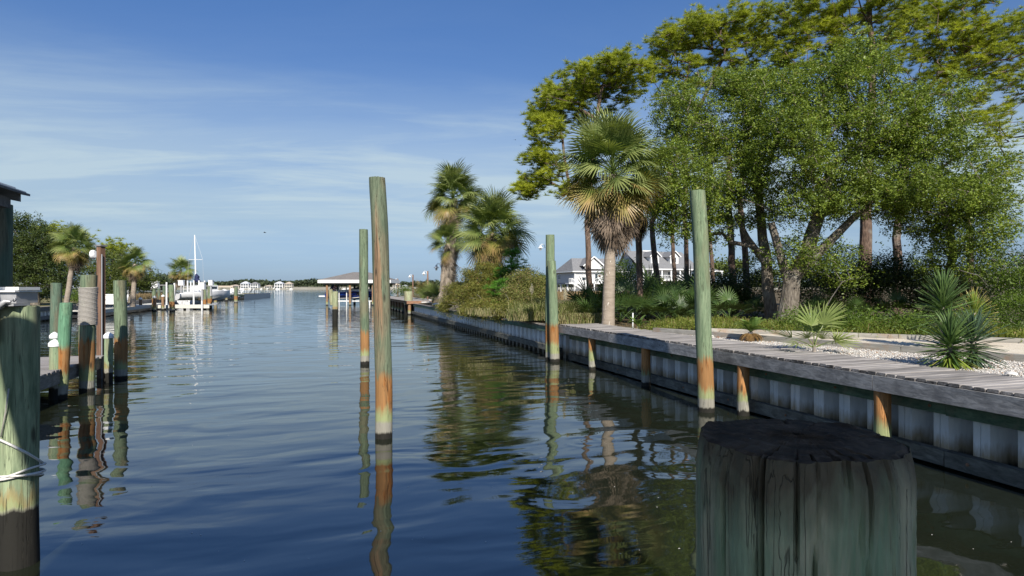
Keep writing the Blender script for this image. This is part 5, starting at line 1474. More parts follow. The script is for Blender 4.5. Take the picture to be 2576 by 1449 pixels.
of = np.array([(0, 1, 4), (1, 2, 4), (2, 3, 4), (3, 0, 4), (1, 0, 5), (2, 1, 5), (3, 2, 5), (0, 3, 5)])
r_ = rng.uniform(0.006, 0.018, (n, 1, 1)) * rng.uniform(0.6, 1.3, (n, 6, 1)) * np.array([1, 1, 0.6])
an = rng.uniform(0, 6.28, n); ca, sa = np.cos(an), np.sin(an)
V = oc[None] * r_; X = V[:, :, 0] * ca[:, None] - V[:, :, 1] * sa[:, None]; Y = V[:, :, 0] * sa[:, None] + V[:, :, 1] * ca[:, None]
V = np.stack([X, Y, V[:, :, 2]], 2) + pts[:, None]
F = (np.arange(n)[:, None, None] * 6 + of[None]).reshape(-1, 3)
tag(link('gravel', np_mesh('gravel', V.reshape(-1, 3), F), MAT['stone']), 'loose white and tan shell gravel beside the boardwalk', None, None, 'stuff')

def timber(label, a, b, w_, h, z0, pieces, grp):
    t = thing('timber_edging', label, 'edging', ((a.x + b.x) / 2, (a.y + b.y) / 2, z0), group=grp)
    d = (b - a); L = d.length; d.normalize(); ang = math.degrees(math.atan2(d.y, d.x)) - 90
    k = 0
    for i in range(pieces):
        l0 = L * i / pieces; l1 = L * (i + 1) / pieces - 0.012
        me = MB().box(-w_ / 2, w_ / 2, 0, l1 - l0, 0, h, jit=0.005).mesh('timber')
        link('timber', me, MAT['timber'], t, Matrix.Translation(Vector((a.x, a.y, z0)) + d * l0) @ Matrix.Rotation(R(ang), 4, 'Z'))
    return t
timber('grey timber edging between the shell gravel and the sand path', T0, T1 + (T1 - T0) * 0.3, 0.14, 0.17, 1.13, 4, 'timber edgings of the sand path')
timber('back timber edging between the sand path and the weedy verge', B0, B1, 0.14, 0.16, 1.16, 3, 'timber edgings of the sand path')
B2 = B1 + (B1 - B0) * 0.06
timber('lower timber at the right edge behind the dark yucca', B2 + Vector((0.0, 0.45, 0)), B2 + (B1 - B0) * 0.5 + Vector((0, 0.45, 0)), 0.14, 0.12, 1.16, 1, 'timber edgings of the sand path')

# white plastic stakes
for px, py0, py1, lab in ((1592, 787, 822, 'white plastic stake beside the small yellow green sago'), (2039, 787, 835, 'white plastic stake behind the small fan palm')):
    b_ = on(px, py1, 1.2)
    m = MB(); m.lathe([(0.022, 1.1), (0.022, pz(py0, b_.y) - 0.006), (0.014, pz(py0, b_.y))], (0, 0, 0), 10)
    o = link('stake', m.mesh('stake', 40), MAT['white'], None, Matrix.Translation(Vector((b_.x, b_.y, 0))))
    tag(o, lab, 'stake', 'white plastic stakes')

# sago palms: pinnate fronds
def pinnate(name, L, nl, ll, curve, seed):
    rj = random.Random(seed); m = MB()
    f_ = lambda f: Vector((L * f * (1 - 0.12 * curve * f), 0, -curve * L * 0.45 * f * f + 0.25 * L * math.sin(f * 1.5)))
    m.tube([f_(i / 6) for i in range(7)], [0.008 * (1 - i / 8) for i in range(7)], 4, cap=False)
    for k in range(nl):
        f = 0.14 + 0.86 * k / nl; c = f_(f)
        l = ll * math.sin(math.pi * min(1, 0.18 + f * 0.85)) ** 0.6
        for sg in (-1, 1):
            d = Vector((0.55, sg * 1.0, 0.25 - 0.2 * curve)).normalized() * l * rj.uniform(0.9, 1.1)
            w_ = Vector((0.008, 0, 0))
            m.add([c - w_, c + w_, c + d * 0.6 + w_ * 0.8, c + d + Vector((0, 0, -0.02)), c + d * 0.6 - w_ * 0.8], [(0, 1, 2, 4), (4, 2, 3)])
    return m.mesh(name)
PN = {('g', i): pinnate('frond', 0.62, 34, 0.14, 0.5 + 0.3 * i, i) for i in range(3)}
PN.update({('d', i): pinnate('dead_frond', 0.42, 22, 0.10, 1.2 + 0.2 * i, 5 + i) for i in range(3)})
for (k, i), me in PN.items(): me.materials.append(MAT['sago' if k == 'g' else 'sago_dead'])
def sago(label, pos, n, sc, nd, seed, trunk_h=0.1):
    rj = random.Random(seed); pos = Vector(pos)
    t = thing('sago_palm', label, 'sago palm', pos, group='sago palms beside the boardwalk')
    m = MB(); m.lathe([(0.09 * sc, -0.05), (0.10 * sc, trunk_h * 0.5), (0.06 * sc, trunk_h)], pos, 12); m.build('trunk', MAT['boots'], t)
    for i in range(n):
        mx = Matrix.Translation(pos + Vector((0, 0, trunk_h))) @ Matrix.Rotation(i * 2.4, 4, 'Z') @ Matrix.Rotation(-R(rj.uniform(5, 55)), 4, 'Y') @ Matrix.Scale(sc * rj.uniform(0.85, 1.1), 4)
        link('frond', PN['g', rj.randrange(3)], None, t, mx)
    for i in range(nd):
        mx = Matrix.Translation(pos + Vector((0, 0, trunk_h * 0.8))) @ Matrix.Rotation(i * 2.4 + 1, 4, 'Z') @ Matrix.Rotation(R(rj.uniform(5, 30)), 4, 'Y') @ Matrix.Scale(sc * rj.uniform(0.85, 1.1), 4)
        link('dead_frond', PN['d', rj.randrange(3)], None, t, mx)
b_ = on(1888, 857, 1.19); sago('sago palm with a brown skirt of dead leaves on the gravel', b_, 18, 0.80, 30, 501, 0.2)
b_ = on(1606, 826, 1.19); sago('small yellow green sago palm by the white stake', b_, 13, 0.70, 3, 502, 0.05)

# small fan palm
b_ = on(2048, 886, 1.19)
t = thing('small_fan_palm', 'small lime green fan palm on the gravel by the stake', 'palm', b_)
rj = random.Random(77)
m = MB(); m.tube([b_ - Vector((0, 0, 0.05)), b_ + Vector((0, 0, 0.12))], [0.035, 0.03], 8); m.build('stem', MAT['boots'], t)
for az, el, sc in ((0.25, 62, 1.15), (0.6, 50, 1.25), (2.7, 20, 1.0), (3.3, 8, 0.8), (-0.1, 12, 0.95), (-0.5, 20, 0.9), (1.6, 72, 1.0), (2.3, 50, 0.8), (3.9, 30, 0.8), (5.0, 40, 0.6), (1.1, 40, 0.9)):
    stick('frond', 'lime', t, b_ + Vector((0, 0, 0.08)), az, R(el), rj.uniform(-0.5, 0.5), sc, rj)

# yuccas: stiff dagger leaves as parts
YM = []
for i in range(3):
    m = MB(); L = 0.42
    for (x0, x1, w0, w1) in ((0, 0.35, 0.028, 0.034), (0.35, 0.75, 0.034, 0.024), (0.75, 1.0, 0.024, 0.002)):
        z0 = -0.06 * i * L * x0 ** 2; z1 = -0.06 * i * L * x1 ** 2
        m.add([(x0 * L, -w0 / 2, z0 + .006), (x0 * L, 0, z0), (x0 * L, w0 / 2, z0 + .006), (x1 * L, -w1 / 2, z1 + .006), (x1 * L, 0, z1), (x1 * L, w1 / 2, z1 + .006)], [(0, 1, 4, 3), (1, 2, 5, 4)])
    YM.append(m)
def yucca(label, pos, h, rad, n, mats, seed, lowfrac=0.35, trunk0=0.05, lean=(0, 0)):
    rj = random.Random(seed); pos = Vector(pos)
    t = thing('yucca', label, 'yucca', pos, group='yuccas on the gravel')
    m = MB(); m.tube([pos - Vector((0, 0, 0.1)), pos + Vector((lean[0], lean[1], h))], [0.05, 0.035], 8); m.build('trunk', MAT['boots'], t)
    ms = []
    for q in mats:
        row = []
        for mm in YM:
            me = mm.mesh('leaf'); me.materials.append(MAT[q]); row.append(me)
        ms.append(row)
    for i in range(n):
        f = i / n
        hz = trunk0 + (h - trunk0) * f
        el = -50 + 128 * f ** 1.3 if trunk0 < 0.1 else -20 + 100 * f
        me = ms[1 if f < lowfrac else 0][rj.randrange(3)]
        mx = Matrix.Translation(pos + Vector((lean[0] * f, lean[1] * f, hz))) @ Matrix.Rotation(i * 2.39996, 4, 'Z') @ Matrix.Rotation(-R(el + rj.uniform(-9, 9)), 4, 'Y') @ Matrix.Rotation(rj.uniform(-.4, .4), 4, 'X') @ Matrix.Scale(rad / 0.42 * rj.uniform(0.85, 1.1), 4)
        link('leaf', me, None, t, mx)
b_ = on(2390, 924, 1.19); yucca('front yucca with lime green lower leaves on the gravel', b_, 0.48, 0.46, 230, ('yucca', 'yucca_low'), 601)
b_ = on(2449, 922, 1.19); yucca('dark bluish yucca with see through leaves right of the front one', b_, 0.50, 0.46, 170, ('yucca_blue', 'yucca_blue'), 602, trunk0=0.08)
b_ = on(2372, 878, 1.2); yucca('tallest yucca standing behind the front one', b_, 1.05, 0.54, 200, ('yucca', 'yucca'), 603, trunk0=0.55)
b_ = on(2450, 872, 1.2); yucca('yellowish small yucca behind the dark bluish one', b_, 0.80, 0.42, 110, ('yucca_low', 'yucca_low'), 604, trunk0=0.45)

# shells and a fallen leaf
def shell_obj(label, pos, r, mat, seed):
    rj = random.Random(seed); m = MB()
    m.lathe([(r * 0.4, 0), (r, r * 0.10), (r * 0.93, r * 0.25), (r * 0.55, r * 0.42), (r * 0.1, r * 0.48)], (0, 0, 0), 12)
    m.v = [(p[0] * 1.25, p[1] * (0.8 if p[1] < 0 else 1.0), p[2] + rj.uniform(-.004, .004)) for p in m.v]
    o = link('shell', m.mesh('shell', 40), MAT[mat], None, Matrix.Translation(Vector(pos)) @ Matrix.Rotation(rj.uniform(0, 6), 4, 'Z'))
    return tag(o, label, 'shell', 'sea shells beside the boardwalk')
shell_obj('large white shell lying on the near right boardwalk edge', on(2545, 942, 1.21), 0.085, 'shell', 1)
for i, (px, py, r_, mt_, lab) in enumerate(((1792, 846, 0.07, 'shell', 'white shell nearest the tall pale pile'), (1806, 849, 0.05, 'shell_brown', 'brown shell in the middle of the shell row'), (1818, 846, 0.075, 'shell', 'biggest white shell of the shell row'), (1832, 850, 0.04, 'shell_brown', 'small tan shell at the right of the shell row'))):
    shell_obj(lab, on(px, py, 1.195), r_, mt_, 5 + i)
p = on(2411, 920, 1.215); m = MB(); m.add([(-.05, 0, 0.004), (0, .03, 0.016), (.055, .01, 0.006), (.01, -.03, .018)], [(0, 1, 2, 3)])
tag(link('fallen_leaf', m.mesh('fallen_leaf'), MAT['leaf_yellow'], None, Matrix.Translation(p - Vector((0, 0.1, 0.0)))), 'single yellow fallen leaf on the boardwalk', 'leaf')

# lamp posts along the far deck -------------------------------------------
def bell_lamp(t, x, y, z, sc=1.0):
    m = MB(); m.tube([(x, y, z - 0.05 * sc), (x - 0.06 * sc, y, z + 0.16 * sc), (x - 0.20 * sc, y, z + 0.20 * sc), (x - 0.28 * sc, y, z + 0.10 * sc)], 0.02 * sc, 6); m.build('arm', MAT['white'], t)
    m = MB(); m.lathe([(0.17 * sc, 0), (0.16 * sc, 0.03 * sc), (0.08 * sc, 0.07 * sc), (0.055 * sc, 0.16 * sc), (0.03 * sc, 0.19 * sc)], (x - 0.28 * sc, y, z - 0.06 * sc), 14); m.build('shade', MAT['white'], t, 40)
    m = MB(); m.lathe([(0.04 * sc, -0.14 * sc), (0.065 * sc, -0.08 * sc), (0.06 * sc, -0.003)], (x - 0.28 * sc, y, z - 0.06 * sc), 10); m.build('globe', MAT['clear'], t, 60)
for i, (px, d, pyt, lab, w_) in enumerate(((1000.6, 104, 701, 'farthest lamp post at the end of the far deck', .12), (1038.8, 72, 691, 'lamp post on the far deck second from the boat house', .11), (1076, 57, 682, 'lamp post behind the small palms of the far deck', .10), (1112, 39.7, 663.5, 'rust brown lamp post in front of the shaggy palm', .09))):
    x = (px - 1288) / FOC * d; zt = pz(pyt, d)
    t = thing('lamp_post', lab, 'lamp post', (x, d, 1.15), group='wooden lamp posts with white bell lamps')
    m = MB(); m.box(x - w_ * .62, x + w_ * .62, d - w_ * .62, d + w_ * .62, 0.9, zt); m.build('post', MAT['lamp_wood'], t)
    bell_lamp(t, x - w_ * .62, d, zt - 0.22, 1.15)
d = 20.3; x = (1371 - 1288) / FOC * d
t = thing('lamp', 'white bell lamp fixed near the top of the paired piles', 'lamp', (x, d, pz(625, d)))
bell_lamp(t, x, d, pz(622, d), 0.55)

# small palms and bush near the far deck
palmetto_plant('young palm clump at the near end of the far deck', gnd(1088, 50), 701, 14, 0.95, 'green', 'small palms by the far deck', 'small_palm', 35, 88)
palmetto_plant('slender young palm between the far lamp posts', gnd(1064, 62), 702, 8, 1.15, 'yellow', 'small palms by the far deck', 'small_palm', 50, 88)
shrub('shrub', 'low lime green bush behind the far deck', 'shrub', [(1020, 728, 16, 8, 85, 2.0, 26), (1010, 735, 22, 6, 85, 2, 26)], gnd(1020, 85), 'shrub_green', 703, 60, 0.14, 0.35, GS)
shrub('shrub', 'dry brown bush on the sand behind the far lamp posts', 'shrub', [(1050, 738, 30, 8, 76, 2.0, 40), (1085, 738, 20, 10, 66, 2, 30)], gnd(1055, 76), 'shrub_gold', 704, 60, 0.10, 0.30, GS)
m = MB(); m.box(2.3, 2.7, 58, 80, 1.1, 1.32, BANK); tag(m.build('concrete_curb', MAT['concrete']), 'pale low concrete curb behind the far deck', 'curb')
for i, px in enumerate((1068, 1078, 1100, 1108)):
    o = shell_obj(('white rubble lump behind the near end of the far deck', 'white rubble lump between the far deck and the palm clump', 'white rubble lump left of the rust brown lamp post', 'white rubble lump at the foot of the rust brown lamp post')[i], gnd(px, 44 if px > 1090 else 50, 1.15), 0.32, 'shell', 30 + i)
    o.name = 'stone'; o['category'] = 'stone'; o['group'] = 'white rubble on the bank'

# ------------------------------------------------------------------ boat house with the blue boat
BD = 82.0
bx0 = (806 - 1288) / FOC * BD; bx1 = (978 - 1288) / FOC * BD
bh = thing('boat_house', 'open boat house with hipped grey roof over the blue boat', 'boat house', ((bx0 + bx1) / 2, BD + 3, 0))
ze = pz(712, BD); zf = pz(704, BD); zr = pz(684.5, BD + 3)
y0, y1 = BD, BD + 6.5
m = MB(); ym = (y0 + y1) / 2
e = 0.25
m.add([(bx0 - e, y0 - e, zf), (bx1 + e, y0 - e, zf), (bx1 + e, y1 + e, zf), (bx0 - e, y1 + e, zf), (bx0 + 3.6, ym, zr), (bx1 - 3.6, ym, zr)], [(0, 1, 5, 4), (2, 3, 4, 5), (3, 0, 4), (1, 2, 5), (3, 2, 1, 0)])
m.build('roof', MAT['shingle_boat'], bh)
for (a, b_) in (((bx0 - e - .02, y0 - e - .02), (bx1 + e + .02, y0 - e - .02)), ((bx0 - e - .02, y1 + e + .02), (bx1 + e + .02, y1 + e + .02)), ((bx0 - e - .03, y0 - e), (bx0 - e - .03, y1 + e)), ((bx1 + e + .03, y0 - e), (bx1 + e + .03, y1 + e))):
    m = MB(); m.beam((*a, (ze + zf) / 2), (*b_, (ze + zf) / 2), 0.05, zf - ze); m.build('fascia_board', MAT['white'], bh)
for i, (px, yy_) in enumerate(((821, y0 + .3), (879, y0 + .3), (937, y0 + .3), (966, y0 + .3), (817, y1 - .3), (862, y1 - .3), (905, y1 - .3), (955, y1 - .3))):
    xx = (px - 1288) / FOC * BD
    link('support_post', pile_mesh('support_post', ze + 0.15, 0.17, 0.16, n=12, rings=10, seed=i), MAT['post_far'] if i < 4 else MAT['pile_dark'], bh, Matrix.Translation(Vector((xx, yy_, 0))))
for yy_ in (y0 + .3, y1 - .3):
    m = MB(); m.box(bx0 + .3, bx1 - .3, yy_ - .06, yy_ + .06, ze - 0.22, ze - 0.01); m.build('beam', MAT['beam_dark'], bh)

# the blue bowrider: hull by sections
def hull(sections, name, mat, parent, M, split=None):
    """sections: list of (x, [(y,z)...]) port side from keel to gunwale; mirrored"""
    m = MB(); rows = []
    for x, prof in sections:
        row = [Vector((x, -y, z)) for y, z in reversed(prof)] + [Vector((x, y, z)) for y, z in prof]
        rows.append([M @ p for p in row])
    k = len(rows[0]); vs = [p for r_ in rows for p in r_]
    fs = [(i * k + j, i * k + j + 1, (i + 1) * k + j + 1, (i + 1) * k + j) for i in range(len(rows) - 1) for j in range(k - 1)]
    fs += [tuple(range(k)), tuple(reversed(range((len(rows) - 1) * k, len(rows) * k)))]
    m.add(vs, fs); return m.build(name, mat, parent, 50)
bxs = (828 - 1288) / FOC * (BD + 3.2)
bt = thing('motor_boat', 'blue and black motor boat with white deck hanging in the boat house', 'boat', (bxs + 4, BD + 3.2, 0.9))
BM = Matrix.Translation(Vector((bxs - 0.2, BD + 3.0, 0.45)))
L = 7.4
def secs(zk, zg, w0, scale=1.0):
    out = []
    for f in (0, 0.15, 0.35, 0.55, 0.72, 0.85, 0.94, 1.0):
        wd = w0 * (1 - max(0, (f - 0.45) / 0.55) ** 2.2 * 0.97)
        k = zk(f); g = zg(f)
        out.append((f * L, [(0.02, k), (wd * 0.75, k + (g - k) * 0.28), (wd * 0.97, k + (g - k) * 0.62), (wd, g)]))
    return out
zk = lambda f: 0.35 + 0.75 * max(0, (f - 0.6) / 0.4) ** 1.7
zg = lambda f: 1.15 + 0.40 * min(1, f * 2.0) - 0.1 * max(0, f - 0.6)
hull(secs(zk, zg, 1.15), 'hull', MAT['blue_hull'], bt, BM)
hull([(x, [(y * 1.0 + 0.02, z + (0.0)) for y, z in [(0.05, g_ - 0.03), (pr[-1][0], g_ - 0.02), (pr[-1][0] + 0.02, g_ + 0.12), (pr[-1][0] * 0.9, g_ + 0.26)]]) for (x, pr) in secs(zk, zg, 1.15) for g_ in [pr[-1][1]]], 'deck', MAT['gel_white'], bt, BM)
# black flash on the side
m = MB(); a = [(0.28, .35), (0.55, .80), (0.80, .85), (0.97, .80), (0.80, .20), (0.55, .28)]
def side(f, h):
    wd = 1.15 * (1 - max(0, (f - 0.45) / 0.55) ** 2.2 * 0.97); k = zk(f); g = zg(f)
    z = k + (g - k) * h
    w_ = wd * (0.75 + (h - 0.28) / 0.34 * 0.22 if h < 0.62 else 0.97 + (h - 0.62) / 0.38 * 0.03)
    return BM @ Vector((f * L, -w_ - 0.035, z))
for (f0, l0, h0_, f1, l1, h1_) in ((0.22, .42, .50, 0.38, .36, .72), (0.38, .36, .72, 0.50, .40, .84), (0.50, .40, .84, 0.62, .50, .90), (0.62, .50, .90, 0.78, .45, .86), (0.78, .45, .86, 0.92, .30, .8)):
    m.add([side(f0, l0), side(f1, l1), side(f1, h1_), side(f0, h0_)], [(0, 1, 2, 3)])
m.build('side_stripe', MAT['gel_black'], bt)
m = MB()
for (f0, h0_, f1, h1_) in ((0.02, 0.12, 0.5, 0.16), (0.5, 0.16, 0.8, 0.2)):
    m.add([side(f0, h0_ - .04), side(f1, h1_ - .04), side(f1, h1_ + .04), side(f0, h0_ + .04)], [(0, 1, 2, 3)])
m.build('boot_stripe', MAT['gel_white'], bt)
m = MB()   # windscreen
wx = 3.3
m.add([BM @ Vector(p) for p in ((wx, -0.85, 1.78), (wx + 1.3, -0.85, 2.12), (wx + 2.3, -0.55, 1.72), (wx, 0.85, 1.78), (wx + 1.3, 0.85, 2.12), (wx + 2.3, 0.55, 1.72))], [(0, 2, 1), (3, 4, 5), (1, 2, 5, 4)])
m.build('windscreen', MAT['glass'], bt)
m = MB(); m.tube([BM @ Vector(p) for p in ((1.5, -1.0, 1.6), (1.9, -0.98, 2.5), (2.9, -0.98, 2.85), (3.3, -0.98, 2.8))], 0.05, 6); m.tube([BM @ Vector(p) for p in ((1.5, 1.0, 1.6), (1.9, 0.98, 2.5), (2.9, 0.98, 2.85), (3.3, 0.98, 2.8))], 0.05, 6)
m.build('tower', MAT['black'], bt)
m = MB(); m.box(1.9, 3.3, -0.95, 0.95, 2.84, 2.9, BM); m.build('folded_canopy', MAT['navy'], bt)
m = MB(); m.box(-0.9, 0.05, -1.0, 1.0, 0.72, 0.88, BM); m.build('swim_platform', MAT['gel_white'], bt)
fl = thing('flag', 'small stars and stripes flag on the stern of the blue boat', 'flag', BM @ Vector((0.2, -0.6, 1.3)))
m = MB(); m.tube([BM @ Vector((0.15, -0.6, 1.2)), BM @ Vector((1.0, -0.6, 2.6))], 0.02, 5); m.build('pole', MAT['white'], fl)
FBx = BM @ Vector((0.95, -0.62, 2.5)); dx = Vector((0.62, 0, -0.35)); dz_ = Vector((-0.62, 0, -1.0))
for k in range(9):
    m = MB(); a0 = dz_ * (k / 9); a1 = dz_ * ((k + 1) / 9); s0 = 0.45 if k < 5 else 0
    m.add([FBx + a0 + dx * s0, FBx + a0 + dx * 1.2 + Vector((0, -.05, 0)), FBx + a1 + dx * 1.2 + Vector((0, -.05, 0)), FBx + a1 + dx * s0], [(0, 1, 2, 3)])
    m.build('stripe', MAT['red'] if k % 2 == 0 else MAT['white'], fl)
m = MB(); m.add([FBx, FBx + dx * 0.45, FBx + dx * 0.45 + dz_ * (5 / 9), FBx + dz_ * (5 / 9)], [(0, 1, 2, 3)]); m.build('canton', MAT['navy'], fl)
bl = thing('boat_lift', 'white lift beam and guide posts under the blue boat', 'boat lift', (bxs + 4, BD + 3, 0.6))
m = MB(); m.box(bxs + 0.2, bxs + 7.2, BD + 1.7, BD + 1.9, 0.50, 0.64); m.build('beam', MAT['white'], bl)
for px in (831 + 41, 853):
    xx = (px - 1288) / FOC * (BD + 1.6); m = MB(); m.tube([(xx, BD + 1.6, 0.0), (xx, BD + 1.6, 2.6)], 0.07, 8); m.build('guide_post', MAT['white'], bl)
xx = (930 - 1288) / FOC * (BD + 1.6); m = MB(); m.tube([(xx, BD + 1.6, -0.3), (xx, BD + 1.6, 0.62)], 0.1, 8); m.build('guide_post', MAT['white'], bl)

# ------------------------------------------------------------------ white houses on the right
def wall_with_windows(parent, M, L, z0, z1, wins, mat, th=0.12, nm='wall'):
    m = MB(); m.box(0, L, 0, th, z0, z1, M); m.build(nm, MAT[mat], parent)
    for (x0, x1, a, b, k) in wins:
        m = MB(); m.box(x0, x1, -0.05, -0.004, a, b, M); f = m.build('door' if k == 'd' else 'window', MAT['white'], parent)
        n = 2 if x1 - x0 > 1.2 and k != 'd' else 1
        w_ = (x1 - x0 - 0.10 * (n + 1)) / n
        for j in range(n):
            m = MB(); m.box(x0 + 0.10 + j * (w_ + 0.10), x0 + 0.10 + j * (w_ + 0.10) + w_, -0.075, -0.052, a + 0.1, b - 0.1, M); m.build('pane', MAT['glass'], f)
def railing(parent, a, b, h, n, M):
    m = MB(); a = Vector(a); b = Vector(b)
    m.beam(M @ (a + Vector((0, 0, h))), M @ (b + Vector((0, 0, h))), 0.08, 0.09); m.beam(M @ (a + Vector((0, 0, 0.12))), M @ (b + Vector((0, 0, 0.12))), 0.06, 0.07)
    for i in range(n + 1):
        q = a.lerp(b, i / n); m.beam(M @ q, M @ (q + Vector((0, 0, h - 0.02))), 0.05, 0.05)
    m.build('railing', MAT['white'], parent)

FRH = lambda org: Matrix(((M_.x, U.x, 0, org.x), (M_.y, U.y, 0, org.y), (0, 0, 1, 0), (0, 0, 0, 1)))   # x along the front, y away
o1 = at(1445, 0, 150); o1.z = 0
H1 = FRH(o1)
hs = thing('stilt_house', 'white stilt house with grey roof and outside stair left of the palm trunk', 'house', (o1.x, o1.y, GZ))
W, DP = 14.5, 12.0
ze, zf, zr = 6.55, 3.75, 10.2
wall_with_windows(hs, H1, W, zf, ze, [(5.6, 6.5, 3.95, 6.0, 'd'), (10.2, 11.4, 4.6, 6.0, 'w'), (2.0, 4.3, 4.3, 5.2, 'w')], 'siding')
wall_with_windows(hs, H1 @ Matrix.Translation(Vector((0, DP, 0))) @ Matrix.Rotation(R(-90), 4, 'Z'), DP, zf - .35, ze, [(1.2, 3.0, 4.6, 6.0, 'w')], 'siding_shade_grey')  # left wall: its shade is put into the grey colour
m = MB(); m.box(0, W, 0, DP, zf - .4, zf - 0.002, H1); m.build('floor', MAT['siding_shade_grey'], hs)
m = MB(); e = 0.7
m.add([H1 @ Vector(p) for p in ((-e, -e, ze), (W + e, -e, ze), (W + e, DP + e, ze), (-e, DP + e, ze), (1.6, 5.5, zr), (W - 3, 5.5, zr))], [(0, 1, 5, 4), (2, 3, 4, 5), (3, 0, 4), (1, 2, 5), (3, 2, 1, 0)])
m.build('roof', MAT['shingle'], hs)
m = MB(); gx = 5.0
m.add([H1 @ Vector(p) for p in ((gx - 2.9, -1.0, 8.0), (gx, -1.0, 10.35), (gx + 2.9, -1.0, 8.0), (gx - 2.9, 5.0, 8.0), (gx, 5.0, 10.35), (gx + 2.9, 5.0, 8.0))], [(0, 3, 4, 1), (1, 4, 5, 2)]); g_ = m.build('gable_roof', MAT['shingle'], hs)
m = MB(); m.add([H1 @ Vector(p) for p in ((gx - 2.3, -0.5, 7.2), (gx + 2.3, -0.5, 7.2), (gx + 2.3, -0.5, 8.4), (gx, -0.5, 10.2), (gx - 2.3, -0.5, 8.4))], [(0, 1, 2, 3, 4)]); m.build('gable_wall', MAT['siding'], hs)
m = MB()
for sg in (-1, 1):
    m.beam(H1 @ Vector((gx + sg * 3.0, -1.04, 7.9)), H1 @ Vector((gx, -1.04, 10.33)), 0.08, 0.3)
m.build('barge_board', MAT['white'], hs)
for (a, b_) in (((-e, -e - .05), (W + e, -e - .05)), ((-e - .05, -e), (-e - .05, DP + e))):
    m = MB(); m.beam(H1 @ Vector((*a, ze - .02)), H1 @ Vector((*b_, ze - .02)), 0.1, 0.24); m.build('gutter', MAT['white'], hs)
for i, xx in enumerate((0.1, 3.2, 6.2, 9.5, 12.5, 14.4)):
    for yy_ in (0.15, 4.5, 9, 11.8):
        m = MB(); m.box(xx - .18, xx + .18, yy_ - .18, yy_ + .18, 1.0, zf - .4, H1); m.build('stilt', MAT['white'], hs)
m = MB(); m.box(3.4, 13.5, 3.5, 8.5, 1.1, zf - .42, H1); m.build('store_room', MAT['siding_shade_grey'], hs)
m = MB(); m.box(4.2, W, -2.6, -0.02, zf - .35, zf - .1, H1); m.build('balcony', MAT['white'], hs)
railing(hs, (4.2, -2.55, zf - .1), (W, -2.55, zf - .1), 1.1, 30, H1)
for xx in (4.3, 8.0, 12.0): m = MB(); m.box(xx - .12, xx + .12, -2.6, -2.36, 1.0, zf - .36, H1); m.build('post', MAT['white'], hs)
for xx in (0.05,): m = MB(); m.box(xx - .1, xx + .1, -.2, -.01, zf, ze, H1); m.build('corner_board', MAT['white'], hs)
st = MB()
for i in range(13):
    f = i / 13; st.box(-2.0 + 4.4 * f, -1.6 + 4.4 * f, -2.5, -1.3, 3.5 - 2.3 * f, 3.6 - 2.3 * f, H1)
st.build('stair', MAT['white'], hs)
m = MB(); m.box(-2.6, -1.0, -2.6, -0.2, zf - .3, zf - .1, H1); m.build('landing', MAT['white'], hs)
railing(hs, (-2.6, -2.6, zf - .1), (-1.6, -2.6, zf - .1), 1.1, 4, H1)
railing(hs, (-1.6, -2.62, zf - .1), (2.8, -2.62, 1.2), 1.1, 16, H1)
railing(hs, (-1.2, -1.0, zf - .1), (3.2, -1.0, 1.2), 1.1, 16, H1)
railing(hs, (-2.0, -3.0, 1.2), (4.0, -3.0, 1.2), 1.2, 18, H1)
fb = H1 @ Vector((5.9, -2.3, 5.4))
t = thing('flower_basket', 'hanging basket of dark red flowers on the stilt house balcony', 'flower basket', fb)
rg = np.random.default_rng(5); V, F = leaves_arrays(np.array([fb]), np.array([160]), 0.22, 0.16, rg); link('flowers', np_mesh('flowers', V - np.array(fb), F), MAT['flower'], t)
m = MB(); m.lathe([(0.12, -0.35), (0.26, -0.1), (0.27, -0.05)], fb, 12); m.tube([fb, fb + Vector((0, 0, 0.9))], 0.012, 4); m.build('basket', MAT['black'], t)

o2 = at(1602, 0, 163); o2.z = 0
H2 = FRH(o2)
hb = thing('large_house', 'large white house with two dormers and a porch behind the pine trunks', 'house', (o2.x, o2.y, GZ))
W, DP = 17.5, 11.0; ze, zf, zr = 7.5, 4.7, 12.9
wall_with_windows(hb, H2, W, zf, ze, [(2.2 + 2.5 * i, 3.3 + 2.5 * i, 5.1, 6.9, 'w') for i in range(6)], 'siding')
M3 = H2 @ Matrix.Translation(Vector((0, DP, 0))) @ Matrix.Rotation(R(-90), 4, 'Z')
wall_with_windows(hb, M3, DP, zf, ze, [(3, 4.2, 5.2, 6.7, 'w'), (7, 8.2, 5.2, 6.7, 'w')], 'siding_shade_grey')  # left wall painted greyer than the front to stand for shade
m = MB(); m.add([H2 @ Vector(p) for p in ((0, 0, ze), (0, DP, ze), (0, DP / 2 + .5, zr - .3))], [(0, 1, 2)]); m.build('gable_wall', MAT['siding_shade_grey'], hb)  # left gable, shade put into the colour like the wall below
m = MB(); m.box(-.06, -.01, DP / 2 - .5, DP / 2 + .6, 9.2, 10.6, H2); m.build('window', MAT['glass'], hb)
m = MB(); ym = DP / 2 + .5
m.add([H2 @ Vector(p) for p in ((-.6, -3.4, ze), (W + .6, -3.4, ze), (W + .6, ym, zr), (-.6, ym, zr), (W + .6, DP + .6, ze), (-.6, DP + .6, ze))], [(0, 1, 2, 3), (3, 2, 4, 5)]); m.build('roof', MAT['shingle'], hb)
m = MB(); m.box(5.0, 8.2, ym - .6, ym + .6, zr - .1, zr + .22, H2); m.build('ridge_vent', MAT['white'], hb)
m = MB(); m.beam(H2 @ Vector((-.6, -3.45, ze - .03)), H2 @ Vector((W + .6, -3.45, ze - .03)), 0.1, 0.3); m.build('gutter', MAT['white'], hb)
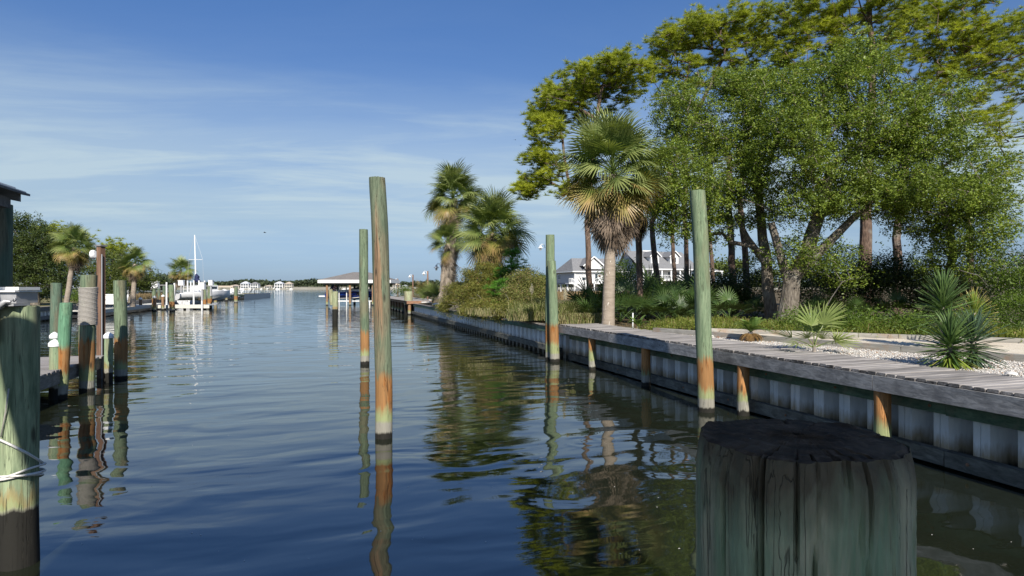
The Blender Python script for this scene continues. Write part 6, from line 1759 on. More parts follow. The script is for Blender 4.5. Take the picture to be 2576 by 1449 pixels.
for dx_ in (5.4, 11.6):
    zb_, zt_ = 9.1, 11.2
    m = MB(); m.box(dx_ - 1.3, dx_ + 1.3, -0.4, 3.6, zb_, zt_, H2); dm = m.build('dormer', MAT['siding'], hb)
    m = MB(); m.add([H2 @ Vector(p) for p in ((dx_ - 1.8, -.9, zt_ - .15), (dx_, -.9, zt_ + 1.5), (dx_ + 1.8, -.9, zt_ - .15), (dx_ - 1.8, 4.6, zt_ - .15), (dx_, 4.6, zt_ + 1.5), (dx_ + 1.8, 4.6, zt_ - .15))], [(0, 3, 4, 1), (1, 4, 5, 2)]); m.build('dormer_roof', MAT['shingle'], dm)
    m = MB(); m.add([H2 @ Vector(p) for p in ((dx_ - 1.3, -.42, zt_), (dx_ + 1.3, -.42, zt_), (dx_, -.42, zt_ + 1.25))], [(0, 1, 2)])
    for sg in (-1, 1): m.beam(H2 @ Vector((dx_ + sg * 1.85, -.92, zt_ - .2)), H2 @ Vector((dx_, -.92, zt_ + 1.48)), 0.08, 0.24)
    m.build('barge_board', MAT['white'], dm)
    m = MB(); m.box(dx_ - .5, dx_ + .5, -.44, -.42, zb_ + .5, zt_ - .3, H2); m.build('window', MAT['glass'], dm)
m = MB(); m.box(0, W, -3.2, DP, zf - .35, zf - .002, H2); m.build('porch_floor', MAT['white'], hb)
railing(hb, (2.5, -3.15, zf), (W, -3.15, zf), 1.15, 46, H2)
for i in range(7):
    xx = 0.2 + i * (W - .4) / 6
    m = MB(); m.box(xx - .16, xx + .16, -3.25, -2.93, 1.0, ze - .05, H2); m.build('post', MAT['white'], hb)
st = MB()
for i in range(14):
    f = i / 14; st.box(2.4 - 3.6 * f, 2.8 - 3.6 * f, -4.6, -3.3, 4.5 - 3.3 * f, 4.62 - 3.3 * f, H2)
st.build('stair', MAT['white'], hb)
railing(hb, (2.8, -4.6, 4.7), (-0.8, -4.6, 1.4), 1.1, 14, H2)
m = MB(); m.box(0.5, W, 2, DP - .2, 1.0, zf - .36, H2); m.build('lower_wall', MAT['siding_shade_grey'], hb)
# side wing porch
m = MB(); m.add([H2 @ Vector(p) for p in ((W + .7, -2.0, 7.2), (W + 9, -2.0, 7.2), (W + 9, 7, 7.2), (W + .7, 7, 7.2), (W + 3, 2.5, 8.6), (W + 6.5, 2.5, 8.6))], [(0, 1, 5, 4), (2, 3, 4, 5), (3, 0, 4), (1, 2, 5), (3, 2, 1, 0)]); m.build('porch_roof', MAT['shingle'], hb)
m = MB(); m.beam(H2 @ Vector((W + .7, -2.05, 7.15)), H2 @ Vector((W + 9, -2.05, 7.15)), .1, .3); m.build('gutter', MAT['white'], hb)
for xx in (1.2, 5.0, 8.7): m = MB(); m.box(W + xx - .16, W + xx + .16, -1.9, -1.6, 1.0, 7.05, H2); m.build('post', MAT['white'], hb)

# greenery behind the houses
GT = 'trees far behind the houses on the right'
for i, (bl_, d, lab) in enumerate((([(1840, 668, 40, 16, 200, 8, 30), (1800, 680, 30, 14, 200, 8, 20)], 200, 'round green tree top beyond the house wing'), ([(1545, 700, 24, 22, 135, 4, 30)], 135, 'small leafy tree in front of the gap between the houses'), ([(1640, 708, 16, 14, 120, 3, 14)], 120, 'bush below the stair of the large house'),
        ([(1960, 700, 90, 16, 200, 10, 40)], 200, 'dark tree line behind the oak trunk'), ([(2200, 700, 160, 16, 200, 10, 70)], 200, 'tree line seen through the gap of sky'), ([(2480, 706, 160, 12, 200, 10, 60)], 200, 'distant tree line at the right edge'))):
    tree('tree', lab, 'tree', 'leaf', bl_, [gnd(bl_[0][0], d), gnd(bl_[0][0], d, pz(bl_[0][1], d))], (0.4, 0.2), GT, 800 + i, mat='far_leaf', bark='bark_oak', size=0.9 if d > 150 else 0.5, spread=1.2 if d > 150 else 0.7, n_leaf=60, seg=2.0)

# ------------------------------------------------------------------ far shore
rng = np.random.default_rng(90)
ico_v = np.array([(0, 0, 1), (.894, 0, .447), (.276, .851, .447), (-.724, .526, .447), (-.724, -.526, .447), (.276, -.851, .447), (.724, .526, -.447), (-.276, .851, -.447), (-.894, 0, -.447), (-.276, -.851, -.447), (.724, -.526, -.447), (0, 0, -1)])
n = 26000
x = rng.uniform(-1500, 1900, n)
prof = lambda x: 14.6 + 2.4 * np.sin(x * 0.011) + 1.8 * np.sin(x * 0.037 + 1) + 1.2 * np.sin(x * 0.09 + 2) + 2.0 * (np.sin(x * 0.004 + 2) > 0.4)
dep = rng.uniform(0, 1, n)
y = 1052 + dep * 60 + 22 * np.sin(x * 0.02)
z = 2 + (prof(x) - 2) * rng.uniform(0.1, 1.0, n) ** 0.6 * (0.75 + 0.25 * dep) + rng.normal(size=n) * 0.5
C = np.stack([x, y, z], 1)
V, F = leaves_arrays(C, np.full(n, 3), 0.9, 3.4, rng, flat=0.8, aspect=0.9, upbias=0.6)
tag(link('far_wood', np_mesh('far_wood', V, F), MAT['far_wood']), 'low dark green wood along the far shore of the bay', None, None, 'stuff')
m = MB(); m.box(-1500, 1900, 1112, 1116, 0, 12.5); tag(m.build('wooded_rise', MAT['far_wood']), 'dark wooded ground rising behind the far shore trees', None, None, 'structure')

def far_house(label, px0, px1, pyt, pyb, d, bays, floors, wall='siding', roof='metal_roof', group='small houses on the far shore'):
    x0 = (px0 - 1288) / FOC * d; x1 = (px1 - 1288) / FOC * d; zt = pz(pyt, d); zb = pz(pyb, d); W = x1 - x0
    t = thing('far_house', label, 'house', ((x0 + x1) / 2, d, zb), group=group)
    zw = zb + (zt - zb) * 0.70
    m = MB(); m.box(x0, x1, d, d + 10, zb - 1, zw); m.build('wall', MAT[wall], t)
    m = MB(); m.add([(x0 - .6, d - .6, zw), (x1 + .6, d - .6, zw), (x1 + .6, d + 10.6, zw), (x0 - .6, d + 10.6, zw), (x0 + W * .38, d + 5, zt), (x1 - W * .38, d + 5, zt)], [(0, 1, 5, 4), (2, 3, 4, 5), (3, 0, 4), (1, 2, 5), (3, 2, 1, 0)]); m.build('roof', MAT[roof], t)
    for i in range(bays):
        for j in range(floors):
            a = x0 + W * (0.08 + 0.92 * i / bays); b_ = a + W * 0.84 / bays * 0.8
            c0 = zb + (zw - zb) * (j + 0.18) / floors; c1 = zb + (zw - zb) * (j + 0.86) / floors
            m = MB(); m.box(a, b_, d - .25, d - .02, c0, c1); m.build('window', MAT['glass'], t)
    return t
for a in (('white far house leftmost of the white pair on the far shore', 605, 625, 708, 726, 985, 3, 2), ('white far house with grey roof right of the leftmost one', 630, 648.5, 709.5, 726, 985, 3, 2, 'siding', 'shingle'),
          ('white far house with pale arched roof in mid bay', 690, 711, 708, 726, 985, 3, 2), ('cream far house right of the arched white one', 716, 733, 709, 726, 985, 4, 2, 'stucco', 'tan_roof'),
          ('low tan far house left of the white pair', 579, 600, 716, 725.5, 985, 4, 1, 'stucco', 'tan_roof'), ('low tan far house between the white houses', 665, 683, 717, 726, 985, 4, 1, 'stucco', 'tan_roof'),
          ('white far house seen right of the tall brown faced pile', 988, 1006, 713, 727, 985, 3, 2, 'stucco', 'tan_roof'), ('low white far house right of the farthest lamp post', 1012, 1024, 716.5, 724, 985, 3, 1),
          ('low white far building above the boat house deck', 1055, 1075, 717, 725, 985, 4, 1, 'stucco', 'shingle')):
    far_house(*a)
# far piers and moored boats reading as pale specks
rj = random.Random(21)
for i in range(26):
    px = rj.choice([rj.uniform(560, 740), rj.uniform(560, 740), rj.uniform(985, 1060), rj.uniform(860, 930)])
    d = 970 + rj.uniform(-6, 6); x = (px - 1288) / FOC * d; L = rj.uniform(3.5, 7)
    t = thing('far_boat', 'tiny white boat moored at the far shore piers', 'boat', (x, d, 0), group='tiny boats along the far shore')
    m = MB(); m.add([(x, d, 0.1), (x + L * .85, d, 0.1), (x + L, d, 1.2), (x - .2, d, 1.1), (x, d + 1.8, 0.1), (x + L * .85, d + 1.8, 0.1), (x + L, d + .9, 1.2), (x - .2, d + 1.8, 1.1)], [(0, 1, 2, 3), (4, 7, 6, 5), (3, 2, 6, 7), (0, 3, 7, 4), (1, 5, 6, 2)]); m.build('hull', MAT['gel_white'], t)
    m = MB(); m.box(x + L * .3, x + L * .55, d + .4, d + 1.3, 1.1, rj.uniform(1.8, 2.8)); m.build('cabin', MAT['gel_white'], t)
for i in range(9):
    px = rj.choice([rj.uniform(560, 740), rj.uniform(985, 1050)]); d = 965; x = (px - 1288) / FOC * d
    t = thing('far_pier', 'thin wooden pier reaching out from the far shore', 'pier', (x, d, 0), group='piers of the far shore')
    m = MB(); m.box(x, x + 1.6, d - 6, d + 40, 1.1, 1.4); m.build('deck', MAT['white_wood'], t)
    for k in range(5):
        m = MB(); m.box(x - .15, x + .15, d - 6 + k * 8, d - 5.7 + k * 8, -1, 2.2); m.build('post', MAT['white_wood'], t)

# ------------------------------------------------------------------ left bank
lw = thing('bulkhead', 'left bank sheet pile wall with timber cap behind the docks', 'sea wall', lbank(20, 0))
LF = Matrix(((-M_.x, U.x, 0, LW.x), (-M_.y, U.y, 0, LW.y), (0, 0, 1, 0), (0, 0, 0, 1)))
for i in range(118):
    place('sheet_panel', sheet_b, None, lw, -6 + i * 0.62, 0.0, 0.0, Matrix.Scale(1.19, 4, (0, 1, 0)), frame=LF)
for nm, x0, x1, z0, z1, mt_ in (('top_wale', -0.14, -0.02, 0.72, 0.98, 'beam_dark'), ('bottom_wale', -0.14, -0.02, 0.10, 0.34, 'beam_dark'), ('cap_board', -0.16, 0.34, 0.985, 1.04, 'cap')):
    m = MB(); m.box(x0, x1, -6, 67, z0, z1, LF); m.build(nm, MAT[mt_], lw)
# peninsula
PA = Vector((-57.2, 117, 0)); PB = Vector((610 - 1288, 0, 0)) / FOC * 130 + Vector((0, 130, 0)); PC = Vector(((677 - 1288) / FOC * 160, 160, 0))
PA = Vector(((505 - 1288) / FOC * 112, 112, 0))
pw = thing('bulkhead', 'white and dark toothed sea wall round the far left point', 'sea wall', PB)
d = (PB - PA); L = d.length; d.normalize(); ang = math.degrees(math.atan2(d.y, d.x)) - 90
n = int(L / 1.15)
for i in range(n):
    mx = Matrix.Translation(PA + d * (i * L / n)) @ Matrix.Rotation(R(ang), 4, 'Z') @ Matrix.Diagonal((-1.6, L / n / 0.52, 1.0, 1.0))
    link('sheet_panel', sheet_b, None, pw, mx)
for (a, b_, z0, z1, w_, nm, mt_) in ((PA, PB, .72, 1.0, .5, 'top_wale', 'wale_green'), (PA, PB, .05, .28, .5, 'bottom_wale', 'wale_low')):
    m = MB(); q = Vector((-d.y, d.x, 0)) * -0.15; m.beam(a + q + Vector((0, 0, (z0 + z1) / 2)), b_ + q + Vector((0, 0, (z0 + z1) / 2)), w_, z1 - z0); m.build(nm, MAT[mt_], pw)
m = MB(); m.beam(PB + Vector((0.2, 0, .45)), PC + Vector((0.2, 0, .45)), 0.3, 1.3); m.build('end_wall', MAT['galv'], pw)
m = MB(); m.prism([(PA.x - 3, PA.y), (PB.x, PB.y + .2), (PC.x, PC.y), (PC.x - 12, PC.y + 3), (PA.x - 22, PA.y + 30)], 0.5, 1.03)
structure('point_ground', m, MAT['lawn'], 'sandy ground of the far left point behind its sea wall')
m = MB(); m.prism([(PA.x + 1, PA.y + 1.5), (PB.x - .5, PB.y + 1.4), (PC.x - 6, PC.y - 4), (PC.x - 12, PC.y - 6)], 1.034, 1.07); structure('point_path', m, MAT['white_wood'], 'bleached white walkway along the far left point')
# adirondack chairs
def chair(label, px, d, rz):
    x = (px - 1288) / FOC * d; t = thing('garden_chair', label, 'chair', (x, d, 1.06), rz, 'white garden chairs on the far left point')
    MX = rot2(rz, (x, d, 1.06)); s_ = 1.15
    m = MB(); m.add([MX @ Vector(p) * 1 for p in ((-.35 * s_, -.35, .38), (.35 * s_, -.35, .38), (.32 * s_, .35, .25), (-.32 * s_, .35, .25), (-.35 * s_, -.35, .34), (.35 * s_, -.35, .34), (.32 * s_, .35, .21), (-.32 * s_, .35, .21))], [(0, 1, 2, 3), (7, 6, 5, 4), (0, 4, 5, 1)]); m.build('seat', MAT['white'], t)
    for i in range(5):
        m = MB(); xx = (-.28 + .14 * i) * s_; m.beam(MX @ Vector((xx * .8, .3, .25)), MX @ Vector((xx * 1.2, .75, 1.15 - abs(i - 2) * .08)), .13, .03, up=(0, 1, 0)); m.build('back_slat', MAT['white'], t)
    for sg in (-1, 1):
        m = MB(); m.beam(MX @ Vector((sg * .42, -.45, .62)), MX @ Vector((sg * .42, .5, .60)), .16, .04); m.build('armrest', MAT['white'], t)
        for yy_ in (-.4, .4): m = MB(); m.beam(MX @ Vector((sg * .38, yy_, 0)), MX @ Vector((sg * .38, yy_, .6)), .08, .08); m.build('leg', MAT['white'], t)
for px, d, rz, lab in ((563, 122, 20, 'leftmost white garden chair on the far point'), (577, 125, -15, 'second white garden chair on the far point'), (589, 126, 35, 'third white garden chair beside the point pile'), (603, 130, -60, 'rightmost white garden chair turned sideways on the point')):
    chair(lab, px, d, rz)
t = thing('gazebo', 'tan topped swing seat behind the garden chairs', 'swing seat', ((572 - 1288) / FOC * 130, 130, 1.06))
gx = (572 - 1288) / FOC * 130
m = MB(); m.box(gx - 1.6, gx + 1.6, 129.2, 130.8, 2.55, 2.9); m.build('canopy', MAT['tan_roof'], t)
for a, b_ in ((-1.5, 129.3), (1.5, 129.3), (-1.5, 130.7), (1.5, 130.7)): m = MB(); m.box(gx + a - .06, gx + a + .06, b_ - .06, b_ + .06, 1.04, 2.56); m.build('post', MAT['tan_roof'], t)
gx = (614 - 1288) / FOC * 128
t = thing('davit', 'dark metal davit arm near the tip of the point', 'davit', (gx, 131, 1.06))
m = MB(); m.tube([(gx + 1.0, 131, 1.0), (gx + 1.0, 131, 2.3), (gx + .3, 131, 2.05), (gx, 131, 1.4)], 0.08, 6); m.build('arm', MAT['black'], t)

# piles in front of the point and around the lift
GQ = 'green piles around the left boat lift'
for i, (px, pyt, pyb, w_, mt_, lab) in enumerate((
        (433.5, 716.5, 783, 13, 'pile_light', 'leaning green pile with rusty foot before the white boat'), (515.5, 719, 777, 8, 'pile_green', 'green pile right of the big control box'), (527.5, 717, 775, 11, 'pile_green', 'rightmost stout pile of the lift'),
        (542.3, 714, 764, 8, 'pile_light', 'light green pile just right of the lift'), (570, 732, 758, 6, 'pile_dark', 'short dark pile before the leftmost garden chairs'), (593.6, 722, 761, 9, 'pile_green', 'grey green pile before the rightmost garden chairs'),
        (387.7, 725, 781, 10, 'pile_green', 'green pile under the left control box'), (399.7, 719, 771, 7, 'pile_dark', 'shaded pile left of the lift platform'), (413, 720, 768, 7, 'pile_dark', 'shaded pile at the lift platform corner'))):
    b_ = on(px, pyb)
    pile('lift_pile', lab, (b_.x, b_.y), pz(pyt, b_.y), px + (-3 if i == 0 else 0), w_ / FOC * b_.y / 2, w_ / FOC * b_.y / 2, mt_, 60 + i, GQ, n=12, rings=10)

# low white topped dock along the wall and capped posts
d1 = thing('dock', 'low pale floating dock along the left sea wall', 'dock', lbank(20, -1))
s_ = 6.0
me = MB().box(-2.0, -0.25, -0.29, 0.29, 0.56, 0.62).mesh('plank'); me.materials.append(MAT['white_wood'])
while s_ < 31:
    place('plank', me, None, d1, s_, 0, 0, frame=LF); s_ += 0.60
m = MB(); m.box(-2.05, -2.01, 5.7, 31, 0.30, 0.60, LF); m.build('fascia_board', MAT['white_wood'], d1)
m = MB(); m.box(-2.00, -0.4, 5.72, 31, 0.05, 0.28, LF); m.build('float', MAT['black'], d1)
GC = 'white capped posts of the left dock'
for i, (px, pyt, pyb, lab) in enumerate(((332, 749, 784, 'first capped post in front of the lighthouse ornament'), (353.5, 749, 783, 'second capped post left of the hose reel'), (388.5, 745, 783, 'capped post under the left control box'), (410, 742, 780, 'capped post with a white pedestal light'))):
    b_ = on(px, pyb); t = thing('capped_post', lab, 'post', (b_.x, b_.y, 0), group=GC)
    link('post', pile_mesh('post', pz(pyt, b_.y) - .12, .15, .15, n=10, rings=6, seed=i), MAT['post_far'], t, Matrix.Translation(Vector((b_.x, b_.y, 0))))
    m = MB(); zt = pz(pyt, b_.y); m.lathe([(.18, zt - .18), (.18, zt - .08), (.02, zt + .04)], (b_.x, b_.y, 0), 10); m.build('cap', MAT['white'], t)
# lift platform
fp = thing('dock', 'white edged finger pier below the boats at left', 'dock', ((460 - 1288) / FOC * 67, 67, 0))
xa = (398 - 1288) / FOC * 66; xb = (527 - 1288) / FOC * 66
n = 34
for i in range(n):
    m = MB(); a = xa + (xb - xa) * i / n; m.box(a, a + (xb - xa) / n - .02, 66, 68.2, .46, .52); m.build('plank', MAT['white_wood'], fp)
m = MB(); m.box(xa, xb, 65.93, 65.98, .16, .50); m.build('fascia_board', MAT['white_wood'], fp)
for i in range(5):
    a = xa + (xb - xa) * (i + .3) / 5; link('support_post', pile_mesh('support_post', .45, .16, .16, n=8, rings=4, seed=i), MAT['pile_dark'], fp, Matrix.Translation(Vector((a, 66.6, 0))))
fp2 = thing('dock', 'pale walkway end right of the lift beside the point wall', 'dock', ((535 - 1288) / FOC * 72, 72, 0))
m = MB(); m.beam(((530 - 1288) / FOC * 68.5, 68.5, .46), ((541 - 1288) / FOC * 76, 76, .46), 1.0, .12); m.build('deck', MAT['white_wood'], fp2)
# guide posts (white tubes) and control boxes
GG = 'white guide posts of the left boat lifts'
for i, (px, pyt, pyb, d) in enumerate(((419, 710, 767, 67), (438.6, 712, 755, 69), (472, 706, 745, 74), (480, 708, 742, 76), (487.3, 705.5, 768, 67), (500.6, 705.5, 752, 74), (515, 706, 735, 76), (508, 732, 777, 65.7))):
    x = (px - 1288) / FOC * d
    o = MB().tube([(0, 0, pz(pyb, d) - .2), (0, 0, pz(pyt, d))], 0.085, 8).mesh('guide_post', 40)
    tag(link('guide_post', o, MAT['white'], None, Matrix.Translation(Vector((x, d, 0)))), ('white guide post at far left of the lift', 'white guide post beside the outboard motor', 'white guide post behind the boat console', 'thin white guide post left of the mast', 'tall white guide post in front of the boats', 'white guide post right of the blue sail cover', 'white guide post behind the big control box', 'low white pipe below the big control box')[i], 'guide post', GG)
GB = 'white lift control boxes'
for i, (px, py, w_, h, d, lab) in enumerate(((388, 717, 16, 17, 66.5, 'white control box on the leftmost lift pile'), (454, 712, 12, 12, 73, 'white control box above the outboard motor'), (507, 719.5, 13, 17, 65.5, 'white control box before the right lift piles'), (529, 712, 10, 12, 68, 'white control box topmost at the right of the lift'))):
    x = (px - 1288) / FOC * d; hw = w_ / FOC * d / 2; z0 = pz(py + h / 2, d); z1 = pz(py - h / 2, d)
    t = thing('control_box', lab, 'box', (x, d, z0), group=GB)
    m = MB(); m.box(x - hw, x + hw, d, d + .4, z0, z1); m.build('housing', MAT['white'], t)
    m = MB(); m.box(x - hw - .03, x + hw + .03, d - .05, d + .45, z1, z1 + .06); m.build('lid', MAT['white'], t)
    m = MB(); m.box(x - .08, x + .08, d + .1, d + .25, z0 - 1.2, z0); m.build('bracket', MAT['galv'], t)
for i, (a, b_, py, d) in enumerate(((391, 417, 717, 68.5), (512, 530, 719, 68.5))):
    m = MB(); m.box((a - 1288) / FOC * d, (b_ - 1288) / FOC * d, d, d + .3, pz(py + 2, d), pz(py - 1, d))
    tag(m.build('lift_beam', MAT['beam_dark']), ('dark lift beam across the left lift piles', 'dark lift beam across the right lift piles')[i], 'beam')
# white centre console boat
d = 70.5; x = (425 - 1288) / FOC * d
cb = thing('motor_boat', 'white open boat with black outboard motor raised on the left lift', 'boat', (x, d, 1.2))
CM = Matrix.Translation(Vector((x + .3, d + 1.0, 0.75))) @ Matrix.Rotation(R(50), 4, 'Z')
L = 5.6
zk = lambda f: 0.15 + 0.55 * max(0, (f - 0.6) / 0.4) ** 1.7
zg = lambda f: 0.95 + 0.45 * f
hull(secs(zk, zg, 1.15), 'hull', MAT['gel_white'], cb, CM)
m = MB(); m.box(1.7, 2.6, -.4, .4, .9, 1.95, CM); m.build('console', MAT['gel_white'], cb)
m = MB(); m.add([CM @ Vector(p) for p in ((2.3, -.42, 1.95), (2.3, .42, 1.95), (2.1, .38, 2.45), (2.1, -.38, 2.45))], [(0, 1, 2, 3)]); m.build('windscreen', MAT['glass'], cb)
for i in range(3):
    m = MB(); m.tube([CM @ Vector((0.4, -1.05, 1.15 + .35 * i)), CM @ Vector((2.0, -1.05, 1.2 + .35 * i))], .035, 6); m.build('rail', MAT['white'], cb)
for xx in (0.4, 1.2, 2.0): m = MB(); m.tube([CM @ Vector((xx, -1.05, .95)), CM @ Vector((xx, -1.05, 2.0))], .03, 6); m.build('rail_post', MAT['white'], cb)
mo = MB(); mo.lathe([(.10, -1.1), (.12, -.2), (.30, -.1), (.34, .3), (.30, .7), (.16, .82)], (0, 0, 0), 14, M=CM @ Matrix.Translation(Vector((-.45, 0, 1.35)))); mt_ = mo.build('outboard_motor', MAT['black'], cb, 40)
m = MB(); m.lathe([(.345, .05), (.35, .10), (.35, .50), (.33, .55)], (0, 0, 0), 14, M=CM @ Matrix.Translation(Vector((-.45, 0, 1.36)))); m.build('motor_cover', MAT['grey'], mt_)
m = MB(); m.box(-.95, -.25, -.04, .04, -.05, .55, CM); m.build('skeg', MAT['black'], cb)
# second boat behind
d = 76; x = (465 - 1288) / FOC * d
c2 = thing('motor_boat', 'white cabin boat behind the open boat at left', 'boat', (x, d, 1.0))
CM2 = Matrix.Translation(Vector((x, d + 1.5, 0.55))) @ Matrix.Rotation(R(68), 4, 'Z')
L = 6.2; zg = lambda f: 1.25 + 0.35 * f
hull(secs(zk, zg, 1.25), 'hull', MAT['gel_white'], c2, CM2)
m = MB(); m.box(1.2, 3.4, -.9, .9, 1.4, 2.2, CM2); m.build('cabin', MAT['gel_white'], c2)
m = MB(); m.box(1.5, 3.2, -.93, -.905, 1.75, 2.05, CM2); m.build('window', MAT['glass'], c2)
# sailboat mast
d = 79; x = (492 - 1288) / FOC * d
sb = thing('sailboat', 'sailboat with tall white mast and furled sail in navy cover', 'sailboat', (x, d, 0))
L = 6.5; CM3 = Matrix.Translation(Vector((x - .2, d - 2.2, -.1))) @ Matrix.Rotation(R(95), 4, 'Z'); zg = lambda f: 1.1 + 0.25 * f
hull(secs(zk, zg, 1.0), 'hull', MAT['gel_white'], sb, CM3)
m = MB(); m.tube([(x + .1, d, .8), (x, d, pz(690, d)), (x - .12, d, pz(591, d))], [.10, .09, .065], 8); m.build('mast', MAT['white'], sb)
m = MB(); m.tube([(x - .9, d, pz(665 - 12, d)), (x + .9, d, pz(665 - 12, d))], .03, 5); m.build('spreader', MAT['white'], sb)
m = MB(); m.tube([(x + .1, d - .05, pz(689, d)), (x + .25, d - .05, pz(696, d)), (x + .2, d - .1, pz(704, d)), (x + .75, d - .2, pz(711, d))], [.10, .30, .34, .15], 8, jit=.1); m.build('sail_cover', MAT['navy'], sb)
for sg in (-1, 1): m = MB(); m.tube([(x - .12, d, pz(592, d)), (x + sg * .95, d, pz(653, d)), (x + sg * 1.1, d, 1.2)], .012, 3); m.build('stay', MAT['galv'], sb)

# lighthouse ornament, dock box, hose reel
b_ = on(325.6, 757, 1.05); x, d = b_.x, 62; x = (325.6 - 1288) / FOC * d
t = thing('lighthouse_ornament', 'small white lighthouse ornament on the left bank', 'ornament', (x, d, 1.0))
zt = pz(728, d)
m = MB(); m.lathe([(.42, 0.95), (.36, 1.1), (.19, zt - .48), (.19, zt - .40)], (x, d, 0), 12); m.build('tower', MAT['white'], t, 40)
m = MB(); m.lathe([(.26, zt - .40), (.26, zt - .34)], (x, d, 0), 12); m.build('gallery', MAT['black'], t)
m = MB(); m.lathe([(.23, zt - .34), (.23, zt - .14), (.04, zt)], (x, d, 0), 12); m.build('lantern', MAT['white'], t, 40)
d = 52; x0 = (263 - 1288) / FOC * d; x1 = (292 - 1288) / FOC * d
t = thing('dock_box', 'white storage box on the left bank behind the lamp post', 'storage box', ((x0 + x1) / 2, d, 1.0))
m = MB(); m.box(x0, x1, d, d + .7, .98, pz(743, d)); m.build('box', MAT['white'], t)
m = MB(); m.box(x0 - .04, x1 + .04, d - .04, d + .74, pz(743, d), pz(740, d)); m.build('lid', MAT['white'], t)

# left bank trees
GLT = 'trees on the left bank'
D = 48
tree('oak_tree', 'big dark evergreen tree at the left edge of the picture', 'tree', 'leaf', [(55, 600, 52, 50, D, 1.9, 60), (30, 650, 60, 56, D, 2, 60), (100, 625, 50, 44, D, 1.9, 50), (120, 680, 54, 44, D, 1.9, 56), (60, 690, 70, 44, D, 2, 56), (-20, 620, 60, 60, D, 2, 50), (150, 640, 36, 40, D + 1, 1.6, 30), (45, 560, 26, 18, D, 1, 10), (160, 700, 30, 26, D, 1.2, 18)],
     [gnd(90, D, 1.0), at(88, 700, D), at(80, 620, D)], (0.3, 0.12), GLT, 901, dens=1.5, mat='left_dark', bark='bark_oak', size=0.14, spread=0.45, sprigs=9, n_leaf=120, rmax=.12)
D = 56
tree('oak_tree', 'small dark oak behind the lamp post on the left bank', 'tree', 'leaf', [(300, 690, 50, 34, D, 1.7, 50), (345, 700, 36, 26, D, 1.5, 30), (255, 690, 34, 30, D, 1.4, 26), (290, 655, 34, 22, D, 1.4, 22), (372, 706, 16, 10, D, 0.8, 8), (225, 680, 30, 26, D, 1.3, 20)],
     [gnd(328, D, 1.0), at(328, 720, D), at(320, 690, D)], (0.22, 0.1), GLT, 902, dens=1.5, mat='far_leaf', bark='bark_oak', size=0.14, spread=0.45, sprigs=9, n_leaf=120, rmax=.1)
D = 66
tree('pine_tree', 'small round topped pine behind the lamp post on the left', 'pine tree', 'pine', [(285, 622, 26, 16, D, 1.3, 26), (262, 635, 16, 14, D, 1.2, 12), (310, 640, 22, 14, D, 1.3, 18), (285, 650, 26, 14, D, 1.3, 16)],
     [gnd(285, D, 1.0), at(285, 680, D), at(285, 630, D)], (0.15, 0.08), GLT, 903, mat='needle', needles=30, tspread=.4, nlen=.4, nwid=.035, tufts=4)
tree('pine_tree', 'broad pine crown between the dark tree and the left palm', 'pine tree', 'pine', [(130, 580, 34, 16, D, 1.6, 34), (165, 590, 30, 18, D, 1.5, 30), (205, 600, 26, 16, D, 1.4, 22), (150, 620, 40, 18, D, 1.5, 30)],
     [gnd(150, D, 1.0), at(150, 660, D), at(152, 590, D)], (0.2, 0.08), GLT, 904, mat='needle', needles=30, tspread=.4, nlen=.4, nwid=.035, tufts=5)
palm('left palm nearest the dark tree with a leaning trunk', gnd(166, 43, 1.0), at(188, 622, 43), (0.18, 0.15), 1.65, 905, 30, 22, 16, group=GLT)
palm('left palm rising above the small dark oak', gnd(334, 50, 1.0), at(340, 664, 50), (0.2, 0.16), 1.5, 906, 28, 16, 14, group=GLT)
palm('lone round palm behind the white boats at left', gnd(432, 80, 1.0), at(455, 682, 80), (0.22, 0.2), 1.95, 907, 32, 24, 16, group=GLT)
shrub('shrub', 'yellow green bush on the left bank between the piles', 'shrub', [(190, 742, 26, 14, 47, 1.0, 34), (212, 748, 20, 10, 47, 1, 20)], gnd(195, 47, 1.0), 'shrub_green', 908, 80, 0.12, 0.2, GLT)
shrub('shrub', 'dark low bushes at the foot of the left trees', 'shrub', [(90, 735, 60, 14, 56, 1.5, 40), (260, 735, 60, 14, 64, 1.5, 40), (20, 735, 50, 16, 56, 1.5, 34)], gnd(150, 58, 1.0), 'far_leaf', 909, 80, 0.2, 0.35, GLT)
tree('tree', 'low dark tree clump beyond the left inlet', 'tree', 'leaf', [(385, 712, 26, 10, 420, 10, 30), (345, 716, 40, 8, 420, 10, 30), (420, 708, 20, 14, 420, 8, 26)], [gnd(400, 420, 0), gnd(400, 420, 5)], (.4, .2), GLT, 910, mat='far_wood', bark='bark_oak', size=2.0, spread=2.2, n_leaf=60, seg=3)
blade_thing('marsh_grass', 'brown marsh grass on the left bank', np.stack([(rng.uniform(240, 520, 5000) - 1288) / FOC * (dd := rng.uniform(72, 108, 5000)), dd, np.full(5000, 0.95)], 1), 0.7, 0.05, 'marsh', 911, 0.3)
# white building glimpsed behind the left trees
for i, (a, b_, pt, pb, d) in enumerate(((95, 150, 716, 752, 90), (200, 250, 706, 738, 95), (-60, 30, 700, 752, 80))):
    far_house(('white building glimpsed behind the dark left tree', 'white building glimpsed behind the left palm trunk', 'pale building at the extreme left behind the tree')[i], a, b_, pt, pb, d, 3, 1, 'siding', 'metal_roof', 'buildings behind the left trees')
pk = thing('sign', 'small grey sign board on the left palm trunk', 'sign', ((173 - 1288) / FOC * 49.5, 49.5, 2))
m = MB(); x = (173 - 1288) / FOC * 49.5; m.box(x - .25, x + .25, 49.4, 49.44, pz(712, 49.5), pz(704, 49.5)); m.build('board', MAT['galv'], pk)

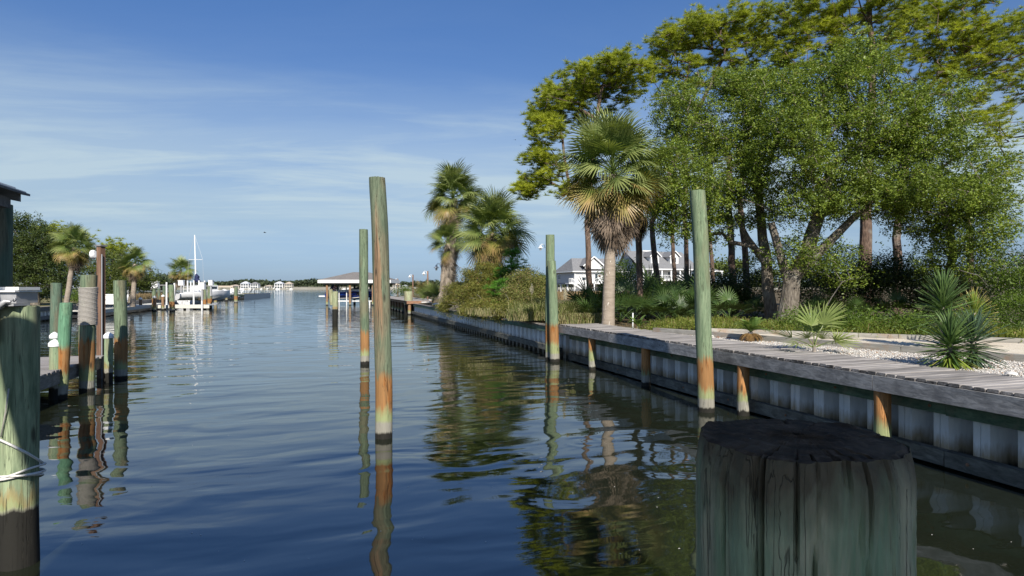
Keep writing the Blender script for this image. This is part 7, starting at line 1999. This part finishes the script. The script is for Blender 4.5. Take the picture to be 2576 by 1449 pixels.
# ------------------------------------------------------------------ birds and floating leaves
def bird(label, px, py, d, sp, rz):
    p = at(px, py, d); t = thing('bird', label, 'bird', p, rz, 'birds in the sky'); MX = rot2(rz, p)
    m = MB(); m.tube([MX @ Vector(q) for q in ((-.5 * sp, 0, 0), (-.2 * sp, 0, .03), (.2 * sp, 0, .02), (.55 * sp, 0, -.02))], [.02 * sp, .09 * sp, .10 * sp, .02 * sp], 6); m.build('body', MAT['black'], t)
    for sg in (-1, 1):
        m = MB(); m.add([MX @ Vector(q) for q in ((-.15 * sp, 0, .04), (.15 * sp, 0, .04), (.12 * sp, sg * .5 * sp, .28 * sp), (-.1 * sp, sg * .5 * sp, .28 * sp), (-.25 * sp, sg * 1.1 * sp, .12 * sp))], [(0, 1, 2, 3), (3, 2, 4)]); m.build('wing', MAT['black'], t)
bird('distant bird gliding low over the bay', 666, 585.5, 150, .75, 10)
bird('upper of the two birds left of the pine crown', 1296, 352, 100, .32, 60)
bird('lower of the two birds left of the pine crown', 1310, 366, 100, .3, 80)
p = on(1729, 1158); m = MB(); m.add([(-.03, 0, .004), (0, .014, .006), (.035, .005, .004), (.005, -.014, .007)], [(0, 1, 2, 3)])
tag(link('floating_leaf', m.mesh('floating_leaf'), MAT['rust_board'], None, Matrix.Translation(p)), 'tiny reddish leaf floating near the big near pile', 'leaf')

rj = random.Random(31); m = MB()
for i in range(70):
    px = rj.uniform(150, 2560); py = rj.uniform(1080, 1440); q = on(px, py); r_ = rj.uniform(.004, .012); a = rj.uniform(0, 3)
    if to_bank(q)[1] > 0.1: continue
    dv = Vector((math.cos(a), math.sin(a), 0)) * r_; sv = Vector((-math.sin(a), math.cos(a), 0)) * r_ * .5
    m.add([q - dv + Vector((0, 0, .003)), q + sv + Vector((0, 0, .006)), q + dv + Vector((0, 0, .003)), q - sv + Vector((0, 0, .006))], [(0, 1, 2, 3)])
tag(m.build('floating_specks', MAT['shell']), 'tiny pale foam specks and bits drifting on the canal water', None, None, 'stuff')
